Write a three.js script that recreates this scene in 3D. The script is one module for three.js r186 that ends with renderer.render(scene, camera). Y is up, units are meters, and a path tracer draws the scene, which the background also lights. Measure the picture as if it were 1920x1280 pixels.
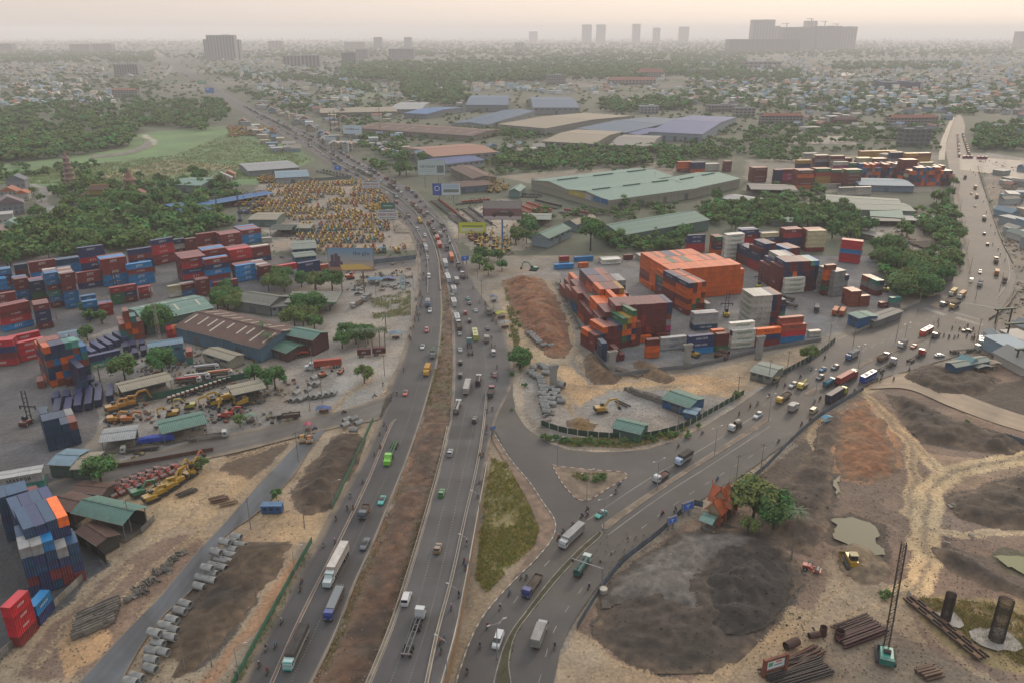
import*as THREE from 'three';
import { mergeGeometries } from 'three/addons/utils/BufferGeometryUtils.js';
import { FontLoader } from 'three/addons/loaders/FontLoader.js';

// ---------- camera, sky, sun, exposure ----------
const FOCAL=1493,CAM_H=140,PITCH=Math.atan(580/FOCAL);     // photograph measured at 1920 x 1280
const scene=new THREE.Scene();
const camera=new THREE.PerspectiveCamera(2*Math.atan(640/FOCAL)*180/Math.PI,1024/682,1,40000);
camera.position.set(0,CAM_H,0);
camera.rotation.set(-PITCH,0,0);
scene.add(camera);
const renderer=new THREE.WebGLRenderer({ antialias:true });
renderer.setSize(1024,682);
renderer.toneMapping=THREE.LinearToneMapping;
renderer.toneMappingExposure=1.13;
renderer.shadowMap.enabled=true;
const SUN_AZ=31*Math.PI/180,SUN_EL=24*Math.PI/180;      // hazy late sun ahead and to the right
const sunDir=new THREE.Vector3(Math.sin(SUN_AZ)*Math.cos(SUN_EL),Math.sin(SUN_EL),-Math.cos(SUN_AZ)*Math.cos(SUN_EL));
const sun=new THREE.DirectionalLight(new THREE.Color(1,0.8,0.58),1.5);
sun.position.copy(sunDir).multiplyScalar(900).add(new THREE.Vector3(0,0,-350));sun.target.position.set(0,0,-350);
sun.castShadow=true;sun.shadow.radius=20;sun.shadow.mapSize.set(4096,4096);
Object.assign(sun.shadow.camera,{ left:-500,right:500,top:500,bottom:-500,near:10,far:2500 });
scene.add(sun,sun.target);
{ // hazy sky: even grey dome, warmer and brighter round the veiled sun
  const W=512,Hh=256,d=new Float32Array(W*Hh*4);
  for (let r=0;r<Hh;r++) {
    const el=((r+0.5)/Hh - 0.5)*Math.PI,y=Math.sin(el);
    for (let c=0;c<W;c++) {
      const az=((c+0.5)/W - 0.5)*2*Math.PI,x=Math.cos(az)*Math.cos(el),z=Math.sin(az)*Math.cos(el);
      const cs=x*sunDir.x+y*sunDir.y+z*sunDir.z,g=Math.exp((cs - 1)*1.7),g2=Math.exp((cs - 1)*9);
      const up=Math.max(0,y),k=(r*W+c)*4,b=0.36+1.0*Math.pow(up,0.65);
      const w=Math.exp(-up*5);d[k]=b*(0.97+0.07*w)+0.56*g+0.3*g2;d[k+1]=b*(1 - 0.055*w)+0.425*g+0.19*g2;d[k+2]=b*(1.06 - 0.16*w)+0.3*g+0.07*g2;d[k+3]=1;
      if (y<0) { const f=Math.max(0.35,1+y*3);d[k] *= f;d[k+1] *= f;d[k+2] *= f;}
    }
  }
  const t=new THREE.DataTexture(d,W,Hh,THREE.RGBAFormat,THREE.FloatType);
  t.mapping=THREE.EquirectangularReflectionMapping;t.magFilter=t.minFilter=THREE.LinearFilter;t.needsUpdate=true;
  scene.background=t;scene.environment=t;
}
scene.fog=new THREE.FogExp2(new THREE.Color(0.96,0.943,0.938),0.0001);

// ---------- helpers ----------
let seed=7;
const rnd=() => { seed=(seed+0x6D2B79F5) | 0;let t=Math.imul(seed ^ (seed >>> 15),1 | seed);t=(t+Math.imul(t ^ (t >>> 7),61 | t)) ^ t;return ((t ^ (t >>> 14)) >>> 0)/4294967296;};
const R=(a,b) => a+(b - a)*rnd(),pick=(a) => a[Math.floor(rnd()*a.length)],clamp=THREE.MathUtils.clamp,sstep=THREE.MathUtils.smoothstep,PI=Math.PI;
const V=(x,y,z) => new THREE.Vector3(x,y,z);
const cP=Math.cos(PITCH),sP=Math.sin(PITCH);
function at(px,py,y=0) {                                   // the photograph's pixel met with the level y
  const dx=(px - 960)/FOCAL,dy=-(py - 640)/FOCAL,d=V(dx,dy*cP - sP,-cP - dy*sP);
  return V(0,CAM_H,0).addScaledVector(d,(y - CAM_H)/d.y);
}
const rampH=(z) => 5.6*sstep(z,-262,-138);              // the right carriageway climbs towards the flyover
function atRamp(px,py,dy=0) { let h=0,p;for (let i=0;i<6;i++) { p=at(px,py,h+dy);h=rampH(p.z);} return at(px,py,h+dy);}
const hash=(x,y) => { let n=Math.imul(x,374761393)+Math.imul(y,668265263);n=Math.imul(n ^ (n >>> 13),1274126177);return ((n ^ (n >>> 16)) >>> 0)/4294967296;};
function vn(x,y,wrap=0) {
  const ix=Math.floor(x),iy=Math.floor(y),fx=x - ix,fy=y - iy,u=fx*fx*(3 - 2*fx),v=fy*fy*(3 - 2*fy);
  const w=wrap?(k) => ((k % wrap)+wrap) % wrap :(k) => k;
  const a=hash(w(ix),w(iy)),b=hash(w(ix+1),w(iy)),c=hash(w(ix),w(iy+1)),d=hash(w(ix+1),w(iy+1));
  return a+(b - a)*u+(c - a)*v+(a - b - c+d)*u*v;
}
function fbm(x,y,o=4,wrap=0) { let s=0,a=0.5,t=0;for (let i=0;i<o;i++) { s += a*vn(x,y,wrap);t += a;x=x*2+(wrap?0 :17.3);y=y*2+(wrap?0 :9.1);wrap *= 2;a *= 0.5;} return s/t;}
function tex(n,fn,srgb=true,rep=1) {                    // tileable texture from fn(u, v) -> [r, g, b] in 0..255
  const d=new Uint8Array(n*n*4);
  for (let j=0;j<n;j++) for (let i=0;i<n;i++) { const c=fn(i/n,j/n),k=(j*n+i)*4;d[k]=clamp(c[0],0,255);d[k+1]=clamp(c[1],0,255);d[k+2]=clamp(c[2],0,255);d[k+3]=255;}
  const t=new THREE.DataTexture(d,n,n,THREE.RGBAFormat);t.wrapS=t.wrapT=THREE.RepeatWrapping;t.magFilter=THREE.LinearFilter;t.minFilter=THREE.LinearMipmapLinearFilter;t.generateMipmaps=true;
  if (srgb) t.colorSpace=THREE.SRGBColorSpace;t.repeat.set(rep,rep);t.needsUpdate=true;return t;
}
const grey=(v) => [v,v,v];
// grain for earth (8 m tile), asphalt (10 m tile), concrete, sheet-metal ribs (1 m tile across), weathering
const T={
  earth:tex(512,(u,v) => grey(222+110*(fbm(u*8,v*8,5,8) - 0.5)+34*(hash(u*512 | 0,v*512 | 0) - 0.5)),true,1/14),
  earthB:tex(256,(u,v) => grey(255*fbm(u*8,v*8,5,8)),false,1/14),
  asphalt:tex(512,(u,v) => { const g=fbm(u*6,v*6,4,6),p=fbm(u*3+5,v*3,3,3);return grey(205+50*(g - 0.5)+60*(p - 0.5)+26*(hash(u*512 | 0,v*512 | 0) - 0.5));},true,1/24),
  junction:tex(512,(u,v) => { const a=fbm(u*5,v*5,5,5),b=fbm(u*14+3,v*14,4,14),c=fbm(u*3+9,v*3+4,4,3),k=clamp((c - 0.52)*5,0,1),g=196+90*(a - 0.5)+50*(b - 0.5)+20*(hash(u*512 | 0,v*512 | 0) - 0.5);return [g+34*k,g+20*k,g+2*k];},true,1/95),
  metal:tex(256,(u,v) => { const r=0.5+0.5*Math.cos(u*PI*2*8),w=fbm(u*4,v*4,4,4);return grey(196+26*r+70*(w - 0.5));},true,1/6),
  metalB:tex(128,(u) => grey(255*(0.5+0.5*Math.cos(u*PI*2*8))),false,1/6),
  wear:tex(256,(u,v) => { const w=fbm(u*4,v*4,5,4),s=fbm(u*16,v*2,3,16),x=clamp((w - 0.55)*4,0,1);return [228 - 34*x+44*(s - 0.5),224 - 52*x+44*(s - 0.5),222 - 66*x+44*(s - 0.5)];},true,1/9),
  rust:tex(256,(u,v) => { const w=fbm(u*5,v*5,5,5),s=0.5+0.5*Math.cos(u*PI*2*8),p=hash((u*6) | 0,(v*3) | 0);return [170+60*(w - 0.5)+24*s+30*p,158+75*(w - 0.5)+24*s+30*p,152+80*(w - 0.5)+24*s+30*p];},true,1/8),
};
const lin=(c) => new THREE.Color(c);
const mats=new Map();
function M(color,rough=0.8,o={}) {                       // cached plain or grained materials
  const key=color+rough+Object.entries(o).map(([k,v]) => k+(v?.uuid ?? v)).join();
  if (!mats.has(key)) mats.set(key,new (o.transmission || o.clearcoat?THREE.MeshPhysicalMaterial :THREE.MeshStandardMaterial)({ color:lin(color).multiplyScalar(0.55),roughness:rough,side:THREE.DoubleSide,...o }));
  return mats.get(key);
}
const names=new Map();
function numbered(n) { const k=names.get(n) ?? 0;names.set(n,k+1);return k?`${n}_${String(k).padStart(3, '0')}` :n;}
function shade(o) { o.castShadow=o.receiveShadow=true;return o;}
function thing(name,label,category,p=V(0,0,0),ry=0,group) {
  const o=new THREE.Group();o.name=numbered(name);o.position.copy(p);o.rotation.y=ry;o.userData={ label,category };
  if (group) o.userData.group=group;scene.add(o);return o;
}
function part(parent,name,geo,mat) { const m=shade(new THREE.Mesh(geo,mat));m.name=name;parent.add(m);return m;}
function solo(name,label,category,geo,mat,p=V(0,0,0),ry=0,group) {
  const m=shade(new THREE.Mesh(geo,mat));m.name=numbered(name);m.position.copy(p);m.rotation.y=ry;m.userData={ label,category };if (group) m.userData.group=group;scene.add(m);return m;
}
function struct(name,geo,mat,kind='structure',label) { const m=shade(new THREE.Mesh(geo,mat));m.name=numbered(name);m.userData={ kind };if (label) m.userData.label=label;scene.add(m);return m;}
function copyOf(o,p,ry,label,group,name) {
  const c=o.clone();c.name=numbered(name ?? o.userData.base ?? o.name);c.position.copy(p);c.rotation.y=ry;c.userData={ label:label ?? o.userData.label,category:o.userData.category };if (group ?? o.userData.group) c.userData.group=group ?? o.userData.group;scene.add(c);return c;
}
// geometry makers: every one is non-indexed with position, normal, uv in metres, optional vertex colour
function fin(g,col) {
  g=g.index?g.toNonIndexed() :g;for (const k of Object.keys(g.attributes)) if (!['position','normal','uv'].includes(k)) g.deleteAttribute(k);
  if (!g.attributes.normal) g.computeVertexNormals();
  const p=g.attributes.position,n=g.attributes.normal,uv=new Float32Array(p.count*2);
  for (let i=0;i<p.count;i++) { const ax=Math.abs(n.getX(i)),ay=Math.abs(n.getY(i)),az=Math.abs(n.getZ(i));if (ay >= ax && ay >= az) { uv[2*i]=p.getX(i);uv[2*i+1]=p.getZ(i);} else if (ax >= az) { uv[2*i]=p.getZ(i);uv[2*i+1]=p.getY(i);} else { uv[2*i]=p.getX(i);uv[2*i+1]=p.getY(i);} }
  g.setAttribute('uv',new THREE.BufferAttribute(uv,2));
  if (col) tint(g,col);return g;
}
function tint(g,col) { const c=col.isColor?col :lin(col),n=g.attributes.position.count,a=new Float32Array(n*3);for (let i=0;i<n;i++) { a[3*i]=c.r;a[3*i+1]=c.g;a[3*i+2]=c.b;} g.setAttribute('color',new THREE.BufferAttribute(a,3));return g;}
const bx=(w,h,d,x=0,y=0,z=0,rx=0,ry=0,rz=0,col) => { const g=new THREE.BoxGeometry(w,h,d);if (rx) g.rotateX(rx);if (rz) g.rotateZ(rz);if (ry) g.rotateY(ry);g.translate(x,y,z);return fin(g,col);};
const cy=(r0,r1,h,x=0,y=0,z=0,ax='y',n=10,col,open=false) => { const g=new THREE.CylinderGeometry(r1,r0,h,n,1,open);if (ax === 'x') g.rotateZ(-PI/2);if (ax === 'z') g.rotateX(PI/2);g.translate(x,y,z);return fin(g,col);};
const mg=(a) => mergeGeometries(a);
function beam(a,b,w,h=w,col) { const d=b.clone().sub(a),g=new THREE.BoxGeometry(w,h,d.length());g.applyQuaternion(new THREE.Quaternion().setFromUnitVectors(V(0,0,1),d.clone().normalize()));g.translate((a.x+b.x)/2,(a.y+b.y)/2,(a.z+b.z)/2);return fin(g,col);}
function prism(pts,w,col,bev=0) {                          // side outline (x forward, y up) of width w
  const s=new THREE.Shape(pts.map(([x,y]) => new THREE.Vector2(x,y))),g=new THREE.ExtrudeGeometry(s,{ depth:w - 2*bev,bevelEnabled:bev>0,bevelSize:bev,bevelThickness:bev,bevelSegments:1 });
  g.translate(0,0,-w/2+bev);return fin(g,col);
}
function polyGeo(pts,y=0) {                                  // flat sheet from world points
  const s=new THREE.Shape(pts.map((p) => new THREE.Vector2(p.x,-p.z))),g=new THREE.ShapeGeometry(s);g.rotateX(-PI/2);g.translate(0,y,0);return fin(g);
}
const px2w=(arr,y=0) => arr.map(([a,b]) => at(a,b,y));
const rough=(pts,amp,step=2.5) => {                        // breaks the straight edges of an outline
  const out=[];pts.forEach((p,i) => { const q=pts[(i+1) % pts.length],n=Math.max(1,Math.round(p.distanceTo(q)/step));for (let k=0;k<n;k++) { const w=p.clone().lerp(q,k/n);w.x += amp*(fbm(w.x*0.35,w.z*0.35,3) - 0.5)*2;w.z += amp*(fbm(w.x*0.35+40,w.z*0.35,3) - 0.5)*2;out.push(w);} });return out;
};
const inside=(pts,x,z) => { let c=false;for (let i=0,j=pts.length - 1;i<pts.length;j=i++) { const a=pts[i],b=pts[j];if ((a.z>z) !== (b.z>z) && x<(b.x - a.x)*(z - a.z)/(b.z - a.z)+a.x) c=!c;} return c;};
const yawOf=(a,b) => Math.atan2(-(b.z - a.z),b.x - a.x);    // turn that lays a thing's +x along a -> b

// ---------- ground: painted from the matter that lies there ----------
const TONE=0.98;
function paintMap(x0,x1,z0,z1,W,H,base,polys,warp,grain) {
  const cv=document.createElement('canvas');cv.width=W;cv.height=H;const c=cv.getContext('2d');
  c.fillStyle=base;c.fillRect(0,0,W,H);
  const X=(p) => (p.x - x0)/(x1 - x0)*W,Y=(p) => (p.z - z0)/(z1 - z0)*H;
  for (const [col,pts,line] of polys) {
    const w=px2w(pts);c.fillStyle=c.strokeStyle=col;c.lineJoin=c.lineCap='round';c.beginPath();w.forEach((p,i) => (i?c.lineTo(X(p),Y(p)) :c.moveTo(X(p),Y(p))));
    if (line) { c.lineWidth=line/(x1 - x0)*W;c.stroke();} else { c.closePath();c.fill();}
  }
  const src=c.getImageData(0,0,W,H).data,d=new Uint8Array(W*H*4),sx=(x1 - x0)/W;
  for (let j=0;j<H;j++) for (let i=0;i<W;i++) {
    const x=x0+i*sx,z=z0+(z1 - z0)*j/H,f=warp/sx;
    const wx=fbm(x/grain,z/grain,3) - 0.5,wz=fbm(x/grain+31,z/grain+57,3) - 0.5;
    const u=clamp(Math.round(i+wx*f*2+(hash(i,j) - 0.5)*f*0.9*hash(j,i)),0,W - 1),v=clamp(Math.round(j+wz*f*2+(hash(i+9,j) - 0.5)*f*0.9*hash(j+5,i)),0,H - 1),s=(v*W+u)*4,k=(j*W+i)*4;
    const g0=(src[s]+src[s+1]+src[s+2])/3*0.2,n=(1+0.42*(fbm(x/(grain*0.9)+7,z/(grain*0.9),5) - 0.5)+0.3*(vn(x*0.9/sx,z*0.9/sx) - 0.5))*TONE,h=1+0.12*(fbm(x/23,z/23+90,3) - 0.5);
    d[k]=clamp((src[s]*0.8+g0)*n*h,0,255);d[k+1]=clamp((src[s+1]*0.8+g0)*n,0,255);d[k+2]=clamp((src[s+2]*0.8+g0)*n/h,0,255);d[k+3]=255;
  }
  const t=new THREE.DataTexture(d,W,H,THREE.RGBAFormat);t.colorSpace=THREE.SRGBColorSpace;t.magFilter=THREE.LinearFilter;t.minFilter=THREE.LinearMipmapLinearFilter;t.generateMipmaps=true;t.needsUpdate=true;return t;
}
const TAN='#998467',TAN2='#a48b66',DIRT='#7c6350',DARK='#4e4338',RED='#96643f',YARD='#6d6c6c',GRAVEL='#87827a',GRASSY='#6d6a3e',MUD='#453f39',SOIL='#6d4a32',CONC='#88837b';
const medianL=[[575,1300],[630,1188],[668,1090],[701,1017],[725,958],[751,893],[764,860],[790,785],[812,710],[820,680],[826,635],[829,585],[827,540],[822,500],[813,460],[806,440]];
const medianR=[[806,440],[810,450],[819,460],[829,500],[839,540],[846,585],[848,635],[848,710],[843,785],[827,860],[791,991],[755,1109],[728,1188],[682,1300]];
const gore=[[919,800],[958,862],[994,905],[1017,940],[1041,978],[1036,1008],[1000,1053],[970,1082],[914,1144],[888,1187],[855,1280],[845,1320],[830,1320],[843,1254],[865,1172],[881,1090],[888,1047],[898,980],[908,900],[914,840]];
const yardR=[[1040,490],[1240,480],[1300,430],[1560,420],[1660,500],[1690,560],[1570,622],[1300,690],[1145,700],[1070,560]];
const nearPolys=[
  ['#5c5b5d',[[-260,520],[100,480],[450,440],[620,470],[780,470],[780,497],[640,515],[540,545],[330,560],[240,605],[130,640],[170,700],[190,800],[110,900],[0,905],[-300,905]]],
  ['#3f4348',[[-100,880],[80,880],[140,960],[215,1060],[180,1090],[0,1250],[-200,1320]]],
  [GRAVEL,[[130,640],[250,600],[330,560],[700,640],[720,700],[560,800],[230,870],[190,790],[170,700]]],
  [GRAVEL,[[520,560],[630,520],[785,500],[782,590],[770,640],[720,640],[560,610]]],
  ['#8f8a80',[[560,600],[680,560],[770,640],[735,740],[690,790],[600,760],[640,690]]],
  [TAN,[[90,930],[200,880],[340,870],[560,812],[700,785],[640,900],[560,1010],[460,1280],[430,1320],[-80,1320],[0,1240],[200,1060]]],
  [DIRT,[[300,1010],[370,1000],[370,1040],[230,1180],[150,1270],[20,1270],[90,1180],[215,1065]]],
  ['#5e4c38',[[440,830],[560,815],[490,880],[420,940],[370,960],[400,900]]],
  [TAN2,[[290,870],[420,880],[470,905],[380,985],[280,1000],[230,970]]],
  ['#b0895c',[[100,1200],[180,1130],[200,1200],[120,1280]]],
  [DARK,[[535,920],[590,860],[640,810],[690,815],[625,955],[560,965]]],
  [TAN2,[[470,960],[560,960],[630,955],[590,1010],[520,1010]]],
  [DARK,[[540,1010],[420,1020],[300,1180],[350,1260],[400,1230],[480,1120]]],
  ['#a87a54',[[540,1050],[470,1150],[400,1240],[330,1300],[360,1320],[420,1250],[500,1150],[560,1060]]],
  [SOIL,[...medianL,...medianR]],
  [GRASSY,[[820,660],[830,560],[842,560],[846,640],[840,700]]],
  ['#8d7a60',gore],['#8d8350',[[922,860],[955,870],[1000,970],[1010,1000],[960,1060],[915,1100],[895,1080],[905,960]]],
  [GRAVEL,[[940,520],[1060,495],[1075,560],[1150,705],[1400,690],[1560,650],[1420,740],[1310,800],[1200,830],[1040,815],[985,770],[965,640]]],
  [TAN,[[925,545],[1000,515],[1040,530],[1090,640],[1130,690],[1300,700],[1520,645],[1500,690],[1380,745],[1320,740],[1140,735],[1060,760],[1000,700],[970,640]]],
  [TAN2,[[945,560],[955,640],[985,690],[1040,660],[1030,650],[985,620]]],
  ['#b08f63',[[1035,680],[1080,690],[1120,720],[1320,700],[1400,720],[1320,740],[1120,735],[1090,760],[1060,730]]],
  ['#7b7468',[[1050,520],[1065,560],[1090,640],[1110,690],[1135,720],[1100,720],[1070,680],[1080,640],[1060,580],[1035,525]]],
  [YARD,yardR],
  [GRAVEL,[[1140,730],[1240,720],[1330,790],[1220,815],[1100,800]]],
  // south-east building site
  [DIRT,[[1080,1180],[1130,1100],[1240,1010],[1410,900],[1540,785],[1650,715],[1700,700],[1930,640],[2200,640],[2200,1330],[1050,1330]]],
  ['#54473b',[[1400,910],[1540,800],[1570,780],[1570,900],[1560,1010],[1500,1040],[1430,1000]]],
  ['#a07048',[[1575,770],[1640,740],[1680,800],[1690,870],[1640,905],[1570,900],[1560,830]]],
  ['#4d4238',[[1660,735],[1740,760],[1830,800],[1935,825],[1935,850],[1850,840],[1790,840],[1720,830],[1700,790]]],
  ['#5a4c3f',[[1690,700],[1770,690],[1870,710],[1850,740],[1740,735]]],
  ['#524639',[[1800,740],[1930,700],[1930,790],[1850,780]]],
  ['#98795c',[[1740,850],[1920,860],[1935,900],[1830,935],[1760,930]]],
  ['#54483c',[[1770,930],[1870,900],[1935,880],[1935,1000],[1850,990],[1790,960]]],
  ['#5a4d40',[[1760,1020],[1930,1060],[1935,1130],[1860,1090],[1740,1050]]],
  [MUD,[[1110,1190],[1130,1110],[1250,1010],[1340,980],[1440,1000],[1510,1070],[1500,1130],[1430,1200],[1350,1270],[1200,1270]]],
  [TAN,[[1080,1180],[1110,1200],[1150,1240],[1300,1290],[1380,1270],[1470,1190],[1540,1120],[1560,1040],[1640,1080],[1690,1100],[1740,1220],[1900,1290],[1900,1330],[1030,1330],[1050,1230]]],
  ['#7c6a55',[[1500,1220],[1660,1170],[1720,1200],[1900,1300],[1450,1310]]],
  ['#8e7a4c',[[1740,1110],[1935,1130],[1935,1260],[1800,1230],[1720,1150]]],
  ['#bd9d6e',[[1625,740],[1660,770],[1720,840],[1760,880]],5],['#bd9d6e',[[1650,760],[1700,820],[1715,900],[1700,960]],4],['#a98a66',[[1640,750],[1660,810],[1650,850]],3],
  ['#c4a675',[[1935,852],[1870,865],[1790,880],[1745,920],[1730,990],[1735,1050],[1720,1090],[1690,1110]],8.5],
  ['#b89a70',[[1740,990],[1830,1000],[1935,995]],4],['#b89a70',[[1700,1110],[1800,1130],[1935,1190]],3],[TAN2,[[1500,1150],[1430,1210],[1330,1290]],5],[TAN2,[[1545,750],[1520,820],[1540,860]],4],
  [TAN2,[[1690,700],[1760,740],[1850,780],[1935,805]],8],
];
nearPolys.push(['#4f4234',[[1550,965],[1600,960],[1655,975],[1668,1000],[1655,1008],[1675,1030],[1675,1050],[1630,1052],[1595,1028],[1552,1018]]],['#4f4234',[[1563,885],[1585,885],[1580,925],[1572,948],[1555,930],[1556,900]]],['#54503a',[[1850,1035],[1895,1028],[1940,1040],[1940,1092],[1885,1075]]],[TAN2,[[1610,735],[1700,700],[1740,680],[1690,680]],6],['#9b8b72',[[470,1300],[530,1180],[600,1040],[640,940],[700,790]],7],['#998a74',[[1300,950],[1400,892],[1480,832]],5],['#9a8c76',[[970,690],[972,780],[1000,818],[1060,848],[1160,852],[1260,830],[1380,770],[1480,700],[1600,632]],5]);
{
  for (const ln of [[[1935,852],[1870,865],[1790,880],[1745,920],[1730,990],[1735,1050],[1720,1090],[1690,1110]],[[1625,740],[1660,770],[1720,840],[1760,880]],[[1650,760],[1700,820],[1715,900],[1700,960]],[[1740,990],[1830,1000],[1935,995]],[[1700,1110],[1800,1130],[1935,1190]],[[1690,1110],[1640,1130],[1560,1170],[1450,1230],[1330,1290]],[[1600,1060],[1560,1110],[1480,1190]],[[1590,760],[1600,810],[1585,870]],[[1610,755],[1625,820],[1620,880]],[[1545,750],[1520,820],[1540,860]],[[1690,1110],[1740,1180],[1820,1250],[1900,1290]],[[1090,1190],[1160,1250],[1290,1290]],[[945,560],[960,640],[1000,690],[1060,720],[1150,730],[1320,720],[1480,690]],[[1020,530],[1060,600],[1085,680],[1110,715]],[[1060,730],[1075,770],[1120,800]],[[380,990],[300,1050],[150,1200]],[[420,900],[360,960],[290,1010]],[[560,980],[500,990],[450,1010]],[[240,1060],[140,1160],[60,1250]],[[560,815],[430,860],[330,880]],[[1700,700],[1780,745],[1935,805]],[[700,700],[640,745],[600,790]],[[730,720],[690,760],[650,790]]])
    for (const [o,c] of [[-5,'#8a745a'],[-3,'#bfa276'],[-1,'#7d6850'],[2,'#b59a70'],[4,'#856f56'],[6,'#a98f68']]) nearPolys.push([c,ln.map(([x,y],i) => [x+o*(0.7+0.5*hash(i,o+9)),y+o*0.3]),0.55]);
  const x0=-360,x1=360,z0=-520,z1=-95;
  const t=paintMap(x0,x1,z0,z1,2048,1208,'#7f7565',nearPolys,2.4,9);
  const nx=360,nz=212,pos=[],uv=[],idx=[];
  for (let j=0;j <= nz;j++) for (let i=0;i <= nx;i++) {
    const x=x0+(x1 - x0)*i/nx,z=z0+(z1 - z0)*j/nz;
    pos.push(x,0.55*(fbm(x/17,z/17,4) - 0.5) - 0.34,z);uv.push(i/nx,j/nz);
    if (i<nx && j<nz) { const a=j*(nx+1)+i;idx.push(a,a+nx+1,a+1,a+1,a+nx+1,a+nx+2);}
  }
  const g=new THREE.BufferGeometry();g.setAttribute('position',new THREE.Float32BufferAttribute(pos,3));g.setAttribute('uv',new THREE.Float32BufferAttribute(uv,2));g.setIndex(idx);g.computeVertexNormals();
  const bump=T.earthB.clone();bump.repeat.set(60,36);bump.needsUpdate=true;
  struct('ground',g,new THREE.MeshStandardMaterial({ map:t,color:new THREE.Color(0.6,0.6,0.6),roughness:0.95,bumpMap:bump,bumpScale:0.35,side:THREE.DoubleSide }));
}
{
  const x0=-1500,x1=1500,z0=-2100,z1=-520,G1='#5e6b4a',G2='#4d5a3c';
  const polys=[
    ['#5c8244',[[-400,330],[0,300],[250,250],[420,235],[590,300],[480,345],[250,350],[0,345],[-400,360]]],
    ['#847c58',[[150,335],[300,300],[450,290],[560,305],[300,330]]],['#567a3e',[[330,300],[430,250],[560,270],[590,300],[450,310]]],
    ['#a49c8c',[[165,295],[240,287],[290,270],[270,252]],8],['#8f8b80',[[68,345],[85,360],[75,430]],8],
    [G2,[[-400,250],[0,200],[250,195],[420,190],[430,225],[260,250],[230,280],[0,310],[-400,320]]],
    ['#8d8273',[[480,345],[690,335],[775,400],[790,470],[500,470]]],['#8f8778',[[830,400],[960,370],[1000,440],[980,470],[880,470],[850,430]]],
    ['#7f7867',[[930,330],[1270,300],[1260,330],[1000,345]]],['#7d7766',[[1400,300],[1760,285],[1770,360],[1400,360]]],['#8a8072',[[1560,400],[1780,400],[1800,500],[1700,490]]],['#8a7c6c',[[1830,300],[2100,300],[2100,560],[1920,520],[1870,400]]],['#928a7c',[[1780,290],[1850,285],[2100,320],[1850,330]]],
    ['#8b7c6b',[[100,140],[220,138],[210,160],[110,160]]],[G1,[[620,130],[1400,100],[1400,140],[640,190]]],['#a09585',[[1460,255],[1600,255],[1600,270],[1470,270]]],
  ];
  const t=paintMap(x0,x1,z0,z1,2048,1078,'#4f5640',polys,9,42);
  const g=new THREE.PlaneGeometry(x1 - x0,z1 - z0,60,30);g.rotateX(-PI/2);g.translate(0,-0.36,(z0+z1)/2);
  { const u=g.attributes.uv,p=g.attributes.position;for (let i=0;i<p.count;i++) u.setXY(i,(p.getX(i) - x0)/(x1 - x0),(p.getZ(i) - z0)/(z1 - z0));}
  struct('ground',g,new THREE.MeshStandardMaterial({ map:t,color:new THREE.Color(0.6,0.6,0.6),roughness:0.95,side:THREE.DoubleSide }));
  const far=tex(512,(u,v) => { const a=fbm(u*9,v*9,5,9),b=fbm(u*30+3,v*30,3,30),m=sstep(a,0.45,0.58);return [62+36*m+50*(b - 0.5),74+22*m+50*(b - 0.5),52+34*m+50*(b - 0.5)];});
  const fg=new THREE.PlaneGeometry(24000,16000);fg.rotateX(-PI/2);fg.translate(0,-1.2,-7000);{ const u=fg.attributes.uv;for (let i=0;i<4;i++) u.setXY(i,u.getX(i)*12,u.getY(i)*8);}
  struct('ground',fg,new THREE.MeshStandardMaterial({ map:far,color:new THREE.Color(0.6,0.6,0.6),roughness:1,side:THREE.DoubleSide }));
}

// ---------- roads ----------
function curvePts(px,f) { return new THREE.CatmullRomCurve3(px.map(([a,b]) => f(a,b)),false,'centripetal');}
function ribbon(name,L,Rr,{ f=(a,b) => at(a,b,0.03),col='#5a5a5c',dustL=0.1,dustR=0.1,cross=14,dust='#a08d73',streak=0.16,step=2.5 }={}) {
  const a=curvePts(L,f),b=curvePts(Rr,f),len=a.getLength(),n=Math.min(1400,Math.ceil(len/step));
  const k=L.length - 1,pos=[],uv=[],cl=[],idx=[],c0=lin(col),c1=lin(dust),c=new THREE.Color();
  let s=0,prev;const mid=[];
  for (let i=0;i <= n;i++) {
    const t=i/n,p=a.getPoint(t),q=b.getPoint(t),m=p.clone().lerp(q,0.5);if (prev) s += m.distanceTo(prev);prev=m;mid.push(s);const w=p.distanceTo(q);
    for (let j=0;j <= cross;j++) {
      const u=j/cross,v=p.clone().lerp(q,u);pos.push(v.x,v.y,v.z);uv.push(u*w,s);
      const nz=fbm(v.x/5,v.z/5,4),e=Math.max(dustL?sstep(1 - u/dustL,0,1) :0,dustR?sstep(1 - (1 - u)/dustR,0,1) :0),st=fbm(u*w/1.3,s/60,3) - 0.5;
      c.copy(c0).multiplyScalar(1+streak*4*st+0.5*(fbm(v.x/26,v.z/26,3) - 0.5)).lerp(c1,clamp(e*1.5 - 0.55+(nz - 0.5)*1.7*e+0.0,0,0.9));cl.push(c.r,c.g,c.b);
      if (i<n && j<cross) { const o=i*(cross+1)+j;idx.push(o,o+1,o+cross+1,o+1,o+cross+2,o+cross+1);}
    }
  }
  const g=new THREE.BufferGeometry();g.setAttribute('position',new THREE.Float32BufferAttribute(pos,3));g.setAttribute('uv',new THREE.Float32BufferAttribute(uv,2));g.setAttribute('color',new THREE.Float32BufferAttribute(cl,3));g.setIndex(idx);g.computeVertexNormals();
  const o=struct(name,g,M('#ffffff',0.7,{ map:T.asphalt,vertexColors:true }));
  return { o,a,b,len,at:(t,u,y=0) => { const v=a.getPoint(clamp(t,0,1)).lerp(b.getPoint(clamp(t,0,1)),u);v.y += y;return v;} };
}
const WHITE_LINE=M('#b9b6ae',0.7,{ map:T.asphalt });
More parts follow.
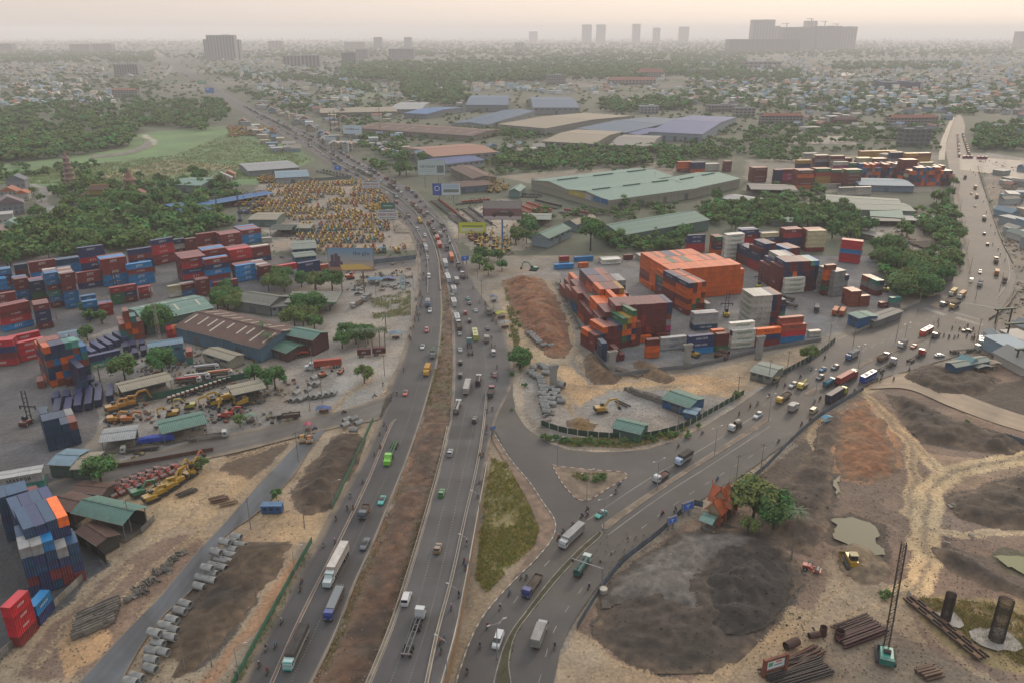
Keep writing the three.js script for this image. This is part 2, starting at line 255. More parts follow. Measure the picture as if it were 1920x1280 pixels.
function strip(pts,w,y=0.025) {                              // flat stripe along world points
  const pos=[];for (let i=0;i<pts.length - 1;i++) { const a=pts[i],b=pts[i+1],d=b.clone().sub(a).setY(0).normalize(),n=V(-d.z,0,d.x).multiplyScalar(w/2),q=[a.clone().add(n),a.clone().sub(n),b.clone().sub(n),b.clone().add(n)];for (const k of [0,2,1,0,3,2]) pos.push(q[k].x,q[k].y+y,q[k].z);}
  const g=new THREE.BufferGeometry();g.setAttribute('position',new THREE.Float32BufferAttribute(pos,3));g.computeVertexNormals();return fin(g);
}
function marking(road,u,w,dash,gap,t0=0,t1=1,name='lane_marking') {
  const gs=[];let s=t0*road.len;const e=t1*road.len,tt=(x) => x/road.len;
  if (!dash) { const n=Math.ceil((e - s)/5),p=[];for (let i=0;i <= n;i++) p.push(road.at(tt(s+(e - s)*i/n),u));gs.push(strip(p,w));}
  else for (;s<e;s += dash+gap) gs.push(strip([road.at(tt(s),u),road.at(tt(s+dash),u)],w));
  return part(road.o,name,mg(gs),WHITE_LINE);
}
function rail(pts,w,h,y=0) { return mg(pts.slice(1).map((b,i) => beam(V(pts[i].x,pts[i].y+y+h/2,pts[i].z),V(b.x,b.y+y+h/2,b.z),w,h)));}
const dense=(px,f,step=4) => { const c=curvePts(px,f);return c.getSpacedPoints(Math.max(2,Math.ceil(c.getLength()/step)));};

const LCL=[[440,1300],[490,1188],[546,1090],[590,1017],[620,958],[659,893],[677,860],[710,785],[732,710],[748,680],[762,635],[773,585],[780,540],[785,500],[778,460],[770,440],[757,420],[740,400],[725,380],[706,360],[677,340],[620,310],[586,285],[555,267],[508,240],[485,227],[455,210],[423,190],[392,167],[360,147],[312,117],[280,100]];
const LCR=[[575,1300],[630,1188],[668,1090],[701,1017],[725,958],[751,893],[764,860],[790,785],[812,710],[820,680],[826,635],[829,585],[827,540],[822,500],[813,460],[806,440],[793,420],[780,400],[758,380],[737,360],[702,340],[640,310],[604,285],[578,267],[528,240],[503,227],[470,210],[436,190],[402,167],[368,147],[318,117],[285,100]];
const RCL=[[682,1300],[728,1188],[755,1109],[791,991],[827,860],[843,785],[848,710],[848,635],[846,585],[839,540],[829,500],[819,460],[810,440],[798,420],[785,400],[763,380],[742,360],[707,340],[646,310],[609,285],[583,267],[534,240],[508,227],[474,210],[440,190],[405,167],[371,147],[321,117],[288,100]];
const RCR=[[822,1300],[852,1188],[868,1109],[890,991],[912,860],[930,785],[962,710],[950,635],[925,585],[895,540],[872,500],[856,460],[847,440],[837,420],[820,400],[800,380],[782,360],[740,340],[688,310],[645,285],[612,267],[555,240],[525,227],[487,210],[450,190],[412,167],[377,147],[326,117],[292,100]];
const lc=ribbon('road',LCL,LCR,{ dustL:0.22,dustR:0.06,col:'#444447' });
const rc=ribbon('road',RCL,RCR,{ f:(a,b) => atRamp(a,b,0.06),dustL:0.03,dustR:0.1,col:'#505053' });
marking(lc,0.97,0.18,0,0,0,0.5);marking(lc,0.7,0.15,3,7,0,0.45);marking(rc,0.04,0.18,0,0,0,0.45);for (const u of [0.3,0.55]) marking(rc,u,0.16,3,6,0,0.4);
const xroad=rough(px2w([[919,792],[958,860],[994,903],[1017,939],[1042,978],[1037,1008],[1001,1054],[971,1083],[915,1145],[889,1188],[856,1280],[845,1320],[1030,1320],[1037,1280],[1050,1221],[1075,1165],[1120,1100],[1160,1050],[1225,1000],[1300,945],[1400,885],[1480,825],[1537,778],[1617,728],[1665,705],[1720,690],[1800,665],[1860,645],[1900,625],[1870,600],[1880,578],[1900,547],[1906,519],[1900,496],[1886,463],[1872,426],[1858,387],[1844,353],[1830,311],[1809,267],[1810,233],[1803,215],[1793,217],[1780,253],[1773,280],[1779,308],[1782,331],[1788,364],[1793,398],[1799,437],[1805,477],[1799,519],[1760,541],[1720,567],[1647,603],[1600,625],[1567,640],[1533,660],[1480,693],[1430,727],[1380,763],[1313,803],[1265,825],[1215,840],[1165,846],[1115,847],[1065,842],[1030,830],[1000,812],[980,792],[967,772],[961,735],[957,680],[945,640],[900,640],[880,700],[890,790]]),0.5,3);
{ // cross road: a fine sheet so that its dusty and worn patches show
  const bb=new THREE.Box3().setFromPoints(xroad),pos=[],cl=[],c0=lin('#727070'),c1=lin('#a08e76'),c=new THREE.Color();
  const g=polyGeo(xroad,0.012);struct('road',g,M('#5a5857',0.74,{ map:T.junction }));
}
const service=ribbon('road',[[740,735],[640,768],[420,815],[230,862],[90,905],[-60,960]],[[715,785],[600,808],[440,848],[330,872],[190,915],[60,985]],{ col:'#6d6863',dustL:0.25,dustR:0.3,dust:'#9d8c72' });
const newRoad=ribbon('road',[[128,1300],[230,1188],[295,1122],[371,1031],[410,991],[480,912],[510,880],[560,830],[600,806]],[[215,1300],[262,1214],[305,1155],[361,1103],[423,1004],[480,962],[550,890],[572,855],[610,804]],{ f:(a,b) => at(a,b,0.1),col:'#636a72',dustL:0.08,dustR:0.12,streak:0.16 });
const sitePath=ribbon('path',[[1630,728],[1700,728],[1780,760],[1860,790],[1960,820]],[[1680,700],[1730,706],[1800,735],[1880,765],[1960,790]],{ col:'#a18b70',dustL:0.3,dustR:0.3 });
ribbon('path',[[1480,405],[1500,382],[1530,366]],[[1500,412],[1540,390],[1552,366]],{ col:'#8f8a80' });
ribbon('path',[[55,460],[62,400],[74,352]],[[72,452],[84,392],[92,352]],{ col:'#8b8882' });
ribbon('path',[[168,297],[235,290],[285,272],[258,258]],[[170,292],[230,285],[270,268],[255,253]],{ col:'#7f7c70',cross:4 });
ribbon('path',[[1760,300],[1765,265],[1785,220]],[[1772,300],[1776,265],[1791,220]],{ col:'#8d887c',cross:4 });
ribbon('road',[[1800,292],[1960,305]],[[1800,318],[1960,340]],{ f:(a,b) => at(a,b,0.04),col:'#8a8580',cross:6 });
ribbon('road',[[301,113],[285,95],[240,80]],[[310,113],[296,96],[250,80]],{ col:'#8c877f',cross:4,step:10 });
ribbon('road',[[295,146],[311,135],[318,122]],[[301,149],[317,137],[324,123]],{ col:'#8c877f',cross:4,step:6 });
// islands and kerbs
const PAINT_RED=M('#7d4a42',0.8),PAINT_WHITE=M('#b5b0a5',0.7),CONCRETE=M('#9a958b',0.9,{ map:T.earth }),TANWALL=M('#a58a66',0.9,{ map:T.wear });
function kerbed(name,px,top,closed=true,h=0.15) {        // raised island with a red and white kerb of separate stones
  const w=px2w(px),pl=closed?[...w,w[0]] :w,g=polyGeo(w,0.12);const o=struct(name,g,top);
  const c=new THREE.CatmullRomCurve3(pl,false,'centripetal',0.2),n=Math.min(180,Math.ceil(c.getLength()/1.6)),p=c.getSpacedPoints(n);
  for (let i=0;i<n;i++) part(o,'kerb_stone',beam(V(p[i].x,h/2,p[i].z),V(p[i+1].x,h/2,p[i+1].z),0.3,h),name === 'traffic_island'?(i % 2?PAINT_RED :PAINT_WHITE) :CONCRETE);
  return o;
}
const PAVED=M('#8d7c69',0.9,{ map:T.earth });
kerbed('traffic_island',[[1036,871],[1052,874],[1110,880],[1172,886],[1176,893],[1140,915],[1100,938],[1084,936],[1062,915],[1044,888]],PAVED);
kerbed('road_median',[[1128,985],[1160,962],[1230,915],[1320,858],[1400,808],[1440,783],[1446,787],[1400,817],[1320,866],[1230,925],[1165,971],[1134,993]],PAVED);
kerbed('road_median',[[1510,737],[1570,705],[1640,668],[1700,645],[1745,628],[1747,632],[1700,650],[1640,675],[1570,712],[1514,742]],PAVED);
kerbed('road_median',[[1125,995],[1080,1035],[1035,1083],[985,1148],[955,1190],[936,1240],[928,1300],[955,1300],[954,1240],[966,1190],[990,1155],[1042,1090],[1088,1040],[1130,998]],M('#4c4a30',0.95,{ map:T.earth }),true);
kerbed('road_median',[[1805,545],[1818,530],[1815,500],[1800,400],[1790,330],[1793,330],[1804,400],[1820,500],[1823,532],[1810,550]],PAVED);
kerbed('road_median',[[1745,572],[1800,552],[1812,555],[1760,580]],PAVED);
{ const w=px2w([[919,800],[958,862],[994,905],[1017,940],[1041,978],[1036,1008],[1000,1053],[970,1082],[914,1144],[888,1187],[855,1280],[848,1310]]),p=new THREE.CatmullRomCurve3(w,false,'centripetal').getSpacedPoints(120);
  const walk=struct('pavement',polyGeo([...px2w([[917,798],[958,861],[994,904],[1017,939],[1042,978],[1037,1008],[1001,1054],[960,1085],[1000,1030],[1012,990],[985,930],[950,870],[926,830]])],0.05),M('#8e7865',0.9,{ map:T.earth }));
  for (let i=0;i<120;i++) part(walk,'kerb_stone',beam(V(p[i].x,0.1,p[i].z),V(p[i+1].x,0.1,p[i+1].z),0.35,0.2),i % 3?CONCRETE :PAINT_WHITE);
}
{ const q=[[846,797],[893,797],[889,823],[838,823]].map(([x,y]) => atRamp(x,y,0.075));part(rc.o,'asphalt_patch',tri0(q),M('#48484a',0.75,{ map:T.asphalt }));}
function tri0(q) { const g=new THREE.BufferGeometry();g.setAttribute('position',new THREE.Float32BufferAttribute([0,2,1,0,3,2].flatMap((i) => [q[i].x,q[i].y,q[i].z]),3));g.computeVertexNormals();return fin(g);}
// stripes on the cross road
const xs=scene.children.filter((c) => c.name.startsWith('road'))[2];
const xline=(px,w,dash,gap) => { const p=dense(px,at,dash || 5);const gs=[];if (!dash) gs.push(strip(p,w));else for (let i=0;i<p.length - 1;i += 3) gs.push(strip([p[i],p[i+1]],w));part(xs,'lane_marking',mg(gs),WHITE_LINE);};
xline([[1140,1002],[1240,930],[1330,873],[1445,798]],0.2);xline([[1100,975],[1220,895],[1310,845],[1430,770]],0.2,0,0);
xline([[1430,760],[1520,705],[1640,645],[1760,590]],0.18,3);xline([[1480,728],[1570,680],[1680,630]],0.18,3);xline([[1140,1040],[1250,955],[1400,860],[1500,800]],0.18,3);xline([[1010,1280],[1040,1180],[1100,1090]],0.18,3);xline([[935,1170],[985,1100],[1040,1040]],0.18,3);
xline([[1845,330],[1868,400],[1890,480],[1893,520],[1870,560]],0.2);xline([[1830,320],[1850,390],[1870,460],[1880,510]],0.18,3);xline([[958,870],[990,915],[1010,950]],0.16,0);
for (const [a,b] of [[[1735,578],[1775,592]],[[1795,596],[1850,612]]]) { const p=at(...a),q=at(...b),gs=[],d=q.clone().sub(p),n=Math.floor(d.length()/1.1),u=d.clone().normalize(),s=V(-u.z,0,u.x);for (let i=0;i<n;i++) { const c=p.clone().addScaledVector(u,i*1.1);gs.push(strip([c.clone().addScaledVector(s,-1.8),c.clone().addScaledVector(s,1.8)],0.5));} part(xs,'zebra_crossing',mg(gs),WHITE_LINE);}
for (const [a,b] of [[[1810,568],[1865,577]],[[1783,584],[1840,600]]]) part(xs,'stop_line',strip([at(...a),at(...b)],0.6),WHITE_LINE);

// flyover ramp: retaining wall, rails
{
  const top=dense([[822,1300],[852,1188],[868,1109],[890,991],[912,870]],(a,b) => atRamp(a,b,0.06),3),gs=[];
  const w=thing('retaining_wall','tan concrete retaining wall carrying the climbing carriageway','wall');
  for (let i=0;i<top.length - 1;i++) { const a=top[i],b=top[i+1],pos=[];const q=[V(a.x+0.25,a.y+0.35,a.z),V(b.x+0.25,b.y+0.35,b.z),V(b.x+0.25,-0.6,b.z),V(a.x+0.25,-0.6,a.z)];for (const k of [0,2,1,0,3,2]) pos.push(q[k].x,q[k].y,q[k].z);const g=new THREE.BufferGeometry();g.setAttribute('position',new THREE.Float32BufferAttribute(pos,3));g.computeVertexNormals();gs.push(fin(g));}
  part(w,'wall_face',mg(gs),TANWALL);part(w,'coping',rail(top.map((p) => V(p.x+0.1,p.y,p.z)),0.5,0.4),CONCRETE);
  part(w,'guard_rail',mg([rail(top.map((p) => V(p.x+0.2,p.y,p.z)),0.12,0.12,0.75),rail(top.map((p) => V(p.x+0.2,p.y,p.z)),0.12,0.12,1.15)]),M('#a9aaa8',0.5));
  const inner=dense([[796,1300],[820,1188],[846,1090],[873,968],[892,886],[905,810],[913,735]],(a,b) => atRamp(a,b,0.08),3);
  const d=thing('lane_divider','low concrete divider between flyover lanes and motorbike lane','divider');part(d,'kerb',rail(inner,0.9,0.18),M('#9b8f7c',0.9,{ map:T.earth }));part(d,'rail',mg([rail(inner.map((p) => V(p.x - 0.35,p.y,p.z)),0.12,0.12,0.55),rail(inner.map((p) => V(p.x+0.35,p.y,p.z)),0.12,0.12,0.55)]),M('#b0aca4',0.5));
  const lft=dense([[682,1300],[728,1188],[755,1109],[791,991],[827,860],[840,800]],(a,b) => atRamp(a,b,0.08),3);
  const e=thing('lane_divider','low double rail between the earth median and the climbing carriageway','divider');part(e,'kerb',rail(lft,1,0.2),M('#8f8472',0.9,{ map:T.earth }));part(e,'rail',mg([rail(lft.map((p) => V(p.x - 0.4,p.y,p.z)),0.1,0.1,0.5),rail(lft.map((p) => V(p.x+0.4,p.y,p.z)),0.1,0.1,0.5)]),M('#b0aca4',0.5));
  const skirt=dense([[682,1300],[728,1188],[755,1109],[791,991],[827,860]],(a,b) => atRamp(a,b,0.06),3);
  const ld=dense([[505,1290],[560,1165],[625,1035],[690,900],[737,790],[742,786]],(a,b) => at(a,b,0.03),3);
  const f=thing('lane_divider','thin kerbed divider beside the motorbike lane along the green fence','divider');part(f,'kerb',rail(ld,0.9,0.2),M('#7d6658',0.9,{ map:T.earth }));part(f,'rail',mg([rail(ld.map((p) => V(p.x - 0.4,p.y,p.z)),0.12,0.22,0),rail(ld.map((p) => V(p.x+0.4,p.y,p.z)),0.12,0.22,0)]),M('#aaa69d',0.7));
  const uld=dense([[766,622],[780,560],[802,552],[800,480],[780,430],[740,385],[690,350]].slice(2),(a,b) => at(a,b,0.03),4);
  const h=thing('lane_divider','pale steel guard rail beside the side road past the machinery yard','divider');part(h,'rail',rail(uld,0.25,0.7),M('#9e9f9c',0.6));
  const cd=dense([[826,545],[822,490],[808,445],[784,405],[738,365],[640,313],[580,272],[505,229]],(a,b) => at(a,b,0.05),5);
  const c2=thing('lane_divider','concrete barrier dividing the two directions of the long highway','divider');part(c2,'barrier',rail(cd,0.6,0.9),M('#8d8a83',0.9));
  const c3=dense([[868,520],[858,490],[845,455],[825,420],[800,395]],(a,b) => at(a,b,0.05),5);
  const g3=thing('lane_divider','pale barrier along the merging side lane by the truck yards','divider');part(g3,'barrier',rail(c3,0.4,0.7),M('#9e9b94',0.8));
}

// ---------- soil heaps ----------
function heap(label,px,Hh,cols,{ step=1.1,rough:rg=0.5,scale=7,edge=6,name='soil_heap',cat='soil heap',base=0,ridge=0,toe }={}) {
  const TOE=lin(toe ?? '#85705a');
  const w=px2w(px),bb=new THREE.Box3().setFromPoints(w),nx=Math.ceil((bb.max.x - bb.min.x)/step),nz=Math.ceil((bb.max.z - bb.min.z)/step),pos=[],cl=[],uv=[],idx=[],ok=[],cs=cols.map(lin),c=new THREE.Color();
  for (let j=0;j <= nz;j++) for (let i=0;i <= nx;i++) {
    const x=bb.min.x+i*step,z=bb.min.z+j*step,inn=inside(w,x,z);let d=1e9;
    for (let k=0;k<w.length;k++) { const a=w[k],b=w[(k+1) % w.length],ux=b.x - a.x,uz=b.z - a.z,t=clamp(((x - a.x)*ux+(z - a.z)*uz)/(ux*ux+uz*uz),0,1);d=Math.min(d,Math.hypot(x - a.x - ux*t,z - a.z - uz*t));}
    d *= inn?1 :-1;d += 1.6*(fbm(x/5,z/5,3) - 0.5)*2;const n=fbm(x/scale,z/scale,5),rd=ridge?Math.abs(fbm(x/(scale*0.8)+5,z/(scale*1.6),4) - 0.5)*2 :0;
    const h=d>0?Hh*sstep(d,0,edge)*(1 - rg+rg*1.6*n+ridge*rd)+Math.min(1,d/3)*1.1*(fbm(x/2,z/2+7,3) - 0.5) :-0.5;pos.push(x,h+base,z);uv.push(x,z);ok.push(d>-step*1.5);
    const m=clamp((ridge?0.5*fbm(x/14+50,z/14,3)+0.75*rd+0.3*(fbm(x/3,z/3,3) - 0.5) - 0.12 :(fbm(x/9+50,z/9,5) - 0.3))*(ridge?1.9 :2.4),0,0.999)*(cs.length - 1),q=Math.floor(m);c.copy(cs[q]).lerp(cs[Math.min(q+1,cs.length - 1)],m - q);c.lerp(TOE,clamp(0.75 - d/4+(fbm(x/2.6,z/2.6,3) - 0.5)*1.6,0,1)).multiplyScalar(0.85*(0.62+0.76*fbm(x*0.9,z*0.9,2)));cl.push(c.r,c.g,c.b);
  }
  for (let j=0;j<nz;j++) for (let i=0;i<nx;i++) { const a=j*(nx+1)+i,b=a+nx+1;if (ok[a] || ok[b] || ok[a+1] || ok[b+1]) idx.push(a,b,a+1,a+1,b,b+1);}
  const g=new THREE.BufferGeometry();g.setAttribute('position',new THREE.Float32BufferAttribute(pos,3));g.setAttribute('uv',new THREE.Float32BufferAttribute(uv,2));g.setAttribute('color',new THREE.Float32BufferAttribute(cl,3));g.setIndex(idx);g.computeVertexNormals();
  return solo(name,label,cat,g,M('#ffffff',0.95,{ map:T.earth,vertexColors:true,bumpMap:T.earthB,bumpScale:0.25 }));
}
heap('dark brown soil heap beside the new strip road, between two stacks of pipes',[[545,925],[590,865],[625,815],[668,812],[690,822],[660,885],[622,950],[575,962]],3,['#40352b','#5a4836','#4a3c30'],{ scale:4,edge:9,rough:0.9 });
heap('dark churned soil bank behind the row of concrete pipes',[[425,1025],[480,1012],[535,1018],[525,1060],[480,1125],[425,1190],[370,1250],[330,1270],[320,1200],[360,1130]],2,['#3f352b','#594836','#66543f'],{ scale:3.4,edge:6,rough:0.95 });
heap('brown earth strip dumped along the highway median, lower stretch',[[590,1300],[640,1188],[676,1095],[712,1010],[745,925],[772,862],[796,790],[842,790],[826,860],[790,991],[753,1109],[726,1188],[680,1300]],0.55,['#57453a','#6d5340','#7f5d45','#66594c'],{ scale:4,edge:3,rough:0.9 });
heap('brown grassy earth strip along the highway median, upper stretch',[[796,788],[815,712],[823,680],[829,635],[832,585],[830,545],[838,545],[845,590],[846,635],[846,710],[842,788]],0.5,['#57453a','#6d5340','#7a5c45','#66634a'],{ scale:5,edge:3,rough:0.8 });
heap('long red clay mound inside the fenced building site',[[940,525],[975,518],[1015,522],[1045,560],[1062,600],[1075,650],[1060,672],[1030,668],[1000,645],[975,610],[955,570]],4.5,['#8a5a3c','#9f6842','#96704f'],{ scale:5,edge:13,rough:0.5 });
heap('brown soil mound beneath the short bridge pier',[[1095,672],[1110,660],[1140,690],[1165,705],[1150,718],[1115,718],[1098,700]],3,['#6b5237','#7c5f40'],{ edge:6 });
heap('low brown soil mound east of the paired steel beams',[[1180,678],[1200,672],[1240,690],[1270,710],[1250,718],[1210,708]],2.2,['#6b5a43','#83694a'],{ edge:5 });
heap('yellow sand pile by the dark green site fence',[[1060,790],[1075,780],[1105,782],[1120,795],[1110,812],[1075,810]],2.5,['#8d6f3e','#9c7a48'],{ edge:6 });
heap('broad dark grey mud heap beside the curving grey fence',[[1112,1190],[1120,1130],[1160,1085],[1230,1030],[1290,995],[1350,985],[1430,1000],[1490,1045],[1505,1080],[1480,1130],[1440,1180],[1380,1240],[1330,1262],[1250,1262],[1170,1240]],1.5,['#40382f','#51473d','#5d5146','#4a4037'],{ scale:3,edge:14,rough:0.9,step:0.8 });
heap('smooth grey slurry tongue spread over the dark mud',[[1128,1135],[1160,1090],[1230,1040],[1290,1008],[1370,1000],[1418,1012],[1400,1035],[1345,1050],[1318,1085],[1312,1125],[1335,1165],[1290,1160],[1240,1135],[1180,1125]],1.2,['#6f6a64','#87817a','#7a746d'],{ scale:8,edge:5,rough:0.5,ridge:0.25,step:0.8,base:0.9,toe:'#5d554d' });
heap('black wet mud lobe piled on the dark grey mud',[[1310,1080],[1340,1045],[1400,1030],[1470,1060],[1470,1120],[1420,1180],[1360,1190],[1320,1150]],2.6,['#26221f','#35302b','#453f39'],{ scale:4,edge:9,rough:0.7,ridge:0.35,step:0.7,base:0.9,toe:'#40382f' });
heap('orange clay spread at the site entrance under wheel tracks',[[1575,775],[1620,755],[1660,790],[1680,850],[1675,890],[1630,902],[1580,895],[1565,840]],0.9,['#94623e','#a2704a','#a27c58'],{ edge:8 });
heap('dark rubble bank between the site path and the wheel tracks',[[1665,738],[1700,742],[1790,785],[1880,815],[1935,830],[1900,850],[1800,838],[1730,828],[1700,795]],2.5,['#4d4136','#615243','#574a3d'],{ edge:6,rough:0.8,scale:5 });
heap('dark earth bank alongside the roadside fence and pond',[[1440,985],[1425,945],[1470,900],[1540,830],[1560,850],[1560,930],[1545,1000],[1520,1040],[1480,1020]],2.6,['#4d4136','#66574a','#6d5a49'],{ edge:7,rough:0.8,scale:5 });
heap('dark bank above the striped dirt patch by the loop track',[[1770,935],[1860,905],[1935,882],[1960,990],[1880,992],[1800,970]],2.4,['#52463a','#655646'],{ edge:6,rough:0.8,scale:5 });
heap('brown bank beside the green pond',[[1745,1025],[1830,1040],[1850,1060],[1935,1105],[1960,1140],[1860,1100],[1780,1070]],2,['#50443a','#5f5040'],{ edge:5,rough:0.8,scale:5 });
heap('pale sand heap pushed up by the yellow bulldozer',[[1560,1030],[1600,1015],[1650,1035],[1672,1080],[1650,1100],[1610,1090],[1580,1070]],2.2,['#97825f','#a69070','#8c7b64'],{ edge:6 });
heap('dark earth bank by the blue roofed stalls at the junction',[[1690,705],[1740,680],[1800,690],[1880,708],[1850,738],[1760,738]],2,['#4e4337','#625241'],{ edge:6,rough:0.8,scale:5 });
heap('brown verge heap near the fence with tyre ruts',[[1540,790],[1575,765],[1580,790],[1570,830],[1540,850],[1525,830]],1.6,['#5a4a3c','#6b5645'],{ edge:5,scale:5 });
for (const [label,px,h] of [['white sand pile beside the machinery yard road',[[735,425],[750,415],[765,425],[770,437],[740,437]],2.5]]) heap(label,px,h,['#a59c8b','#b3a998'],{ edge:6 });

// ---------- water ----------
function pond(label,px,col,y=0.35) { const w=rough(px2w(px,y),2.2,1.2);const g=polyGeo(w,y);const o=struct('pond_water',g,M(col,0.05),'structure',label);return o;}
pond('murky green pond below the bulldozer',[[1562,975],[1600,970],[1648,985],[1655,1000],[1640,1005],[1660,1030],[1662,1042],[1630,1040],[1600,1018],[1562,1010]],'#6a6748');
pond('narrow murky puddle in a rut',[[1570,893],[1577,893],[1572,920],[1568,937],[1562,925],[1564,905]],'#6a6748');
pond('bright green pond by the rebar cages',[[1862,1040],[1895,1038],[1935,1050],[1935,1080],[1890,1062]],'#6d7240',0.5);
struct('lake_water',polyGeo(rough(px2w([[1512,137],[1560,133],[1625,135],[1600,141],[1560,144]]),8,20),0.3),M('#5d5f58',0.06));struct('lake_water',polyGeo(rough(px2w([[1712,138],[1750,135],[1788,138],[1760,142]]),8,20),0.3),M('#5d5f58',0.06));

// ---------- shipping containers ----------
const font=await new FontLoader().loadAsync('fonts/droid/droid_sans_bold.typeface.json');
function word(text,size,shear=0) { const g=new THREE.ShapeGeometry(font.generateShapes(text,size),2);g.computeBoundingBox();const b=g.boundingBox;g.translate(-(b.min.x+b.max.x)/2,-(b.min.y+b.max.y)/2,0);if (shear) { const p=g.attributes.position;for (let i=0;i<p.count;i++) p.setX(i,p.getX(i)+shear*p.getY(i));} return fin(g);}
const CW=2.44,CH=2.8;
function corrBox(len) {                                        // corrugated steel box, length along x
  const h=CH,n=Math.round(len/0.62),p=len/n,d=0.07,gs=[],quad=(a,b,c,e) => { const g=new THREE.BufferGeometry();g.setAttribute('position',new THREE.Float32BufferAttribute([a,b,c,a,c,e].flatMap((v) => [v.x,v.y,v.z]),3));g.computeVertexNormals();gs.push(fin(g));};
  for (const s of [1,-1]) for (let i=0;i<n;i++) { const x=-len/2+i*p,z0=s*CW/2,z1=s*(CW/2 - d),xs=[x,x+0.4*p,x+0.5*p,x+0.9*p,x+p],zs=[z0,z0,z1,z1,z0];for (let k=0;k<4;k++) { const a=V(xs[k],0.14,zs[k]),b=V(xs[k+1],0.14,zs[k+1]),c=V(xs[k+1],h - 0.1,zs[k+1]),e=V(xs[k],h - 0.1,zs[k]);s>0?quad(a,b,c,e) :quad(b,a,e,c);} }
  quad(V(-len/2,h - 0.02,CW/2),V(len/2,h - 0.02,CW/2),V(len/2,h - 0.02,-CW/2),V(-len/2,h - 0.02,-CW/2));quad(V(-len/2+0.06,0,-CW/2),V(-len/2+0.06,0,CW/2),V(-len/2+0.06,h,CW/2),V(-len/2+0.06,h,-CW/2));quad(V(len/2 - 0.07,0,CW/2),V(len/2 - 0.07,0,-CW/2),V(len/2 - 0.07,h,-CW/2),V(len/2 - 0.07,h,CW/2));quad(V(-len/2,0.1,-CW/2),V(len/2,0.1,-CW/2),V(len/2,0.1,CW/2),V(-len/2,0.1,CW/2));
  return mg(gs);
}
function frameGeo(len) { const e=len/2 - 0.07,z=CW/2 - 0.06,gs=[];for (const s of [1,-1]) { gs.push(bx(len,0.14,0.1,0,CH - 0.07,s*z),bx(len,0.16,0.1,0,0.08,s*z));for (const q of [1,-1]) gs.push(bx(0.15,CH,0.13,q*e,CH/2,s*z));} for (const q of [1,-1]) gs.push(bx(0.13,0.14,CW - 0.2,q*e,CH - 0.07,0),bx(0.13,0.16,CW - 0.2,q*e,0.08,0));return mg(gs);}
const leaf=(len,s) => mg([bx(0.05,CH - 0.34,CW/2 - 0.16,len/2 - 0.035,CH/2,s*(CW/4 - 0.04)),bx(0.05,0.5,CW/2 - 0.3,len/2 - 0.02,0.6,s*(CW/4 - 0.04))]);
const rods=(len,s) => mg([0.32,0.85].map((z) => cy(0.025,0.025,CH - 0.3,len/2+0.02,CH/2,s*z,'y',5)));
const CG={};for (const [k,len] of [['40',12.19],['20',6.06]]) CG[k]={ len,body:corrBox(len),frame:frameGeo(len),doorA:leaf(len,1),doorB:leaf(len,-1),rodA:rods(len,1),rodB:rods(len,-1),plain:bx(len,CH,CW,0,CH/2,0),unit:mg([bx(0.1,CH - 0.3,CW - 0.3,len/2 - 0.02,CH/2,0),bx(0.14,0.9,1.5,len/2 - 0.01,0.75,0)]) };
const CCOL={ r:['#6c2729','maroon'],R:['#a01f2c','bright red'],b:['#0f70aa','sky blue'],n:['#1e2d5a','navy blue'],o:['#d86414','orange'],w:['#b9bcb6','white'],g:['#2c6a45','green'],t:['#2f7f78','teal'],k:['#8b9092','grey'],y:['#b08a35','yellow'],p:['#a82a6c','magenta'],c:['#5aa79b','pale turquoise'],d:['#173f60','dark blue'],e:['#b9b596','cream'],a:['#8a4433','rust red'] };
const LOGO={ SITC:['SITC',1.15,0.35,'#d5d3cd'],SIPG:['SIPG',0.95,0,'#cfd2d3'],ASL:['A S L',1.05,0,'#d5cfca'],EVG:['EVERGREEN',0.95,0,'#18754c'],CMA:['CMA CGM',0.9,0,'#c9ced3'],HAP:['Hapag-Lloyd',0.62,0,'#3a2648'],MSK:['MAERSK',1.2,0,'#2b3038'],CUL:['CULINES',0.85,0,'#cdbfba'],PAD:['Wan Hai Lines',0.6,0,'#bac3cd'],KOR:['SINOKOR',0.8,0.2,'#c9ced3'],UAS:['UASC',0.95,0.2,'#b9c2bb'],SWF:['SWIFT',1,0.3,'#c6cbd2'],HMM:['HMM',1,0.2,'#cfc6c2'],ONE:['ONE',1.1,0,'#d3c6cf'],KMT:['KMTC',1,0,'#33578a'],CHN:['CHINA SHIPPING',0.7,0,'#b9c6bd'],MOL:['S-LINES',0.75,0,'#cbbdb8'],STR:['SITC SHIPPING',0.8,0.2,'#b9c6bd'] };
const logoGeo={};
function logo(id,len) { const k=id+len;if (!logoGeo[k]) { const [t,s,sh]=LOGO[id],sc=len === '20'?0.62 :1,a=word(t,s*sc,sh),b=a.clone();a.translate(0,CH*0.52,CW/2+0.015);b.rotateY(PI);b.translate(0,CH*0.52,-CW/2 - 0.015);logoGeo[k]=[a,b];} return logoGeo[k];}
const cont=[],TIER=['bottom tier','second tier','third tier','fourth tier','fifth tier','sixth tier','seventh tier'];
const YARDS={ L:['in the yard behind the petrol station','containers in the yard behind the petrol station',{ r:['SITC','SITC','SITC','MOL',null],b:['SITC'],n:['SIPG','PAD',null,'SWF'],R:['ASL','CUL','MOL'],g:['UAS',null],t:['SITC'],d:[null] }],Q:['in the corner yard beside the machinery sheds','containers in the corner yard beside the sheds',{ R:['HMM'],n:[null],t:['CHN'],k:['MSK'],b:['KOR'] }],P:['in the walled yard behind the mound','containers in the walled yard behind the clay mound',{ o:['HAP'],w:['EVG'],n:['CMA',null],r:[null,null,'ONE'],R:[null],g:['UAS'],d:['CMA'],k:['KMT',null],a:[null,'HAP'] }],F:['in the distant yard past the long sheds','containers in the distant yard past the sheds',{ p:['ONE'],g:['CHN'],o:['HAP'],r:[null,'CHN'] }] };
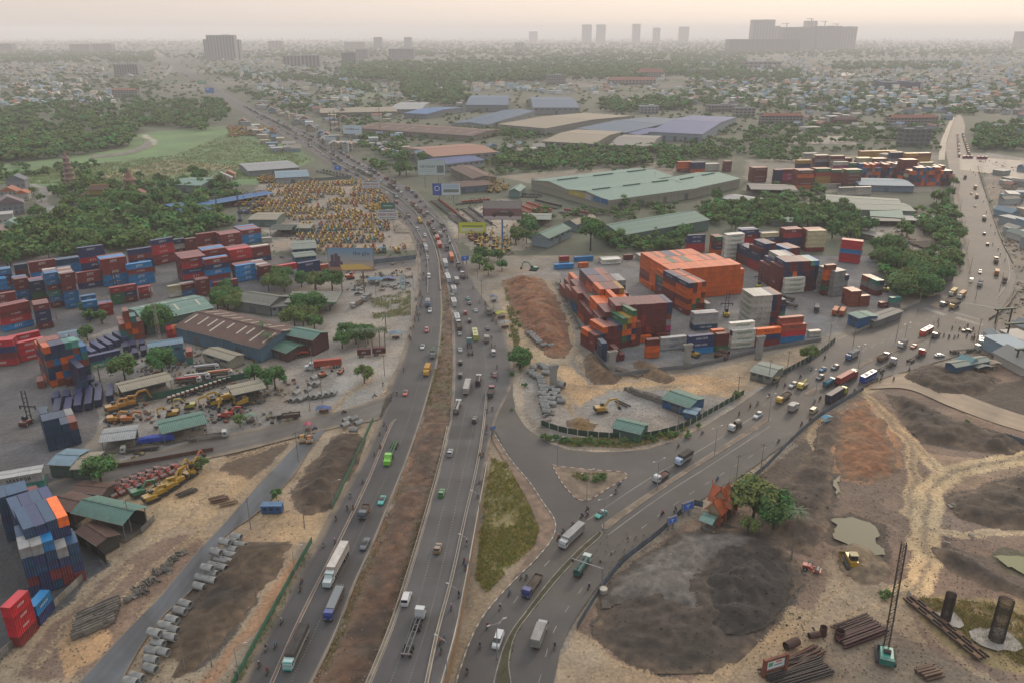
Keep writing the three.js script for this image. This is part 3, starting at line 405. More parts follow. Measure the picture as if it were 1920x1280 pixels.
// yard, reference pixel (top front corner of column k), direction pixel or degrees, S = long side to camera / E = doors to camera, rows of columns (bottom to top)
function block(yard,ref,dir,mode,len,rows,{ k=0,h,gap=0.06,jit=0.08,side=1,logos=1 }={}) {
  const sc={ L:1.15,Q:1.07,P:1.05,F:1.27 }[yard],t0=h ?? (rows[0][k].length),p=at(ref[0],ref[1],t0*CH*sc),phi=Array.isArray(dir)?yawOf(p,at(dir[0],dir[1],t0*CH*sc)) :dir*PI/180;
  const r=V(Math.cos(phi),0,-Math.sin(phi)),f=V(-Math.sin(phi),0,-Math.cos(phi)),L=CG[len].len,wu=sc*(mode === 'S'?L+0.35 :CW+gap),wf=sc*(mode === 'S'?CW+gap :L+0.4);
  rows.forEach((cols,j) => cols.forEach((s,i) => [...s].forEach((ch,t) => {
    if (ch === '.') return;
    const hide=(q) => (q ?? '').length>t+0.5,buried=j>0 && t<s.length - 1 && hide(rows[j - 1]?.[i]) && (i>0?hide(cols[i - 1]) :false) && (i<cols.length - 1?hide(cols[i+1]) :false);
    if (buried) return;
    const c=p.clone().setY(0).addScaledVector(r,(i - k+0.5)*wu+R(-jit,jit)*(mode === 'S'?3 :1)).addScaledVector(f,(j+0.5)*wf+R(-jit,jit)*(mode === 'S'?1 :3));
    c.y=t*CH*sc+0.02;cont.push({ c,sc,ry:(mode === 'S'?phi :phi - PI/2)+(rnd()<0.12?PI :0)*(mode === 'S'?1 :0),len,ch,yard,tier:t,size:(j === 0 || t >= s.length - 1?1 :0.2)*(mode === 'S'?L :5)/c.length(),front:j === 0 || t >= s.length - 1,logos });
  })));
}
const mix=(n,h,pal,v=0) => Array.from({ length:n },() => Array.from({ length:h - (rnd()<v?1 :0) },() => pick([...pal])).join(''));
const rep=(n,a) => Array.from({ length:n },() => a);
// yard behind the petrol station
const SL=35.6;
block('L',[338,486],[380,480],'S','40',[['nRnRr'],...rep(5,['rrrrr'])]);block('L',[382,488],SL,'S','40',[['brbnr'],['brbnb']]);block('L',[378,471],SL,'S','40',[['rbrrr'],['rbrrb'],['bbbrb'],['bbrrr']]);
block('L',[428,470],SL,'S','40',[['rrRR'],['rrRR'],['rrRr'],['rrrr']]);block('L',[440,500],SL,'S','40',[['bbb'],['rbr'],['rrr']]);block('L',[466,466],SL,'S','40',[['nrr'],['rrw']]);
block('L',[486,501],SL,'S','20',[['brr'],['brr'],['rbw'],['rrr'],['brr'],['rrw']]);block('L',[367,440],SL,'S','40',[['rrrr']]);block('L',[412,441],SL,'S','40',[['rrrr'],['rrrr'],['rbbr'],['rrrr']]);
block('L',[451,433],SL,'S','40',[['bbr'],['rbr'],['bbb'],['rrr'],['bbr'],['rrb']]);block('L',[282,452],[316,446],'S','40',[['rrRRn']]);block('L',[324,450],SL,'S','20',[['rrwn']]);block('L',[346,449],SL,'S','20',[['rrrr']]);
block('L',[237,470],SL,'S','40',[['rnnrn']]);block('L',[236,497],SL,'S','40',[['bbrb']]);block('L',[186,488],SL,'S','40',[['bbrrr'],['bbrrb'],['rrrrb'],['rrrrr']]);block('L',[144,466],SL,'S','40',[['nnnRnn']]);block('L',[141,513],SL,'S','40',[['nrr']]);
block('L',[110,515],SL,'S','20',[['bbbrrr'],['bbrrbw'],['brrbra'],['rrbrba'],['bbrrrw'],['rrrbbr']]);block('L',[81,514],SL,'S','20',[['rbtrbb'],['rbtrbb'],['rrbrba'],['rbbrbw']]);block('L',[53,529],SL,'S','20',[['rgnn'],['rgnn'],['rrnR']]);block('L',[23,525],SL,'S','20',[['bbrr'],['bbrr'],['rbrb']]);
block('L',[51,493],SL,'S','40',[['bbrr']]);block('L',[-8,507],SL,'S','20',[['brnb'],['brnb']]);block('L',[24,498],SL,'S','20',[['rrd']]);block('L',[99,489],SL,'S','40',[['bbd'],['bbd']]);block('L',[-45,530],SL,'S','40',[['rbb'],['rrb']]);
block('L',[-6,577],[51,565],'S','40',[['bRrr'],['brrr']]);block('L',[-30,556],SL,'S','40',[['rrr']]);block('L',[60,573],SL,'S','20',[['rnnr'],['rnnr'],['rrra']]);block('L',[150,557],SL,'S','20',[['dbb'],['dd']]);block('L',[153,567],SL,'S','20',[['ddb']]);
block('L',[203,541],SL,'S','20',[['ggR']]);block('L',[228,537],SL,'S','20',[['rnR']]);block('L',[258,540],SL,'S','20',[['rR']]);block('L',[182,572],SL,'S','20',[['RR'],['nb']]);block('L',[314,538],SL,'S','20',[['we']]);block('L',[340,535],SL,'S','20',[['br'],['bw']]);block('L',[367,526],SL,'S','20',[['rrr'],['rrr']]);block('L',[398,531],SL,'S','40',[['nr']]);
block('L',[515,500],SL,'S','40',[['R']]);block('L',[558,495],[600,488],'S','40',[['nn']]);block('L',[600,498],SL,'S','40',[['a','b']]);block('L',[490,447],20,'S','20',[['w']]);
// corner yard beside the machinery sheds
block('Q',[14,633],[74,620],'S','40',[['RR']]);block('Q',[21,646],[80,633],'S','40',[['RRR']]);block('Q',[-40,642],[18,637],'S','40',[['RrnR'],['RrnR']]);
block('Q',[79,652],[112,645],'E','20',[['ondado','aonbdn','nbaodn','aadodt','rdRbac','ndatb'],mix(6,6,'andotb',0.4),mix(6,5,'andot',0.4)]);block('Q',[135,665],[148,662],'E','20',[['nne','nna']]);block('Q',[145,690],[153,688],'E','40',[['ndnn']]);block('Q',[68,716],30,'E','20',[['a']]);block('Q',[122,712],30,'E','40',[['r']]);
for (const [x,y,l] of [[95,772,'40'],[117,769,'40'],[136,760,'40'],[155,757,'40'],[174,751,'40'],[196,743,'40'],[95,746,'20'],[114,744,'20'],[137,738,'20'],[159,735,'20'],[176,730,'20'],[160,714,'20'],[170,725,'20']]) block('Q',[x,y],24,'E',l,[['n']],{ jit:0.3 });
for (const [x,y] of [[146,646],[166,640],[180,634],[193,628],[208,622]]) block('Q',[x,y],[x+29,y+17],'S','40',[['n']],{ jit:0.2 });
for (const [x,y] of [[228,651],[243,648],[258,644],[246,661],[262,657]]) block('Q',[x,y],24,'E','20',[['n']],{ jit:0.3 });
block('Q',[165,669],[224,656],'S','40',[['tn']]);block('Q',[222,609],30,'E','20',[['tta','taoaa','aoat','aaa'],['tta','aaat','aaa','aa']]);block('Q',[312,619],30,'E','20',[['RR','Ro','ra']]);block('Q',[347,660],20,'E','20',[['ta']]);
block('Q',[70,778],24,'E','20',[['c']]);block('Q',[78,790],[108,783],'E','20',[['dddd','dddd','ddd','dda'],['dddd','ddd','ddd','ddk']]);
block('Q',[34,1032],[80,1018],'E','20',[['nrddk','nndnk','drndb','rrnk','rndd'],['ndndd','nnddn','ddnn','ddd','ddd']]);block('Q',[64,987],[100,975],'E','40',[['nddnnd','ndddnn','ddnnnd','ndndno'],['nddnd','ndddn','ddnnd','ndndn']],{ k:1 });block('Q',[-8,935],[28,925],'E','20',[['ddndd','rdndd','nrnrd','ndrr'],['ddnd','rdnd','nrnd','ndr']]);block('Q',[-14,900],[62,887],'S','40',[['gtk'],['gtk']]);
block('Q',[18,1140],[49,1110],'S','20',[['rRRR']]);block('Q',[65,1138],[90,1109],'S','20',[['nb']]);
// walled yard behind the clay mound (doors to the camera)
const SR=13.6;
block('P',[1155,574],[1250,568],'E','40',[['rrrr','rrrrr','rrrrr','rrrrrr','rrrrrr','rrrrrr','rrrarr','rrrrrr','rrRRrr','rRrrrr','rrrrrr','rrrrrr','rrrrrr','npkadn'],['rrr','aoooo','roooo','roooo','rooooo','roooo','roooo','roooo','rooo','rrrr','rrrr','rrrr'],['orr','ooor','rrrg','rrroro','rrrrrr','rrrrrr','rrrrrr','rrrryy','rrrrr','rrrr'],['bdra','nrrr','rrar','rrrror','rrrrar','rrrrrd','rrrrra','rrrrrr','rrrrrk','rrrrnk'],['nra','rrrr','rrrr','rrrrrn','rrrrnn','rrrrnn','rrrrna','rrrrra'],['rr','rrr','rooo','rr']],{ k:3 });
block('P',[1150,612],[1180,607],'E','40',[['rooo','rrrr','rrrr','rrrd','rgoyg','rnory','ronoog','rrra']],{ k:2 });block('P',[1117,630],[1128,628],'E','20',[['rrr','nnd','rrr','Rrr','rr'],['rro','rrr','rrr','rrr','rrrr']]);block('P',[1129,644],SR,'E','20',[['nnd']]);block('P',[1152,655],SR,'E','20',[['rr','r']]);block('P',[1064,545],60,'S','40',[['n']]);
block('P',[1258,507],[1400,495],'E','40',[[...rep(17,'oooooo'),'ooooo'],['oooooo','oooooo',...mix(14,6,'ooooraaog')],mix(13,6,'raoonaoo')],{ k:0,gap:0.02,jit:0.02 });
block('P',[1248,516],[1262,515],'E','40',[['rrngo','rgonc']],{ k:0 });block('P',[1222,536],SR,'E','40',[['o']]);block('P',[1293,532],[1318,529],'E','40',[['roroon','ngoorr','orgooo','ororor'],['rrrorn','ngrorr','orgroo','ororor']]);block('P',[1280,566],SR,'E','40',[['rr']]);
block('P',[1414,556],[1474,552],'E','40',[['wwwwww','wwwwww','wwwwww','wwwwww','Rnrnnn','rrrrrr','nntnd']]);block('P',[1474,492],[1558,488],'E','40',[['rrrrr','nrrnnn','nrrnrr','nrrorr','rnnnnn','rnrnrr','rrnrrr','rnrnrc','nrddnb'],['rrrr','nrrnn','rwwwww','rwwwww','rrrrrk','rrrrrn']],{ k:1 });block('P',[1474,523],[1512,520],'S','40',[['www']]);
block('P',[1436,458],[1470,455],'E','40',[['RRnnr','nrnnnn','nrannn','nrnnrr'],['rrnn','rrnn','rrnn']],{ k:1 });block('P',[1476,467],[1505,464],'E','40',[['rrrab','rrrrr','rrrrr','rrrrr']]);block('P',[1365,441],[1399,438],'S','40',[['wwwwww'],['wwwwww']]);block('P',[1517,433],[1554,432],'S','40',[['rewewe'.replace(/w/g,'e').slice(0,5)],['rrrrr'],['rrrrr'],['rrrrr']]);
block('P',[1474,431],SR,'S','40',[['nnnRr'],['nnnrr'],['rrrrr']]);block('P',[1430,438],SR,'S','40',[['nrne'],['nrnn']]);block('P',[1392,432],SR,'S','40',[['RRrn'],['rrrn'],['rrrk']]);block('P',[1291,442],SR,'S','40',[['RRnn'],['kkn']]);block('P',[1342,445],SR,'S','20',[['onrg'],['onra'],['oora']]);
block('P',[1578,449],[1615,453],'S','40',[['RRbRR'],['rrrrr'],['rrrr']],{ k:0 });block('P',[1568,510],[1590,507],'E','20',[['kkkkk','kkkkk','kkkkk','kkkn'],['kkkkk','kkkkk','kknn']]);block('P',[1550,498],SR,'S','20',[['rgrooa']]);block('P',[1598,547],SR,'S','20',[['aaa'],['aaa'],['rra']]);block('P',[1614,556],SR,'S','20',[['aa']]);block('P',[1672,559],SR,'S','20',[['kt']]);block('P',[1645,527],SR,'E','20',[['rkt','rkd'],['rka','rkn']]);block('P',[1652,568],SR,'S','20',[['r']]);
// row along the wall, long sides to the camera
block('P',[1293,632],[1341,627],'S','40',[['bnn']]);block('P',[1345,627],SR,'S','20',[['grr']]);block('P',[1336,620],SR,'S','20',[['rro']]);block('P',[1374,621],[1417,617],'S','40',[['www']]);block('P',[1370,607],[1413,603],'S','40',[['wwww']]);block('P',[1420,618],SR,'S','40',[['rno']]);block('P',[1468,611],SR,'S','40',[['bRa'],['baaa']]);block('P',[1518,622],SR,'S','20',[['w']],{ logos:'KMT' });block('P',[1241,635],[1292,630],'S','40',[['kk']]);block('P',[1213,638],SR,'S','20',[['oor']]);block('P',[1303,589],[1346,586],'S','40',[['dkk'],['dkk']]);block('P',[1198,632],SR,'S','20',[['o']]);block('P',[1232,628],SR,'S','20',[['r']]);block('P',[1398,547],SR,'S','20',[['oa']]);block('P',[1325,570],SR,'E','20',[['gw']]);
// loose boxes at the back
block('P',[1039,497],SR,'S','40',[['b']]);block('P',[1049,482],SR,'S','20',[['kR']]);block('P',[1077,483],SR,'S','40',[['b']]);block('P',[1130,488],SR,'S','40',[['w'],['w'],['k']]);block('P',[1170,479],SR,'S','20',[['r']]);block('P',[1206,484],SR,'E','40',rep(1,['w','w','w','k']));block('P',[1085,494],SR,'S','20',[['o']]);
// distant yard past the long sheds
block('F',[1412,315],8,'S','40',[['rrrr'],['rrra'],['rrra']]);block('F',[1455,319],8,'S','20',[['rnnn'],['rnna']]);block('F',[1468,318],8,'S','40',[['rppr'],['rrra']]);block('F',[1499,320],8,'S','40',[['orror'],['rrrra'],['rrrra'],['rrrra']]);block('F',[1531,317],8,'S','40',[['ryyRg'],['rrrra'],['rrrra']]);block('F',[1557,319],8,'S','40',[['aaRg'],['rrra']]);block('F',[1589,319],8,'S','40',[['grrrg'],['rrrra'],['rrrre']]);block('F',[1497,301],8,'S','40',[['nny'],['rry']]);block('F',[1532,292],8,'S','40',[['rnkr'],['rrre'],['rrre']]);block('F',[1560,293],8,'S','40',[['wkwr'],['rrre']]);block('F',[1586,297],8,'S','20',[['rrr'],['rra']]);block('F',[1612,297],8,'S','40',[['rwwe'],['rrre'],['rrre']]);block('F',[1639,298],8,'S','40',[['rrrr'],['rrre'],['rrre']]);
block('F',[1566,304],8,'S','40',[['arpw']]);block('F',[1595,306],8,'S','40',[['argg']]);block('F',[1625,307],8,'S','40',[['rnpp']]);block('F',[1695,300],8,'S','40',[['rrrrrr'],['rrrrra'],['rrrrra']]);block('F',[1672,286],8,'S','40',[['knn'],['knn']]);block('F',[1615,284],8,'S','40',[['yy','yy','yy'],['ya','yy','ay']]);block('F',[1510,288],8,'S','40',[['wwk'],['rww']]);block('F',[1700,288],8,'S','40',[['nay','yya'],['nay','yyn']]);block('F',[1727,305],8,'S','40',[['rre']]);
block('F',[1621,316],8,'E','20',[mix(19,4,'dbanorrk',0.4),mix(19,4,'dbanoark',0.4)]);block('F',[1715,322],8,'E','20',[mix(13,5,'dbanoarR',0.6),mix(13,5,'eaoarrn',0.6),mix(13,4,'aonrr',0.6)]);block('F',[1525,330],60,'S','40',[['www']]);
block('F',[1273,304],10,'S','40',[['roo'],['rra']]);block('F',[1297,305],10,'S','40',[['onn'],['rnn']]);block('F',[1324,308],10,'S','40',[['ww'],['kw'],['wk']]);block('F',[1360,303],10,'S','20',[['rrr'],['rra']]);block('F',[1540,346],8,'S','40',[['w','k']]);block('F',[1575,352],8,'S','40',[['wk','ww']]);
{
  cont.sort((a,b) => b.size - a.size);
  const wearM={},cm=(ch) => wearM[ch] ??= [0.88,1,1.1].map((k) => { const c=lin(CCOL[ch][0]).multiplyScalar(k);return new THREE.MeshStandardMaterial({ color:c.multiplyScalar(1.05),roughness:0.42,map:T.wear,side:THREE.DoubleSide });});
  const dark=M('#2b2d2f',0.7),steel=M('#8d8f90',0.5),rest=[];
  cont.forEach((q,i) => {
    const g=CG[q.len],ms=cm(q.ch),m=ms[Math.floor(hash(i,3)*3)];
    if (i >= 300) { const b=g.plain.clone();b.scale(q.sc,q.sc,q.sc);b.rotateY(q.ry);b.translate(q.c.x,q.c.y,q.c.z);tint(b,lin(CCOL[q.ch][0]).multiplyScalar(0.95+0.4*hash(i,5)));rest.push(b);const st=YARDS[q.yard][2][q.ch],iq=st?st[Math.floor(hash(i,9)*st.length)] :null;if (iq && q.front) { const w=logo(iq,q.len)[Math.cos(q.ry) >= 0?0 :1].clone();w.scale(q.sc,q.sc,q.sc);w.rotateY(q.ry);w.translate(q.c.x,q.c.y,q.c.z);rest.push(tint(w,LOGO[iq][3]));} return;}
    const [yl,grp,lg]=YARDS[q.yard],set=lg[q.ch],id=q.logos === 'KMT'?'KMT' :set?set[Math.floor(hash(i,9)*set.length)] :null,big=q.c.length()<520;
    const t=thing('shipping_container',`${CCOL[q.ch][1]} ${q.len === '40' ? 'long' : 'short'} container ${id ? 'with lettering ' : ''}${TIER[q.tier]} ${yl}`,'container',q.c,q.ry,grp);t.scale.setScalar(q.sc);
    part(t,'body',g.body,m);part(t,'frame',g.frame,m);
    if (big) { if (q.ch === 'w' && q.yard === 'P') part(t,'cooling_unit',g.unit,dark);else { const a=part(t,'door',g.doorA,m),b=part(t,'door',g.doorB,m);part(a,'lock_rod',g.rodA,steel);part(b,'lock_rod',g.rodB,steel);} }
    if (id) for (const g2 of logo(id,q.len)) part(t,'lettering',g2,M(LOGO[id][3],0.6));
  });
  if (rest.length) { const m=struct('shipping_containers',mg(rest),M('#ffffff',0.42,{ map:T.wear,vertexColors:true }),'stuff','mass of stacked shipping containers deeper in the yards');m.userData.category='containers';}
  console.log('containers',cont.length);
}

// ---------- sheds ----------
const ROOF={ teal:'#5f8f83',green:'#4f8270',pale:'#8d9c92',white:'#a9b0b3',blue:'#2f78b8',sky:'#7fa3b8',grey:'#8a8a86',tan:'#a2977f',brown:'#6b4a40',rust:'#75584c',salmon:'#b07a63',navy:'#3a5a9c',cream:'#aaa48f',red:'#a05a45',dblue:'#2a6288',mint:'#7fa89c',dark:'#4b5650',olive:'#7d8075' };
const roofM=(k) => k === 'rust' || k === 'brown'?M(ROOF[k],0.75,{ map:T.rust,bumpMap:T.metalB,bumpScale:0.06 }) :M(ROOF[k],0.7,{ map:T.metal,bumpMap:T.metalB,bumpScale:0.06 });
const tri=(a) => { const g=new THREE.BufferGeometry();g.setAttribute('position',new THREE.Float32BufferAttribute(a.flatMap((v) => [v.x,v.y,v.z]),3));g.computeVertexNormals();return fin(g);};
function shed(label,a,b,d,e,rise,roof,wall='#8d9593',{ ridge='u',open=false,name='shed',cat='shed',sky=0,vents=0,windows=0,doors=1,over=0.6 }={}) {
  let A=at(a[0],a[1],e),B=at(b[0],b[1],e),D=at(d[0],d[1],e);let ry=yawOf(A,B),U=B.clone().sub(A).setY(0),L=U.length();U.normalize();const N=V(U.z,0,-U.x);let W=D.clone().sub(A).dot(N),sh=D.clone().sub(A).dot(U);
  if (W<0) { W=-W;N.negate();} if (W<3) W=3;
  if (ridge === 'v') { [L,W]=[W,L];}                                                   // ridge runs across
  const c=A.clone().setY(0).addScaledVector(U,(ridge === 'v'?W :L)/2).addScaledVector(N,(ridge === 'v'?L :W)/2),o=thing(name,label,cat,c,ridge === 'v'?ry+PI/2 :ry);
  const l=L/2,w=W/2,lo=l+over,wo=w+over,ey=e - over*rise/w,th=0.12,rm=roofM(roof);
  const wm=M(wall,0.75,{ map:T.metal });
  if (open) { const n=Math.max(2,Math.ceil(L/7));for (let i=0;i<n;i++) for (const s of [-1,1]) part(o,'post',bx(0.22,e,0.22,-l+0.3+(L - 0.6)*i/(n - 1),e/2,s*(w - 0.2)),M('#6b6f6e',0.6));part(o,'floor_slab',bx(L,0.1,W,0,0.03,0),M('#6f6a62',0.9,{ map:T.earth }));part(o,'back_wall',bx(L - 0.6,e*0.8,0.12,0,e*0.4,-w+0.5),wm);}
  else { part(o,'wall',mg([bx(L,e,0.2,0,e/2,w),bx(L,e,0.2,0,e/2,-w),bx(0.2,e,W - 0.2,l - 0.1,e/2,0),bx(0.2,e,W - 0.2,-l+0.1,e/2,0),tri([V(l - 0.1,e,w),V(l - 0.1,e,-w),V(l - 0.1,e+rise,0)]),tri([V(-l+0.1,e,-w),V(-l+0.1,e,w),V(-l+0.1,e+rise,0)])]),wm);
    for (let i=0;i<doors;i++) part(o,'door',mg([bx(Math.min(4,L/4),e*0.6,0.12,-l+L*(i+0.5)/doors,e*0.3,w+0.12)]),M('#59636a',0.6,{ map:T.metal }));
    for (let i=0;i<windows;i++) part(o,'window',bx(L/windows*0.55,Math.min(1.4,e*0.25),0.1,-l+L*(i+0.5)/windows,e*0.72,w+0.12),M('#39464d',0.2));if (e>5.5 && L>25) for (let i=1;i<Math.floor(L/8);i++) part(o,'pilaster',bx(0.3,e - 0.2,0.14,-l+8*i,e/2 - 0.1,w+0.14),M('#6f7674',0.7));}
  for (const s of [1,-1]) { const g=tri([V(-lo,ey,s*wo),V(lo,ey,s*wo),V(lo,e+rise,0),V(-lo,ey,s*wo),V(lo,e+rise,0),V(-lo,e+rise,0)].map((p) => p.add(V(0,th,0))));const sl=part(o,'roof_slope',g,rm);
    for (let i=0;i<sky;i++) { const x=-l+L*(i+0.3+0.4*hash(i,s+5))/sky,z0=0.15,z1=0.45+0.4*hash(i,s+9),q=(f) => V(0,e+rise - rise*f+th+0.06,s*w*f);const p=[q(z0),q(z1)];part(sl,'skylight',tri([V(x,p[0].y,p[0].z),V(x+1,p[0].y,p[0].z),V(x+1,p[1].y,p[1].z),V(x,p[0].y,p[0].z),V(x+1,p[1].y,p[1].z),V(x,p[1].y,p[1].z)]),M('#b5ad9c',0.5));} }
  part(o,'ridge_cap',bx(L+2*over,0.16,0.7,0,e+rise+0.14,0),rm);for (const q of [1,-1]) part(o,'gutter',bx(L+2*over,0.2,0.2,0,ey,q*wo),M('#7d8280',0.6));
  for (let i=0;i<vents;i++) { const v=part(o,'roof_vent',mg([bx(L/vents*0.55,0.9,1.8,-l+L*(i+0.5)/vents,e+rise+0.55,0)]),M('#4f7468',0.6));part(v,'vent_roof',bx(L/vents*0.57,0.12,2.4,-l+L*(i+0.5)/vents,e+rise+1.06,0),rm);}
  o.userData.dim=undefined;delete o.userData.dim;return { o,L,W,e,l,w };
}
const S=shed;
const frontShed=S('long pale green showroom shed with a row of shop signs, end bay',[1140,376],[1308,353],[1066,354],9,3.2,'mint','#a3a28f',{ vents:3,doors:4 });
S('long pale green warehouse behind the signed showroom shed',[1066,356],[1262,331],[998,338],9,3.2,'mint','#a3a28f',{ vents:3 });S('pale green warehouse extension joined to the showroom shed',[1308,352],[1388,335],[1258,333],9,3,'mint','#a3a28f',{ vents:2 });
S('wide green roofed factory shed behind the trees of the container yard',[1167,441],[1330,412],[1132,422],8,4,'teal','#63867b');S('small pale blue barn with green gable roof beside the tall tree',[1028,447],[1070,428],[997,443],7,2.6,'teal','#8fa3aa',{ windows:4 });S('beige arched shed behind the pale blue barn',[1081,421],[1121,410],[1056,417],6,2.4,'tan','#7f969c');S('teal barn by the parked trucks',[974,359],[985,350],[953,359],6,2.4,'mint','#72958e');S('low pale roofed shelter behind the car advertising billboard',[976,411],[1032,412],[976,400],5,0.8,'pale','#75807b',{ open:true });
S('olive grey hall next to the petrol station',[440,563],[505,573],[468,546],6,2.5,'olive','#7d857f');S('large rusty brown factory hall with a pale blue wall',[327,612],[487,652],[398,578],7,3.2,'brown','#587f97',{ sky:9,doors:2 });S('patched teal and brown hall behind the dark trees',[272,604],[398,577],[213,584],7,2.6,'mint','#6d8e88',{ sky:3 });S('two storey maroon house with a bright teal roof',[536,627],[586,637],[547,610],8,1.6,'teal','#5c2d2c',{ windows:4,name:'house',cat:'house' });S('low green roof joined to the maroon house',[498,648],[537,661],[531,631],4.5,1.2,'green','#5c3a36');
S('pale blue two storey store with a white roof',[279,651],[341,642],[288,640],9,1,'sky','#4f8aa8',{ windows:3 });S('cream walled workshop with a grey roof',[381,660],[430,675],[410,651],4.5,0.9,'cream','#a5a28f',{ windows:2 });S('long pale roofed shelter over red machinery',[229,733],[320,711],[219,718],6,1,'cream','#5f6462',{ open:true });S('teal roofed open shelter beside parked excavators',[304,811],[386,792],[298,788],5,1.2,'teal','#5c6a64',{ open:true });S('blue white roofed open shelter beside the tarp covered truck',[188,828],[250,820],[188,805],5,0.6,'white','#788a96',{ open:true });S('pale teal roofed hut at the container yard gate',[91,869],[131,871],[114,841],5,0.8,'sky','#4d6b5c');S('beige roofed hut at the container yard gate',[134,878],[170,876],[152,849],4.5,0.8,'cream','#5a7263');S('cream roofed excavator shelter by the concrete pipes',[438,739],[496,726],[426,724],6,0.6,'cream','#565b5a',{ open:true });S('small white roofed hut among the trailers',[113,634],[148,628],[120,622],4,0.5,'sky','#8d978f');
S('teal gabled machine shed with an open end',[136,959],[229,981],[170,927],6.5,1.6,'teal','#3c4944',{ open:true });S('patched rusty lean-to beside the teal machine shed',[92,947],[134,957],[130,922],5,0.8,'rust','#4c4038');S('rusty striped lean-to in front of the teal machine shed',[144,995],[182,1020],[167,969],4.2,0.8,'rust','#42423a');S('dark flat roofed shack behind the rusty lean-to',[135,920],[190,925],[155,902],4,0.5,'rust','#4a4540');
S('turquoise roofed site hut inside the dark green fence',[1150,800],[1200,812],[1167,783],4,1.2,'teal','#3d6f63');S('green roofed site office on blue walls',[1243,746],[1292,763],[1264,727],4,1.3,'teal','#205f93',{ windows:4 });S('small pale blue cabin by the site office',[1284,771],[1304,776],[1298,762],3,0.3,'sky','#2a6a99');S('pale green roofed gatehouse by the roadside fence',[1408,695],[1447,705],[1433,678],4,0.9,'pale','#8a8a80',{ windows:3 });S('blue walled gatehouse with a teal roof at the container yard',[1592,588],[1612,597],[1613,578],5.5,0.5,'mint','#1f68a0',{ windows:2 });S('grey roofed parking shelter along the yard wall',[1640,602],[1692,583],[1632,592],4,0.4,'grey','#777');S('long green roofed stall with blue sides at the junction',[1793,687],[1857,675],[1780,678],4,0.7,'pale','#2d5f8d',{ doors:3 });S('tiny teal shelter beside the temple gate',[1315,973],[1334,980],[1326,962],3.2,0.8,'mint','#8a8a80',{ open:true });
S('white and blue roofed depot by the highway bend',[465,321],[560,314],[480,305],6,1.5,'white','#8d999b');S('blue roofed store with a white wall by the highway bend',[517,334],[579,331],[520,321],6,1.4,'sky','#a9aeae');S('long blue roofed shelter along the machinery yard',[336,394],[512,363],[336,386],5,0.8,'blue','#5d6f78',{ open:true });S('blue warehouse with a bright blue roof behind the woods',[337,399],[400,391],[345,379],7,1.4,'blue','#2f6690');S('teal arched hall among the trees near the temple',[312,346],[375,348],[335,332],7,1.8,'mint','#7d968e');S('beige roofed store inside the machinery yard',[465,412],[517,412],[480,399],5.5,1,'cream','#6d8a82');S('dark green shelter beside the machinery yard',[505,431],[545,431],[515,421],5,1.4,'dark','#40564e',{ open:true });S('small cream roofed hut beside the machinery yard',[556,428],[581,428],[565,420],4.5,0.8,'cream','#6d7a72');S('pale roofed yard office with blue walls',[548,468],[592,465],[545,453],4.5,0.8,'pale','#2a6d92',{ windows:4 });S('narrow pale roofed yard office behind the advertising hoarding',[553,483],[592,479],[553,474],4,0.5,'pale','#2a6d92',{ windows:4 });
S('rusty brown hall beside the highway, taller one',[845,314],[887,335],[880,309],8,2,'rust','#8a8478');S('rusty brown hall beside the highway, low one',[858,351],[925,346],[858,341],6,1.4,'brown','#6b7f94',{ doors:3 });S('salmon roofed furniture store',[813,294],[933,285],[797,275],10,3,'salmon','#a8a8a4',{ windows:8 });S('purple blue roofed annex of the furniture store',[827,309],[908,300],[820,297],8,2,'navy','#a9aeae',{ windows:8 });
S('beige striped roof factory hall',[1017,265],[1113,270],[1107,244],9,3,'tan','#9a978c',{ windows:8 });S('silver arched factory hall',[1143,272],[1220,275],[1187,253],8,3,'grey','#92928e');S('slate blue roofed factory with a beige stripe',[1080,241],[1173,249],[1160,215],9,3,'dblue','#8a8f92');S('lavender blue arched hall between factories',[1165,248],[1197,253],[1210,231],8,2.5,'navy','#8a9098');S('huge blue roofed factory hall',[1217,247],[1317,252],[1268,215],11,4,'navy','#9fb0bb',{ doors:5 });S('broad tan roofed factory hall',[933,233],[1023,241],[1047,208],10,3,'tan','#a5a49b',{ doors:4 });S('long slate blue warehouse beside the tan hall',[913,234],[1003,208],[873,225],9,2.6,'dblue','#9da6a9');S('dark blue roofed hall by the woods, western twin',[873,197],[953,197],[890,179],12,4,'dblue','#8f9ba0');S('dark blue roofed hall by the woods, eastern twin',[1000,202],[1087,202],[1010,182],12,4,'dblue','#a2a9ab',{ windows:8 });S('bright blue roofed shed by the crane',[757,212],[800,214],[790,199],8,3,'blue','#8e9aa3');S('very long rusty brown factory roof',[663,240],[885,255],[697,228],7,2.6,'brown','#9b9284',{ sky:8 });S('long beige factory roof beyond the highway',[600,212],[745,209],[600,203],7,2,'tan','#8d8b80');S('white industrial hall with side windows',[730,205],[790,205],[740,192],8,2.4,'white','#a3a8a8',{ windows:6 });
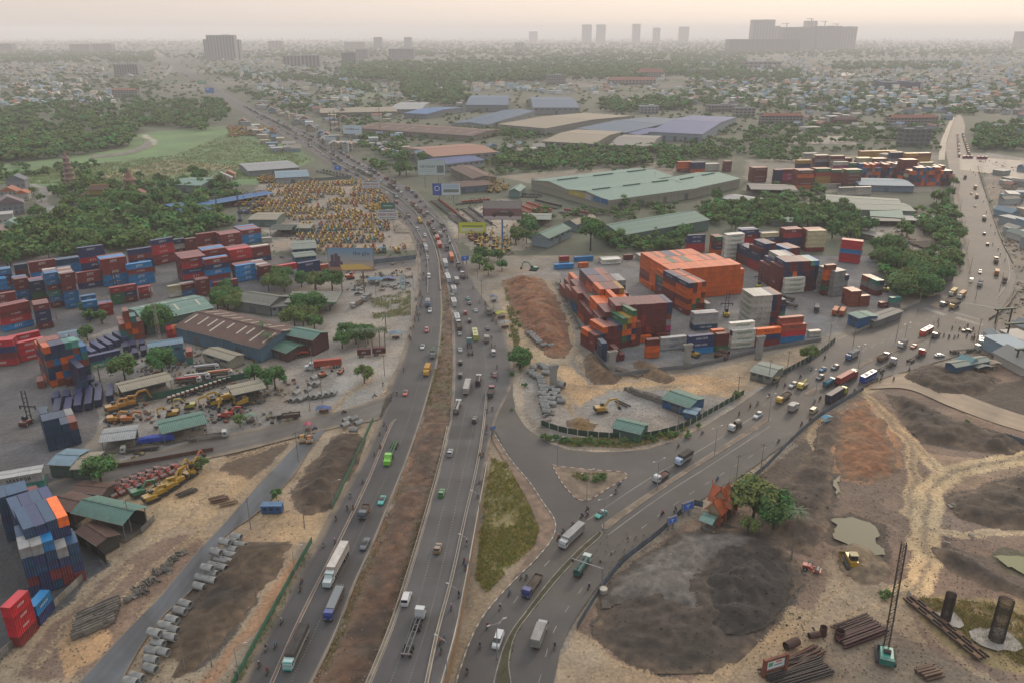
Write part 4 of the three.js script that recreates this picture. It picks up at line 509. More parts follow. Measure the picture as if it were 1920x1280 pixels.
S('long pale green sawmill roof',[1550,378],[1690,387],[1551,365],8,1.2,'pale','#8f9c93',{ doors:3 });S('pale green sawmill roof, lower parallel hall',[1610,393],[1716,396],[1612,379],7,1.4,'pale','#8f9c93');S('small teal gabled roof in front of the sawmill',[1634,405],[1694,409],[1650,388],5,2.2,'mint','#7a6a5a');S('low grey timber store roof',[1633,414],[1703,415],[1640,406],4,0.4,'grey','#4e463e',{ open:true });S('low white timber store roof',[1703,413],[1765,415],[1705,404],4,0.4,'white','#5e564e',{ open:true });S('blue and tan roofed depot in the distant container yard',[1613,347],[1715,349],[1619,334],6,1.4,'sky','#7892a6');S('grey curved shelter in the distant truck yard',[1409,355],[1495,357],[1420,345],6,1.4,'grey','#6b6b66',{ open:true });S('grey roofed timber shack with a yellow wall',[1640,448],[1676,452],[1652,438],4,0.7,'grey','#a08a2c');S('low corrugated shack by the timber stacks',[1582,430],[1650,445],[1590,424],3.6,0.5,'grey','#75706a');S('blue tarpaulin roofed hut under roadside trees',[1762,520],[1790,514],[1768,508],4,0.8,'blue','#6b6860');S('pale roofed store among trees by the distant truck yard',[1448,414],[1500,417],[1452,406],4,0.6,'mint','#71807c');S('white tent roofed store beside the showroom shed',[1352,372],[1405,380],[1362,362],5,1,'white','#5b6f92');
// red roofed schools and office blocks
function blockHouse(label,px0,px1,pyb,pyt,dep,wall,roof,floors,bays,o2={}) {
  const P=at(px0,pyb),Q=at(px1,o2.pyb1 ?? pyb),top=(px,py,p) => { const r=at(px,Math.max(py,62),0),d=V((px - 960)/FOCAL,-(py - 640)/FOCAL*cP - sP,-cP+(py - 640)/FOCAL*sP);return CAM_H+d.y*(p.z/d.z);};
  const h=Math.max(4,top(px0,pyt,P)),ry=yawOf(P,Q),L=P.distanceTo(Q),U=Q.clone().sub(P).normalize(),N=V(U.z,0,-U.x),c=P.clone().addScaledVector(U,L/2).addScaledVector(N,dep/2),o=thing(o2.name ?? 'building',label,o2.cat ?? 'building',c,ry);
  part(o,'wall',bx(L,h,dep,0,h/2,0),M(wall,0.85,{ map:T.wear }));
  const fh=h/floors,bw=L/bays,gm=M('#4a545b',0.25),g=o2.strip?bx(bw*0.5,h*0.92,0.3,0,0,0) :bx(bw*0.62,fh*0.5,0.3,0,0,0),gs=bx(0.3,fh*0.45,dep*0.6,0,0,0);
  if (o2.strip) for (let i=0;i<bays;i++) part(o,'window_bay',g,gm).position.set(-L/2+bw*(i+0.5),h*0.5,dep/2+0.05);else for (let f=0;f<floors;f++) { for (let i=0;i<bays;i++) part(o,'window',g,gm).position.set(-L/2+bw*(i+0.5),fh*(f+0.52),dep/2+0.02);for (const s of [1,-1]) part(o,'window',gs,gm).position.set(s*(L/2+0.02),fh*(f+0.52),0);}
  for (let f=1;f<floors && floors<30;f++) part(o,'floor_band',bx(L+0.4,0.35,0.5,0,fh*f,dep/2+0.2),M(wall,0.8));
  if (roof === 'flat') { part(o,'parapet',mg([bx(L+0.6,1.1,0.4,0,h+0.55,dep/2),bx(L+0.6,1.1,0.4,0,h+0.55,-dep/2),bx(0.4,1.1,dep,L/2,h+0.55,0),bx(0.4,1.1,dep,-L/2,h+0.55,0)]),M(wall,0.85));part(o,'roof_room',bx(L*0.25,3,dep*0.4,L*0.15,h+1.5,0),M(wall,0.9));}
  else for (const s of [1,-1]) part(o,'roof_slope',tri([V(-L/2 - 1,h - 0.3,s*(dep/2+1)),V(L/2+1,h - 0.3,s*(dep/2+1)),V(L/2 - dep*0.3,h+dep*0.26,0),V(-L/2 - 1,h - 0.3,s*(dep/2+1)),V(L/2 - dep*0.3,h+dep*0.26,0),V(-L/2+dep*0.3,h+dep*0.26,0)]),M(ROOF[roof],0.8,{ map:T.rust }));
  return { o,L,h };
}
const BH=blockHouse;
BH('white school block with a long red roof by the factory quarter',1427,1505,232,217,14,'#9c9c99','red',3,12);BH('white school block with orange red hipped roof and arcades',1668,1758,237,221,15,'#a8a39a','red',3,14,{ pyb1:236 });BH('dark red villa with a hipped roof between the schools',1563,1608,232,224,16,'#7d5e56','brown',2,6);BH('windowless grey office block near the highway',1693,1743,275,243,20,'#7c8184','flat',4,5);BH('white terraced school with an arched pink hall roof',1195,1245,145,135,40,'#aaa6a2','red',3,10);BH('white school with an orange roof at the forest edge',1140,1230,158,150,30,'#b2afaa','salmon',3,14);BH('grey apartment block standing in the trees',1024,1060,157,141,25,'#a9aaa9','flat',5,8);BH('white four storey hotel with a red roof beside the woods',210,258,182,169,14,'#aeb0b0','salmon',4,9);BH('wide white concrete block with vertical fins',214,259,140,121,40,'#9da2a4','flat',5,9,{ strip:true });BH('blocky white plant building beside the blue factory',1200,1235,213,200,20,'#b0b5b8','flat',3,5);
BH('white house block by the school',1378,1416,219,203,18,'#a6a9aa','flat',3,5);BH('broad grey factory office',1327,1378,209,198,20,'#9a9c9b','flat',2,8);BH('white shop house block near the lake',1290,1345,140,130,30,'#b2b0ac','flat',3,9);BH('long white store roof block in the eastern town',1395,1465,128,116,40,'#a8a6a2','flat',2,8);BH('blue glass factory block in the eastern town',1655,1725,170,155,50,'#5a6585','flat',3,10);
// towers
const T0='pale apartment tower',C='#9a9ea3';
BH('tall stepped apartment tower beside the highway, middle slab',391,443,112,66,45,'#9fa4a8','flat',38,9,{ strip:true,name:'apartment_tower',cat:'tower' });BH('lower wing on the highway side of the stepped tower',384,391,110,74,45,'#9297a0','flat',34,2,{ strip:true,name:'apartment_tower',cat:'tower' });BH('lower wing on the town side of the stepped tower',443,451,111,75,45,'#9297a0','flat',34,2,{ strip:true,name:'apartment_tower',cat:'tower' });
BH('pair of pale slab blocks beyond the woods, western slab',131,168,97,83,60,'#9c9894','flat',12,8,{ name:'apartment_block' });BH('pair of pale slab blocks beyond the woods, eastern slab',170,210,96,82,60,'#a09b96','flat',12,8,{ name:'apartment_block' });BH('pale slab block at the far western edge of the woods',-6,24,99,82,60,'#a09c98','flat',12,6,{ name:'apartment_block' });BH('white striped office block near the tower',531,564,123,105,50,'#a3a6a8','flat',12,5,{ strip:true });BH('white striped office block with dark flank',565,600,125,104,50,'#a5a8aa','flat',12,5,{ strip:true });BH('pale block on the skyline past the tower',503,529,92,77,70,'#a29e9a','flat',12,4);BH('wide blue grey hotel slab',641,668,121,99,60,'#7f8a94','flat',10,6);BH('pale blue hotel slab',668,690,110,93,60,'#959ea4','flat',9,5);BH('long pale blue hospital block',729,776,111,92,60,'#98a1a7','flat',9,9);BH('dark slim block behind the hospital',701,716,90,70,70,'#84858a','flat',14,4);BH('beige slim block behind the hospital',758,772,90,70,70,'#938f8c','flat',14,4);BH('low white mall block in the northern town',646,684,92,79,60,'#a9a9a9','flat',4,9);
BH('unfinished dark tower slab of the estate under cranes, western',1466,1526,93,51,120,'#6a5f5b','flat',40,10,{ strip:true,name:'apartment_tower',cat:'tower' });BH('broad unfinished tower slab of the estate, middle',1528,1575,93,49,120,'#6e625d','flat',40,8,{ strip:true,name:'apartment_tower',cat:'tower' });BH('pale finished tower slab of the estate, eastern end',1575,1603,93,50,120,'#9b8f86','flat',40,5,{ strip:true,name:'apartment_tower',cat:'tower' });BH('pale twin tower of the estate, western end',1409,1449,91,37,120,'#948a84','flat',45,7,{ strip:true,name:'apartment_tower',cat:'tower' });BH('slim pale tower beside the twin tower',1449,1460,90,49,100,'#968c86','flat',40,2,{ strip:true,name:'apartment_tower',cat:'tower' });BH('slim pale tower rising behind the unfinished slabs',1508,1528,88,39,100,'#a3988f','flat',45,3,{ strip:true,name:'apartment_tower',cat:'tower' });BH('low dark podium block of the estate',1368,1500,96,74,150,'#5f5552','flat',12,14,{ name:'apartment_block' });
BH('distant grey twin tower, western one',1092,1109,80,46,150,'#7f7c7a','flat',40,3,{ strip:true,name:'apartment_tower',cat:'tower' });BH('distant grey twin tower, eastern one',1119,1135,80,46,150,'#7f7c7a','flat',40,3,{ strip:true,name:'apartment_tower',cat:'tower' });BH('lone slim tower on the skyline',1187,1200,80,45,150,'#827d79','flat',40,2,{ strip:true,name:'apartment_tower',cat:'tower' });BH('short skyline tower past the lone slim tower',1226,1237,80,52,150,'#827d79','flat',30,2,{ strip:true,name:'apartment_tower',cat:'tower' });BH('skyline tower before the estate',1275,1291,80,50,150,'#8d8680','flat',30,3,{ strip:true,name:'apartment_tower',cat:'tower' });BH('tall pale tower at the eastern end of the skyline',1911,1935,90,59,120,'#8d8378','flat',35,4,{ strip:true,name:'apartment_tower',cat:'tower' });BH('faint low block far along the skyline',992,1008,78,59,150,'#8f8b87','flat',20,3);BH('faint pale slab in the northern forest',965,982,93,80,60,'#a8a6a2','flat',8,3);
for (const [x,y0,y1] of [[1475,51,44],[1546,49,40],[1569,49,45],[1520,39,35]]) { const p=at(x,93),z=p.z,hgt=(py) => { const d=V(0,-(py - 640)/FOCAL*cP - sP,-cP+(py - 640)/FOCAL*sP);return CAM_H+d.y*(z/d.z);},a=hgt(y0),b=hgt(y1);const o=thing('tower_crane','tower crane on the roof of the unfinished estate slabs','crane',V(p.x,0,z - 60),0.3,'tower cranes over the estate');part(o,'mast',bx(5,b,5,0,b/2,0),M('#6e6660',0.8));part(o,'jib',bx(70,4,4,-14,b+1,0),M('#6e6660',0.8));}
// petrol station
{
  const A=at(534,568,6),B=at(629,567,6),D=at(544,548,6),ry=yawOf(A,B),U=B.clone().sub(A),L=U.length();U.normalize();const N=V(U.z,0,-U.x),W=Math.abs(D.clone().sub(A).dot(N)),c=A.clone().setY(0).addScaledVector(U,L/2).addScaledVector(N,W/2);
  const o=thing('petrol_station_canopy','petrol station canopy with a green and white fascia','canopy',c,ry);part(o,'roof',bx(L,0.5,W,0,6,0),M('#9b9c90',0.7,{ map:T.metal }));part(o,'fascia',mg([bx(L+0.2,0.55,0.15,0,6.15,W/2+0.1),bx(0.15,0.55,W+0.2,L/2+0.1,6.15,0),bx(0.15,0.55,W+0.2,-L/2 - 0.1,6.15,0)]),M('#b0b4ab',0.5));part(o,'green_fascia',mg([bx(L+0.3,0.6,0.16,0,5.55,W/2+0.12),bx(0.16,0.6,W+0.3,L/2+0.12,5.55,0)]),M('#12724c',0.5));const tx=word('PETROLIMEX',0.45);tx.translate(-L*0.25,5.38,W/2+0.22);part(o,'lettering',tx,M('#c5cdc6',0.6));
  for (const x of [-0.3,0.3]) for (const z of [-0.2,0.25]) { part(o,'column',bx(0.6,6,0.6,x*L,3,z*W),M('#a9aaa5',0.7));const q=part(o,'pump_island',bx(3.2,0.2,1.2,x*L,0.15,z*W),CONCRETE);part(q,'fuel_pump',bx(0.9,1.7,0.5,x*L+1.1,1,z*W),M('#1b6e52',0.5));}
  S('white flat kiosk next to the petrol station canopy',[508,576],[541,573],[512,556],5,0.3,'grey','#a3a9ab',{ windows:3 });
}
// houses: near ones by hand, the towns as individuals up to the limit
const HOUSES=[];
const houseCol=['#a3a8aa','#aeaaa2','#8d979c','#9aa5a3','#aea494','#7f97a4','#a79c8c','#8b8d8a','#bab9b3'],roofCol=['#7b7d7a','#6d7a80','#627d8d','#87604f','#7a5143','#6a7872','#8d887c','#557088','#67625c','#99958c'];
function houseAt(p,w,d,h,ry,flat,wc,rc2) { HOUSES.push({ p,w,d,h,ry,flat,wc,rc:rc2,dist:p.length() });}
function town(px,n,hmax=9,clear=[]) { const w=px2w(px),bb=new THREE.Box3().setFromPoints(w);let k=0,tries=0;const ys=px.map((q) => q[1]),xsn=px.map((q) => q[0]),y0=Math.min(...ys),y1=Math.max(...ys),x0=Math.min(...xsn),x1=Math.max(...xsn),tst=px.map(([x,y]) => V(x,0,y));while (k<n && tries++<n*9) { const x=R(x0,x1),y=R(y0,y1);if (!inside(tst,x,y)) continue;const p=at(x,y);houseAt(p,R(6,15),R(8,18),R(4,hmax)*(rnd()<0.15?1.6 :1),pick([0.2,0.25,0.3,1.8,R(0,3)])+R(-0.1,0.1),rnd()<0.45,pick(houseCol),pick(roofCol));k++;} }
for (const [x,y,w,d,h,c,r,f] of [[35,356,16,12,10,'#84878c','#6b6f78',0],[22,372,14,10,7,'#96989a','#a3654a',0],[45,374,10,9,6,'#a3a29c','#b0653f',0],[20,400,20,14,9,'#787c84','#75666a',0],[8,424,14,12,10,'#a6a7a4','#99a',1],[26,437,16,12,6,'#8aa098','#7d9a90',0],[2,448,12,12,6,'#9c8f88','#7d6a66',0],[430,335,12,9,5,'#9a8f85','#a06a50',0],[415,341,20,8,4,'#9c9a96','#9a9a97',0],[262,374,14,10,5,'#85606a','#8a4f45',0],[1660,300,12,10,7,'#a09a90','#8a8a86',1],[1812,690,8,6,3.5,'#3a6f8a','#5f8a90',0],[1868,655,10,6,3,'#5d6a70','#7d8a86',0]]) houseAt(at(x,y),w,d,h,R(0.1,0.6),f,c,r);
town([[-60,165],[110,155],[215,170],[215,196],[-60,202]],110,7);town([[0,120],[215,118],[290,140],[290,160],[0,160]],90,7);town([[460,160],[620,155],[680,175],[690,215],[560,210]],70,8);town([[370,112],[620,112],[640,150],[500,155],[400,135]],150,11);town([[630,120],[760,125],[780,160],[640,190]],50,8);town([[860,155],[1090,160],[1100,178],[880,175]],40,9);town([[1100,140],[1300,130],[1300,200],[1120,200]],60,7);
town([[1280,150],[1500,140],[1500,200],[1300,205]],120,9);town([[1480,145],[1760,142],[1760,200],[1500,205]],190,10);town([[1640,150],[1935,135],[1935,215],[1820,215],[1660,205]],200,10);town([[1280,112],[1935,105],[1935,140],[1280,140]],330,14);town([[1450,205],[1780,205],[1780,250],[1480,250]],40,7);town([[600,90],[1300,84],[1300,108],[700,110]],120,14);town([[0,84],[400,84],[620,90],[620,108],[0,110]],140,14);town([[600,215],[720,205],[760,260],[740,300],[660,275]],30,6);town([[880,268],[1010,262],[1020,290],[900,300]],10,5);town([[1855,240],[1935,215],[1935,260],[1870,262]],14,8);town([[470,200],[520,215],[600,260],[640,290],[660,285],[560,225],[490,195]],45,8);town([[430,215],[480,240],[560,285],[520,290],[440,235]],26,6);town([[645,265],[760,305],[820,320],[840,300],[700,255]],26,6);town([[1865,300],[1935,320],[1935,480],[1890,430]],22,5);town([[1850,640],[1935,620],[1935,690],[1870,690]],8,4);town([[690,165],[880,175],[870,200],[720,200]],30,7);
{
  HOUSES.sort((a,b) => a.dist - b.dist);const rest=[];
  const wallG=bx(1,1,1,0,0.5,0),flatG=mg([bx(1.06,0.5,1.06,0,0,0)]),gab=fin((() => { const s=new THREE.Shape([new THREE.Vector2(-0.56,0),new THREE.Vector2(0.56,0),new THREE.Vector2(0,0.3)]),g=new THREE.ExtrudeGeometry(s,{ depth:1.1,bevelEnabled:false });g.translate(0,0,-0.55);return g;})()),winG=bx(1.3,1.3,0.12,0,0,0),glass=M('#434d54',0.25);
  HOUSES.forEach((h,i) => {
    if (i<300) { const kind=h.flat?'flat roofed' :'pitched roof',nm=nameCol(h.wc),rn=nameCol(h.rc);const o=thing('house',`${nm} ${kind === 'flat roofed' ? 'flat roofed house' : `house with a ${rn} pitched roof`} in the ${h.p.x < -250 ? 'western' : h.p.x > 250 ? 'eastern' : 'central'} town quarter`,'house',h.p,h.ry,'houses of the surrounding town');
      const w=part(o,'wall',wallG,M(h.wc,0.85));w.scale.set(h.w,h.h,h.d);const r=part(o,'roof',h.flat?flatG :gab,M(h.flat?h.wc :h.rc,0.7));r.scale.set(h.w,h.flat?1 :h.w,h.d);r.position.y=h.h;
      if (h.dist<1700) { const nb=Math.max(1,Math.floor(h.w/3.4)),nf=Math.max(1,Math.floor(h.h/3.4));for (let f=0;f<nf;f++) for (let b=0;b<nb;b++) part(o,'window',winG,glass).position.set(-h.w/2+h.w*(b+0.5)/nb,1.8+f*3.3,h.d/2+0.05);} }
    else { const a=wallG.clone().scale(h.w,h.h,h.d),r=(h.flat?flatG :gab).clone().scale(h.w,h.flat?1 :h.w,h.d);r.translate(0,h.h,0);tint(a,h.wc);tint(r,h.flat?h.wc :h.rc);const m=mg([a,r]);m.rotateY(h.ry);m.translate(h.p.x,0,h.p.z);rest.push(m);}
  });
  if (rest.length) struct('town_houses',mg(rest),new THREE.MeshStandardMaterial({ color:new THREE.Color(0.95,0.95,0.95),roughness:0.85,vertexColors:true,side:THREE.DoubleSide }),'stuff','mass of small houses of the town towards the horizon').userData.category='houses';
}
function nameCol(c) { const q=lin(c),s={};q.getHSL(s);const v=Math.pow(q.g,1/2.2);if (s.s<0.12) return v>0.62?'white' :v>0.52?'pale grey' :'grey';const h=s.h*360;return (h<25 || h>330)?'red brown' :h<60?'beige' :h<170?'greenish' :'bluish';}

// ---------- trees ----------
function crownGeo(sd,nLeaf,size,clumps,flat=0.8,hue=0,own) {      // leaf faces spread through overlapping clumps, unit radius about (0, 0, 0)
  seed=sd;const pos=[],nor=[],col=[],uv=[],cs=[],c=new THREE.Color();
  for (let i=0;i<clumps;i++) { const a=R(0,2*PI),e=Math.asin(R(-0.45,0.95)),r=0.62*Math.cbrt(R(0.25,1));cs.push([V(r*Math.cos(e)*Math.cos(a),r*Math.sin(e)*flat,r*Math.cos(e)*Math.sin(a)),R(0.26,0.46),R(-0.1,0.12)]);}
  const push=(a,b,d,n,k) => { for (const p of [a,b,d]) { pos.push(p.x,p.y,p.z);nor.push(n.x,n.y,n.z);col.push(k.r,k.g,k.b);uv.push(p.x,p.z);} };
  for (let i=0;i<nLeaf;i++) {
    const [ct,cr,tone]=cs[i % clumps],d=V(R(-1,1),R(-0.7,1),R(-1,1)).normalize(),p=ct.clone().addScaledVector(d,cr*Math.sqrt(R(0.35,1))),n=d.clone().multiplyScalar(0.9).add(V(R(-0.6,0.6),R(-0.2,0.9),R(-0.6,0.6))).normalize();
    const t=V(R(-1,1),R(-1,1),R(-1,1)).cross(n).normalize(),b=n.clone().cross(t),s=size*R(0.6,1.25),k=c.setHSL(0.275+hue*0.7+tone*0.25+R(-0.03,0.03),R(0.48,0.68),0.092+tone*0.17+R(-0.02,0.025)).clone();if (own) k.setHSL(own[0]+R(-0.02,0.02),own[1],own[2]*R(0.75,1.3));
    const q=[p.clone().addScaledVector(t,s),p.clone().addScaledVector(b,s*0.55),p.clone().addScaledVector(t,-s),p.clone().addScaledVector(b,-s*0.55)];push(q[0],q[1],q[2],n,k);push(q[0],q[2],q[3],n,k);
  }
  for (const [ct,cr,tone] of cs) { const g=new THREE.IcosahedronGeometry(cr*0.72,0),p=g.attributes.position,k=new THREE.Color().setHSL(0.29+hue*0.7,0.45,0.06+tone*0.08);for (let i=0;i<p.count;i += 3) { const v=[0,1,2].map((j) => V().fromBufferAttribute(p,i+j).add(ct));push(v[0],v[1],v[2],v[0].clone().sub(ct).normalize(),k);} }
  const g=new THREE.BufferGeometry();g.setAttribute('position',new THREE.Float32BufferAttribute(pos,3));g.setAttribute('normal',new THREE.Float32BufferAttribute(nor,3));g.setAttribute('uv',new THREE.Float32BufferAttribute(uv,2));g.setAttribute('color',new THREE.Float32BufferAttribute(col,3));return g;
}
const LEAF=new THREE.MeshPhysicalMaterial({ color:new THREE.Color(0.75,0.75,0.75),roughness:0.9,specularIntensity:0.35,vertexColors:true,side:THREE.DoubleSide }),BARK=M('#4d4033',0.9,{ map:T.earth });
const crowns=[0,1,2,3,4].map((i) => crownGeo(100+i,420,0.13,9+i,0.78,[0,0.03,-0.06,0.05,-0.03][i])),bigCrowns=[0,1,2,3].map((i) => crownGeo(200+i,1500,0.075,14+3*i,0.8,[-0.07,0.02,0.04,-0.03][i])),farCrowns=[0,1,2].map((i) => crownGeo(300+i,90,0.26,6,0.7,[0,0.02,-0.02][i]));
const trunkG=(() => { const gs=[cy(0.05,0.03,0.9,0,0.45,0,'y',6)];for (let i=0;i<4;i++) { const a=i*1.6;gs.push(beam(V(0,0.6,0),V(0.25*Math.cos(a),1.05,0.25*Math.sin(a)),0.03));} return mg(gs);})();
const palmCrown=(() => { const gs=[];seed=77;for (let i=0;i<16;i++) { const a=i/16*2*PI+R(-0.1,0.1),up=R(0.1,0.7);let p=V(0,0,0);const n=5,dir=V(Math.cos(a),up,Math.sin(a)).normalize(),sd=V(-Math.sin(a),0,Math.cos(a));for (let k=0;k<n;k++) { const q=p.clone().addScaledVector(dir,0.24);dir.y -= 0.28;dir.normalize();const w0=0.11*(1 - k/n*0.7),w1=0.11*(1 - (k+1)/n*0.7);gs.push(tri([p.clone().addScaledVector(sd,w0),p.clone().addScaledVector(sd,-w0),q.clone().addScaledVector(sd,-w1).add(V(0,-0.04,0)),p.clone().addScaledVector(sd,w0),q.clone().addScaledVector(sd,-w1).add(V(0,-0.04,0)),q.clone().addScaledVector(sd,w1)]));p=q;} } return mg(gs);})();
seed=4242;
let nTree=0;
function tree(px,py,r,where,{ big=false,h=1.0,base=0,group='trees '+where,label }={}) {
  r *= 1.32;const p=at(px,py);p.y=base;const sz=r>6?'large' :r>4?'mid-sized' :'small',o=thing('tree',label ?? `${sz} leafy green tree ${where}`,'tree',p,R(0,6),label?undefined :group);nTree++;
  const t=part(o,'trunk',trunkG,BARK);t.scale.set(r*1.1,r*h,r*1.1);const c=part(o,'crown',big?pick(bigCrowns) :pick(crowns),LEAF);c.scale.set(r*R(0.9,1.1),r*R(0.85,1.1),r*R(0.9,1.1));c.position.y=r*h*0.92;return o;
}
function palm(px,py,h,label) { const o=thing('palm_tree',label,'palm',at(px,py),R(0,6));part(o,'trunk',cy(0.28,0.2,h,0,h/2,0,'y',7),M('#8a8276',0.9,{ map:T.earth }));const c=part(o,'crown',palmCrown,M('#3f5730',0.7));c.scale.setScalar(3.6);c.position.y=h;return o;}
function grove(px,n,r0,r1,where,o) { const ys=px.map((q) => q[1]),xsn=px.map((q) => q[0]),t=px.map(([x,y]) => V(x,0,y));let k=0,c=0;while (k<n && c++<5000) { const x=R(Math.min(...xsn),Math.max(...xsn)),y=R(Math.min(...ys),Math.max(...ys));if (!inside(t,x,y)) continue;tree(x,y,R(r0,r1),where,o);k++;} }
tree(1412,976,6.4,'',{ big:true,label:'large round yellow green tree right behind the orange roofed gate',h:1.2 }).children[1].geometry=crownGeo(210,1600,0.075,16,0.8,0,[0.2,0.55,0.1]);seed=4243;tree(1450,992,6,'',{ big:true,label:'dark green spreading tree beside the yellow green tree',h:1.1 });tree(1436,972,4.4,'',{ big:true,label:'dense tree wedged between the gate tree and the palm',h:1 });palm(1484,1048,16,'tall palm standing by the lone mud track below the gate');tree(1402,1002,2.8,'',{ big:true,label:'low round tree in the shade of the gate tree',h:1 });
tree(190,908,5.5,'',{ big:true,label:'bushy tree at the corner by the beige roofed hut' });tree(234,712,5.5,'',{ big:true,label:'dark round tree beside the stacked navy and teal containers' });tree(305,702,6,'',{ big:true,label:'wide dark tree in front of the pale blue store' });tree(297,628,7.5,'',{ big:true,label:'dark shaggy tree under the telecom mast' });tree(683,718,4,'',{ big:true,label:'bright green spreading tree alone on the dirt verge' });tree(378,880,2.6,'',{ label:'small bright tree in the planter by the rollers' });tree(516,730,5.5,'',{ big:true,label:'shaggy tree beside the cream roofed excavator shelter' });tree(478,720,4.5,'',{ label:'low tree behind the excavator shelter' });tree(518,935,1.8,'',{ label:'tiny tree by the blue site cabin' });tree(450,800,2.6,'',{ label:'small tree by the rubble of the service road' });
palm(497,655,13,'tall twin palm in front of the rusty hall, taller one');palm(506,668,11,'tall twin palm in front of the rusty hall, shorter one');palm(724,625,9,'single palm at the petrol station exit');for (const x of [672,686,698,712,722]) palm(x,652 - (x - 672)*0.05,9,'row palm behind the parked maroon trailer boxes');palm(188,718,8,'short palm at the edge of the trailer park');palm(730,327,12,'roadside palm by the highway bend');
for (const o of scene.children.filter((c) => c.name.startsWith('palm') && c.userData.label.startsWith('row'))) o.userData.group='row of palms behind the trailer boxes';
tree(623,545,6.5,'',{ big:true,label:'dark full tree beneath the large advertising hoarding' });tree(975,690,5,'',{ big:true,label:'shaggy bush tree on the verge of the site fence',h:0.9 });tree(1107,470,10,'',{ big:true,label:'tallest dark tree beside the pale blue barn',h:1.3 });tree(1518,678,4,'',{ big:true,label:'round shrubby tree by the roadside green fence',h:0.9 });
grove([[380,560],[440,545],[485,575],[470,600],[395,580]],12,3.5,5,'behind the olive grey hall',{ big:true });grove([[525,590],[600,585],[625,620],[560,625]],8,4,6,'beside the petrol station forecourt',{ big:true });grove([[625,630],[740,630],[735,650],[630,655]],7,3,4.5,'behind the trailer boxes',{ big:true });grove([[500,525],[580,520],[600,545],[480,550]],9,4,5.5,'between the stacks and the petrol station',{ big:true });grove([[120,655],[165,590],[200,600],[170,640]],4,3,4,'along the trailer park edge');
grove([[60,430],[180,390],[330,370],[440,420],[360,455],[200,480],[0,505],[-40,470]],62,4.5,8,'in the wood behind the stacked containers');grove([[110,360],[330,350],[350,385],[120,400]],22,4.5,7.5,'around the temple');grove([[230,330],[300,328],[420,330],[440,360],[330,362],[240,350]],18,4,6.5,'on the field side of the temple');grove([[60,360],[110,360],[100,430],[55,440]],8,3.5,5,'lining the temple lane');grove([[-20,420],[50,430],[40,470],[-20,470]],6,3.5,5,'among the western houses');
grove([[960,425],[1005,425],[1005,478],[965,480]],7,4.5,6.5,'behind the car billboard');grove([[880,490],[940,485],[950,520],[900,520]],6,3.5,5,'at the corner of the clay mound site');grove([[1130,450],[1290,440],[1290,470],[1140,478]],20,3.5,5.5,'between the factory shed and the container yard');grove([[1340,375],[1430,380],[1420,435],[1320,430]],16,4,6,'north of the container yard');grove([[1420,400],[1530,405],[1540,430],[1430,425]],10,4,6,'by the distant truck yard');grove([[1535,400],[1600,395],[1630,440],[1570,470]],13,5,7,'beside the sawmill lane');grove([[1640,470],[1740,480],[1760,560],[1690,570],[1650,520]],18,5,7.5,'behind the container yard gatehouse',{ big:true });grove([[1740,440],[1800,440],[1800,540],[1750,530]],9,4,6,'along the glinting highway');grove([[1680,430],[1790,430],[1780,460],[1680,455]],10,4,6,'beside the timber yard');grove([[1755,380],[1790,340],[1785,400]],5,4,6,'where the highway passes the distant yard');grove([[1145,395],[1200,375],[1210,385],[1160,400]],5,4,5,'in front of the showroom sheds');
grove([[735,300],[800,295],[810,340],[750,335]],10,5,7.5,'by the highway bend');grove([[1830,255],[1935,235],[1935,290],[1840,285]],1,5,7,'past the eastern junction');
// shrubs on the verge of the fenced site
const shrub=(px,py,r,label) => { const o=thing('shrub',label,'shrub',at(px,py),R(0,6),'shrubs along the site fence');const c=part(o,'foliage',pick(crowns),LEAF);c.scale.setScalar(r);c.position.y=r*0.55;};
for (let i=0;i<26;i++) { const t=i/25,x=1020+270*t,y=822+12*Math.sin(t*PI) - 14*t*t+R(-4,4);shrub(x,y,R(0.8,2.2),'low green shrub on the grassy verge outside the dark green fence');}
for (let i=0;i<16;i++) shrub(R(955,992),R(540,770),R(0.7,1.8),'scrubby bush on the verge between the road and the clay mound');for (const [x,y] of [[1130,898],[1118,902],[1098,900],[1660,1120],[1812,795],[1290,820],[1310,800],[1380,745]]) shrub(x,y,R(1.2,2.4),'bush growing on open dirt or a traffic island');
console.log('trees',nTree);
// woods as masses
const KEEP=[[...LCL.map(([x,y]) => V(x - 6,0,y)),...[...RCR].reverse().map(([x,y]) => V(x+6,0,y))],[[1770,200],[1815,200],[1850,310],[1910,500],[1935,560],[1935,330],[1935,285],[1825,285],[1800,520],[1770,300]].map(([x,y]) => V(x,0,y))];
function wood(list) {
  const im=farCrowns.map(() => []);for (const [px,n,r0,r1,keep] of list) { const ys=px.map((q) => q[1]),xsn=px.map((q) => q[0]),t=px.map(([x,y]) => V(x,0,y));let k=0,c=0;while (k<n && c++<n*8) { const x=R(Math.min(...xsn),Math.max(...xsn)),y=R(Math.min(...ys),Math.max(...ys));if (!inside(t,x,y) || (keep && (inside(KEEP[0],x,y) || inside(KEEP[1],x,y)))) continue;const p=at(x,y),r=R(r0,r1);im[k % 3].push(new THREE.Matrix4().compose(V(p.x,r*0.75,p.z),new THREE.Quaternion().setFromAxisAngle(V(0,1,0),R(0,6)),V(r*1.25,r,r*1.25)));k++;} }
  im.forEach((a,i) => { const m=shade(new THREE.InstancedMesh(farCrowns[i],LEAF,a.length)),c=new THREE.Color();a.forEach((q,k) => { m.setMatrixAt(k,q);m.setColorAt(k,c.setScalar(R(0.75,1.25)));});m.name=numbered('woodland');m.userData={ kind:'stuff',label:'dense green woodland reading as one mass',category:'woodland' };scene.add(m);});
}
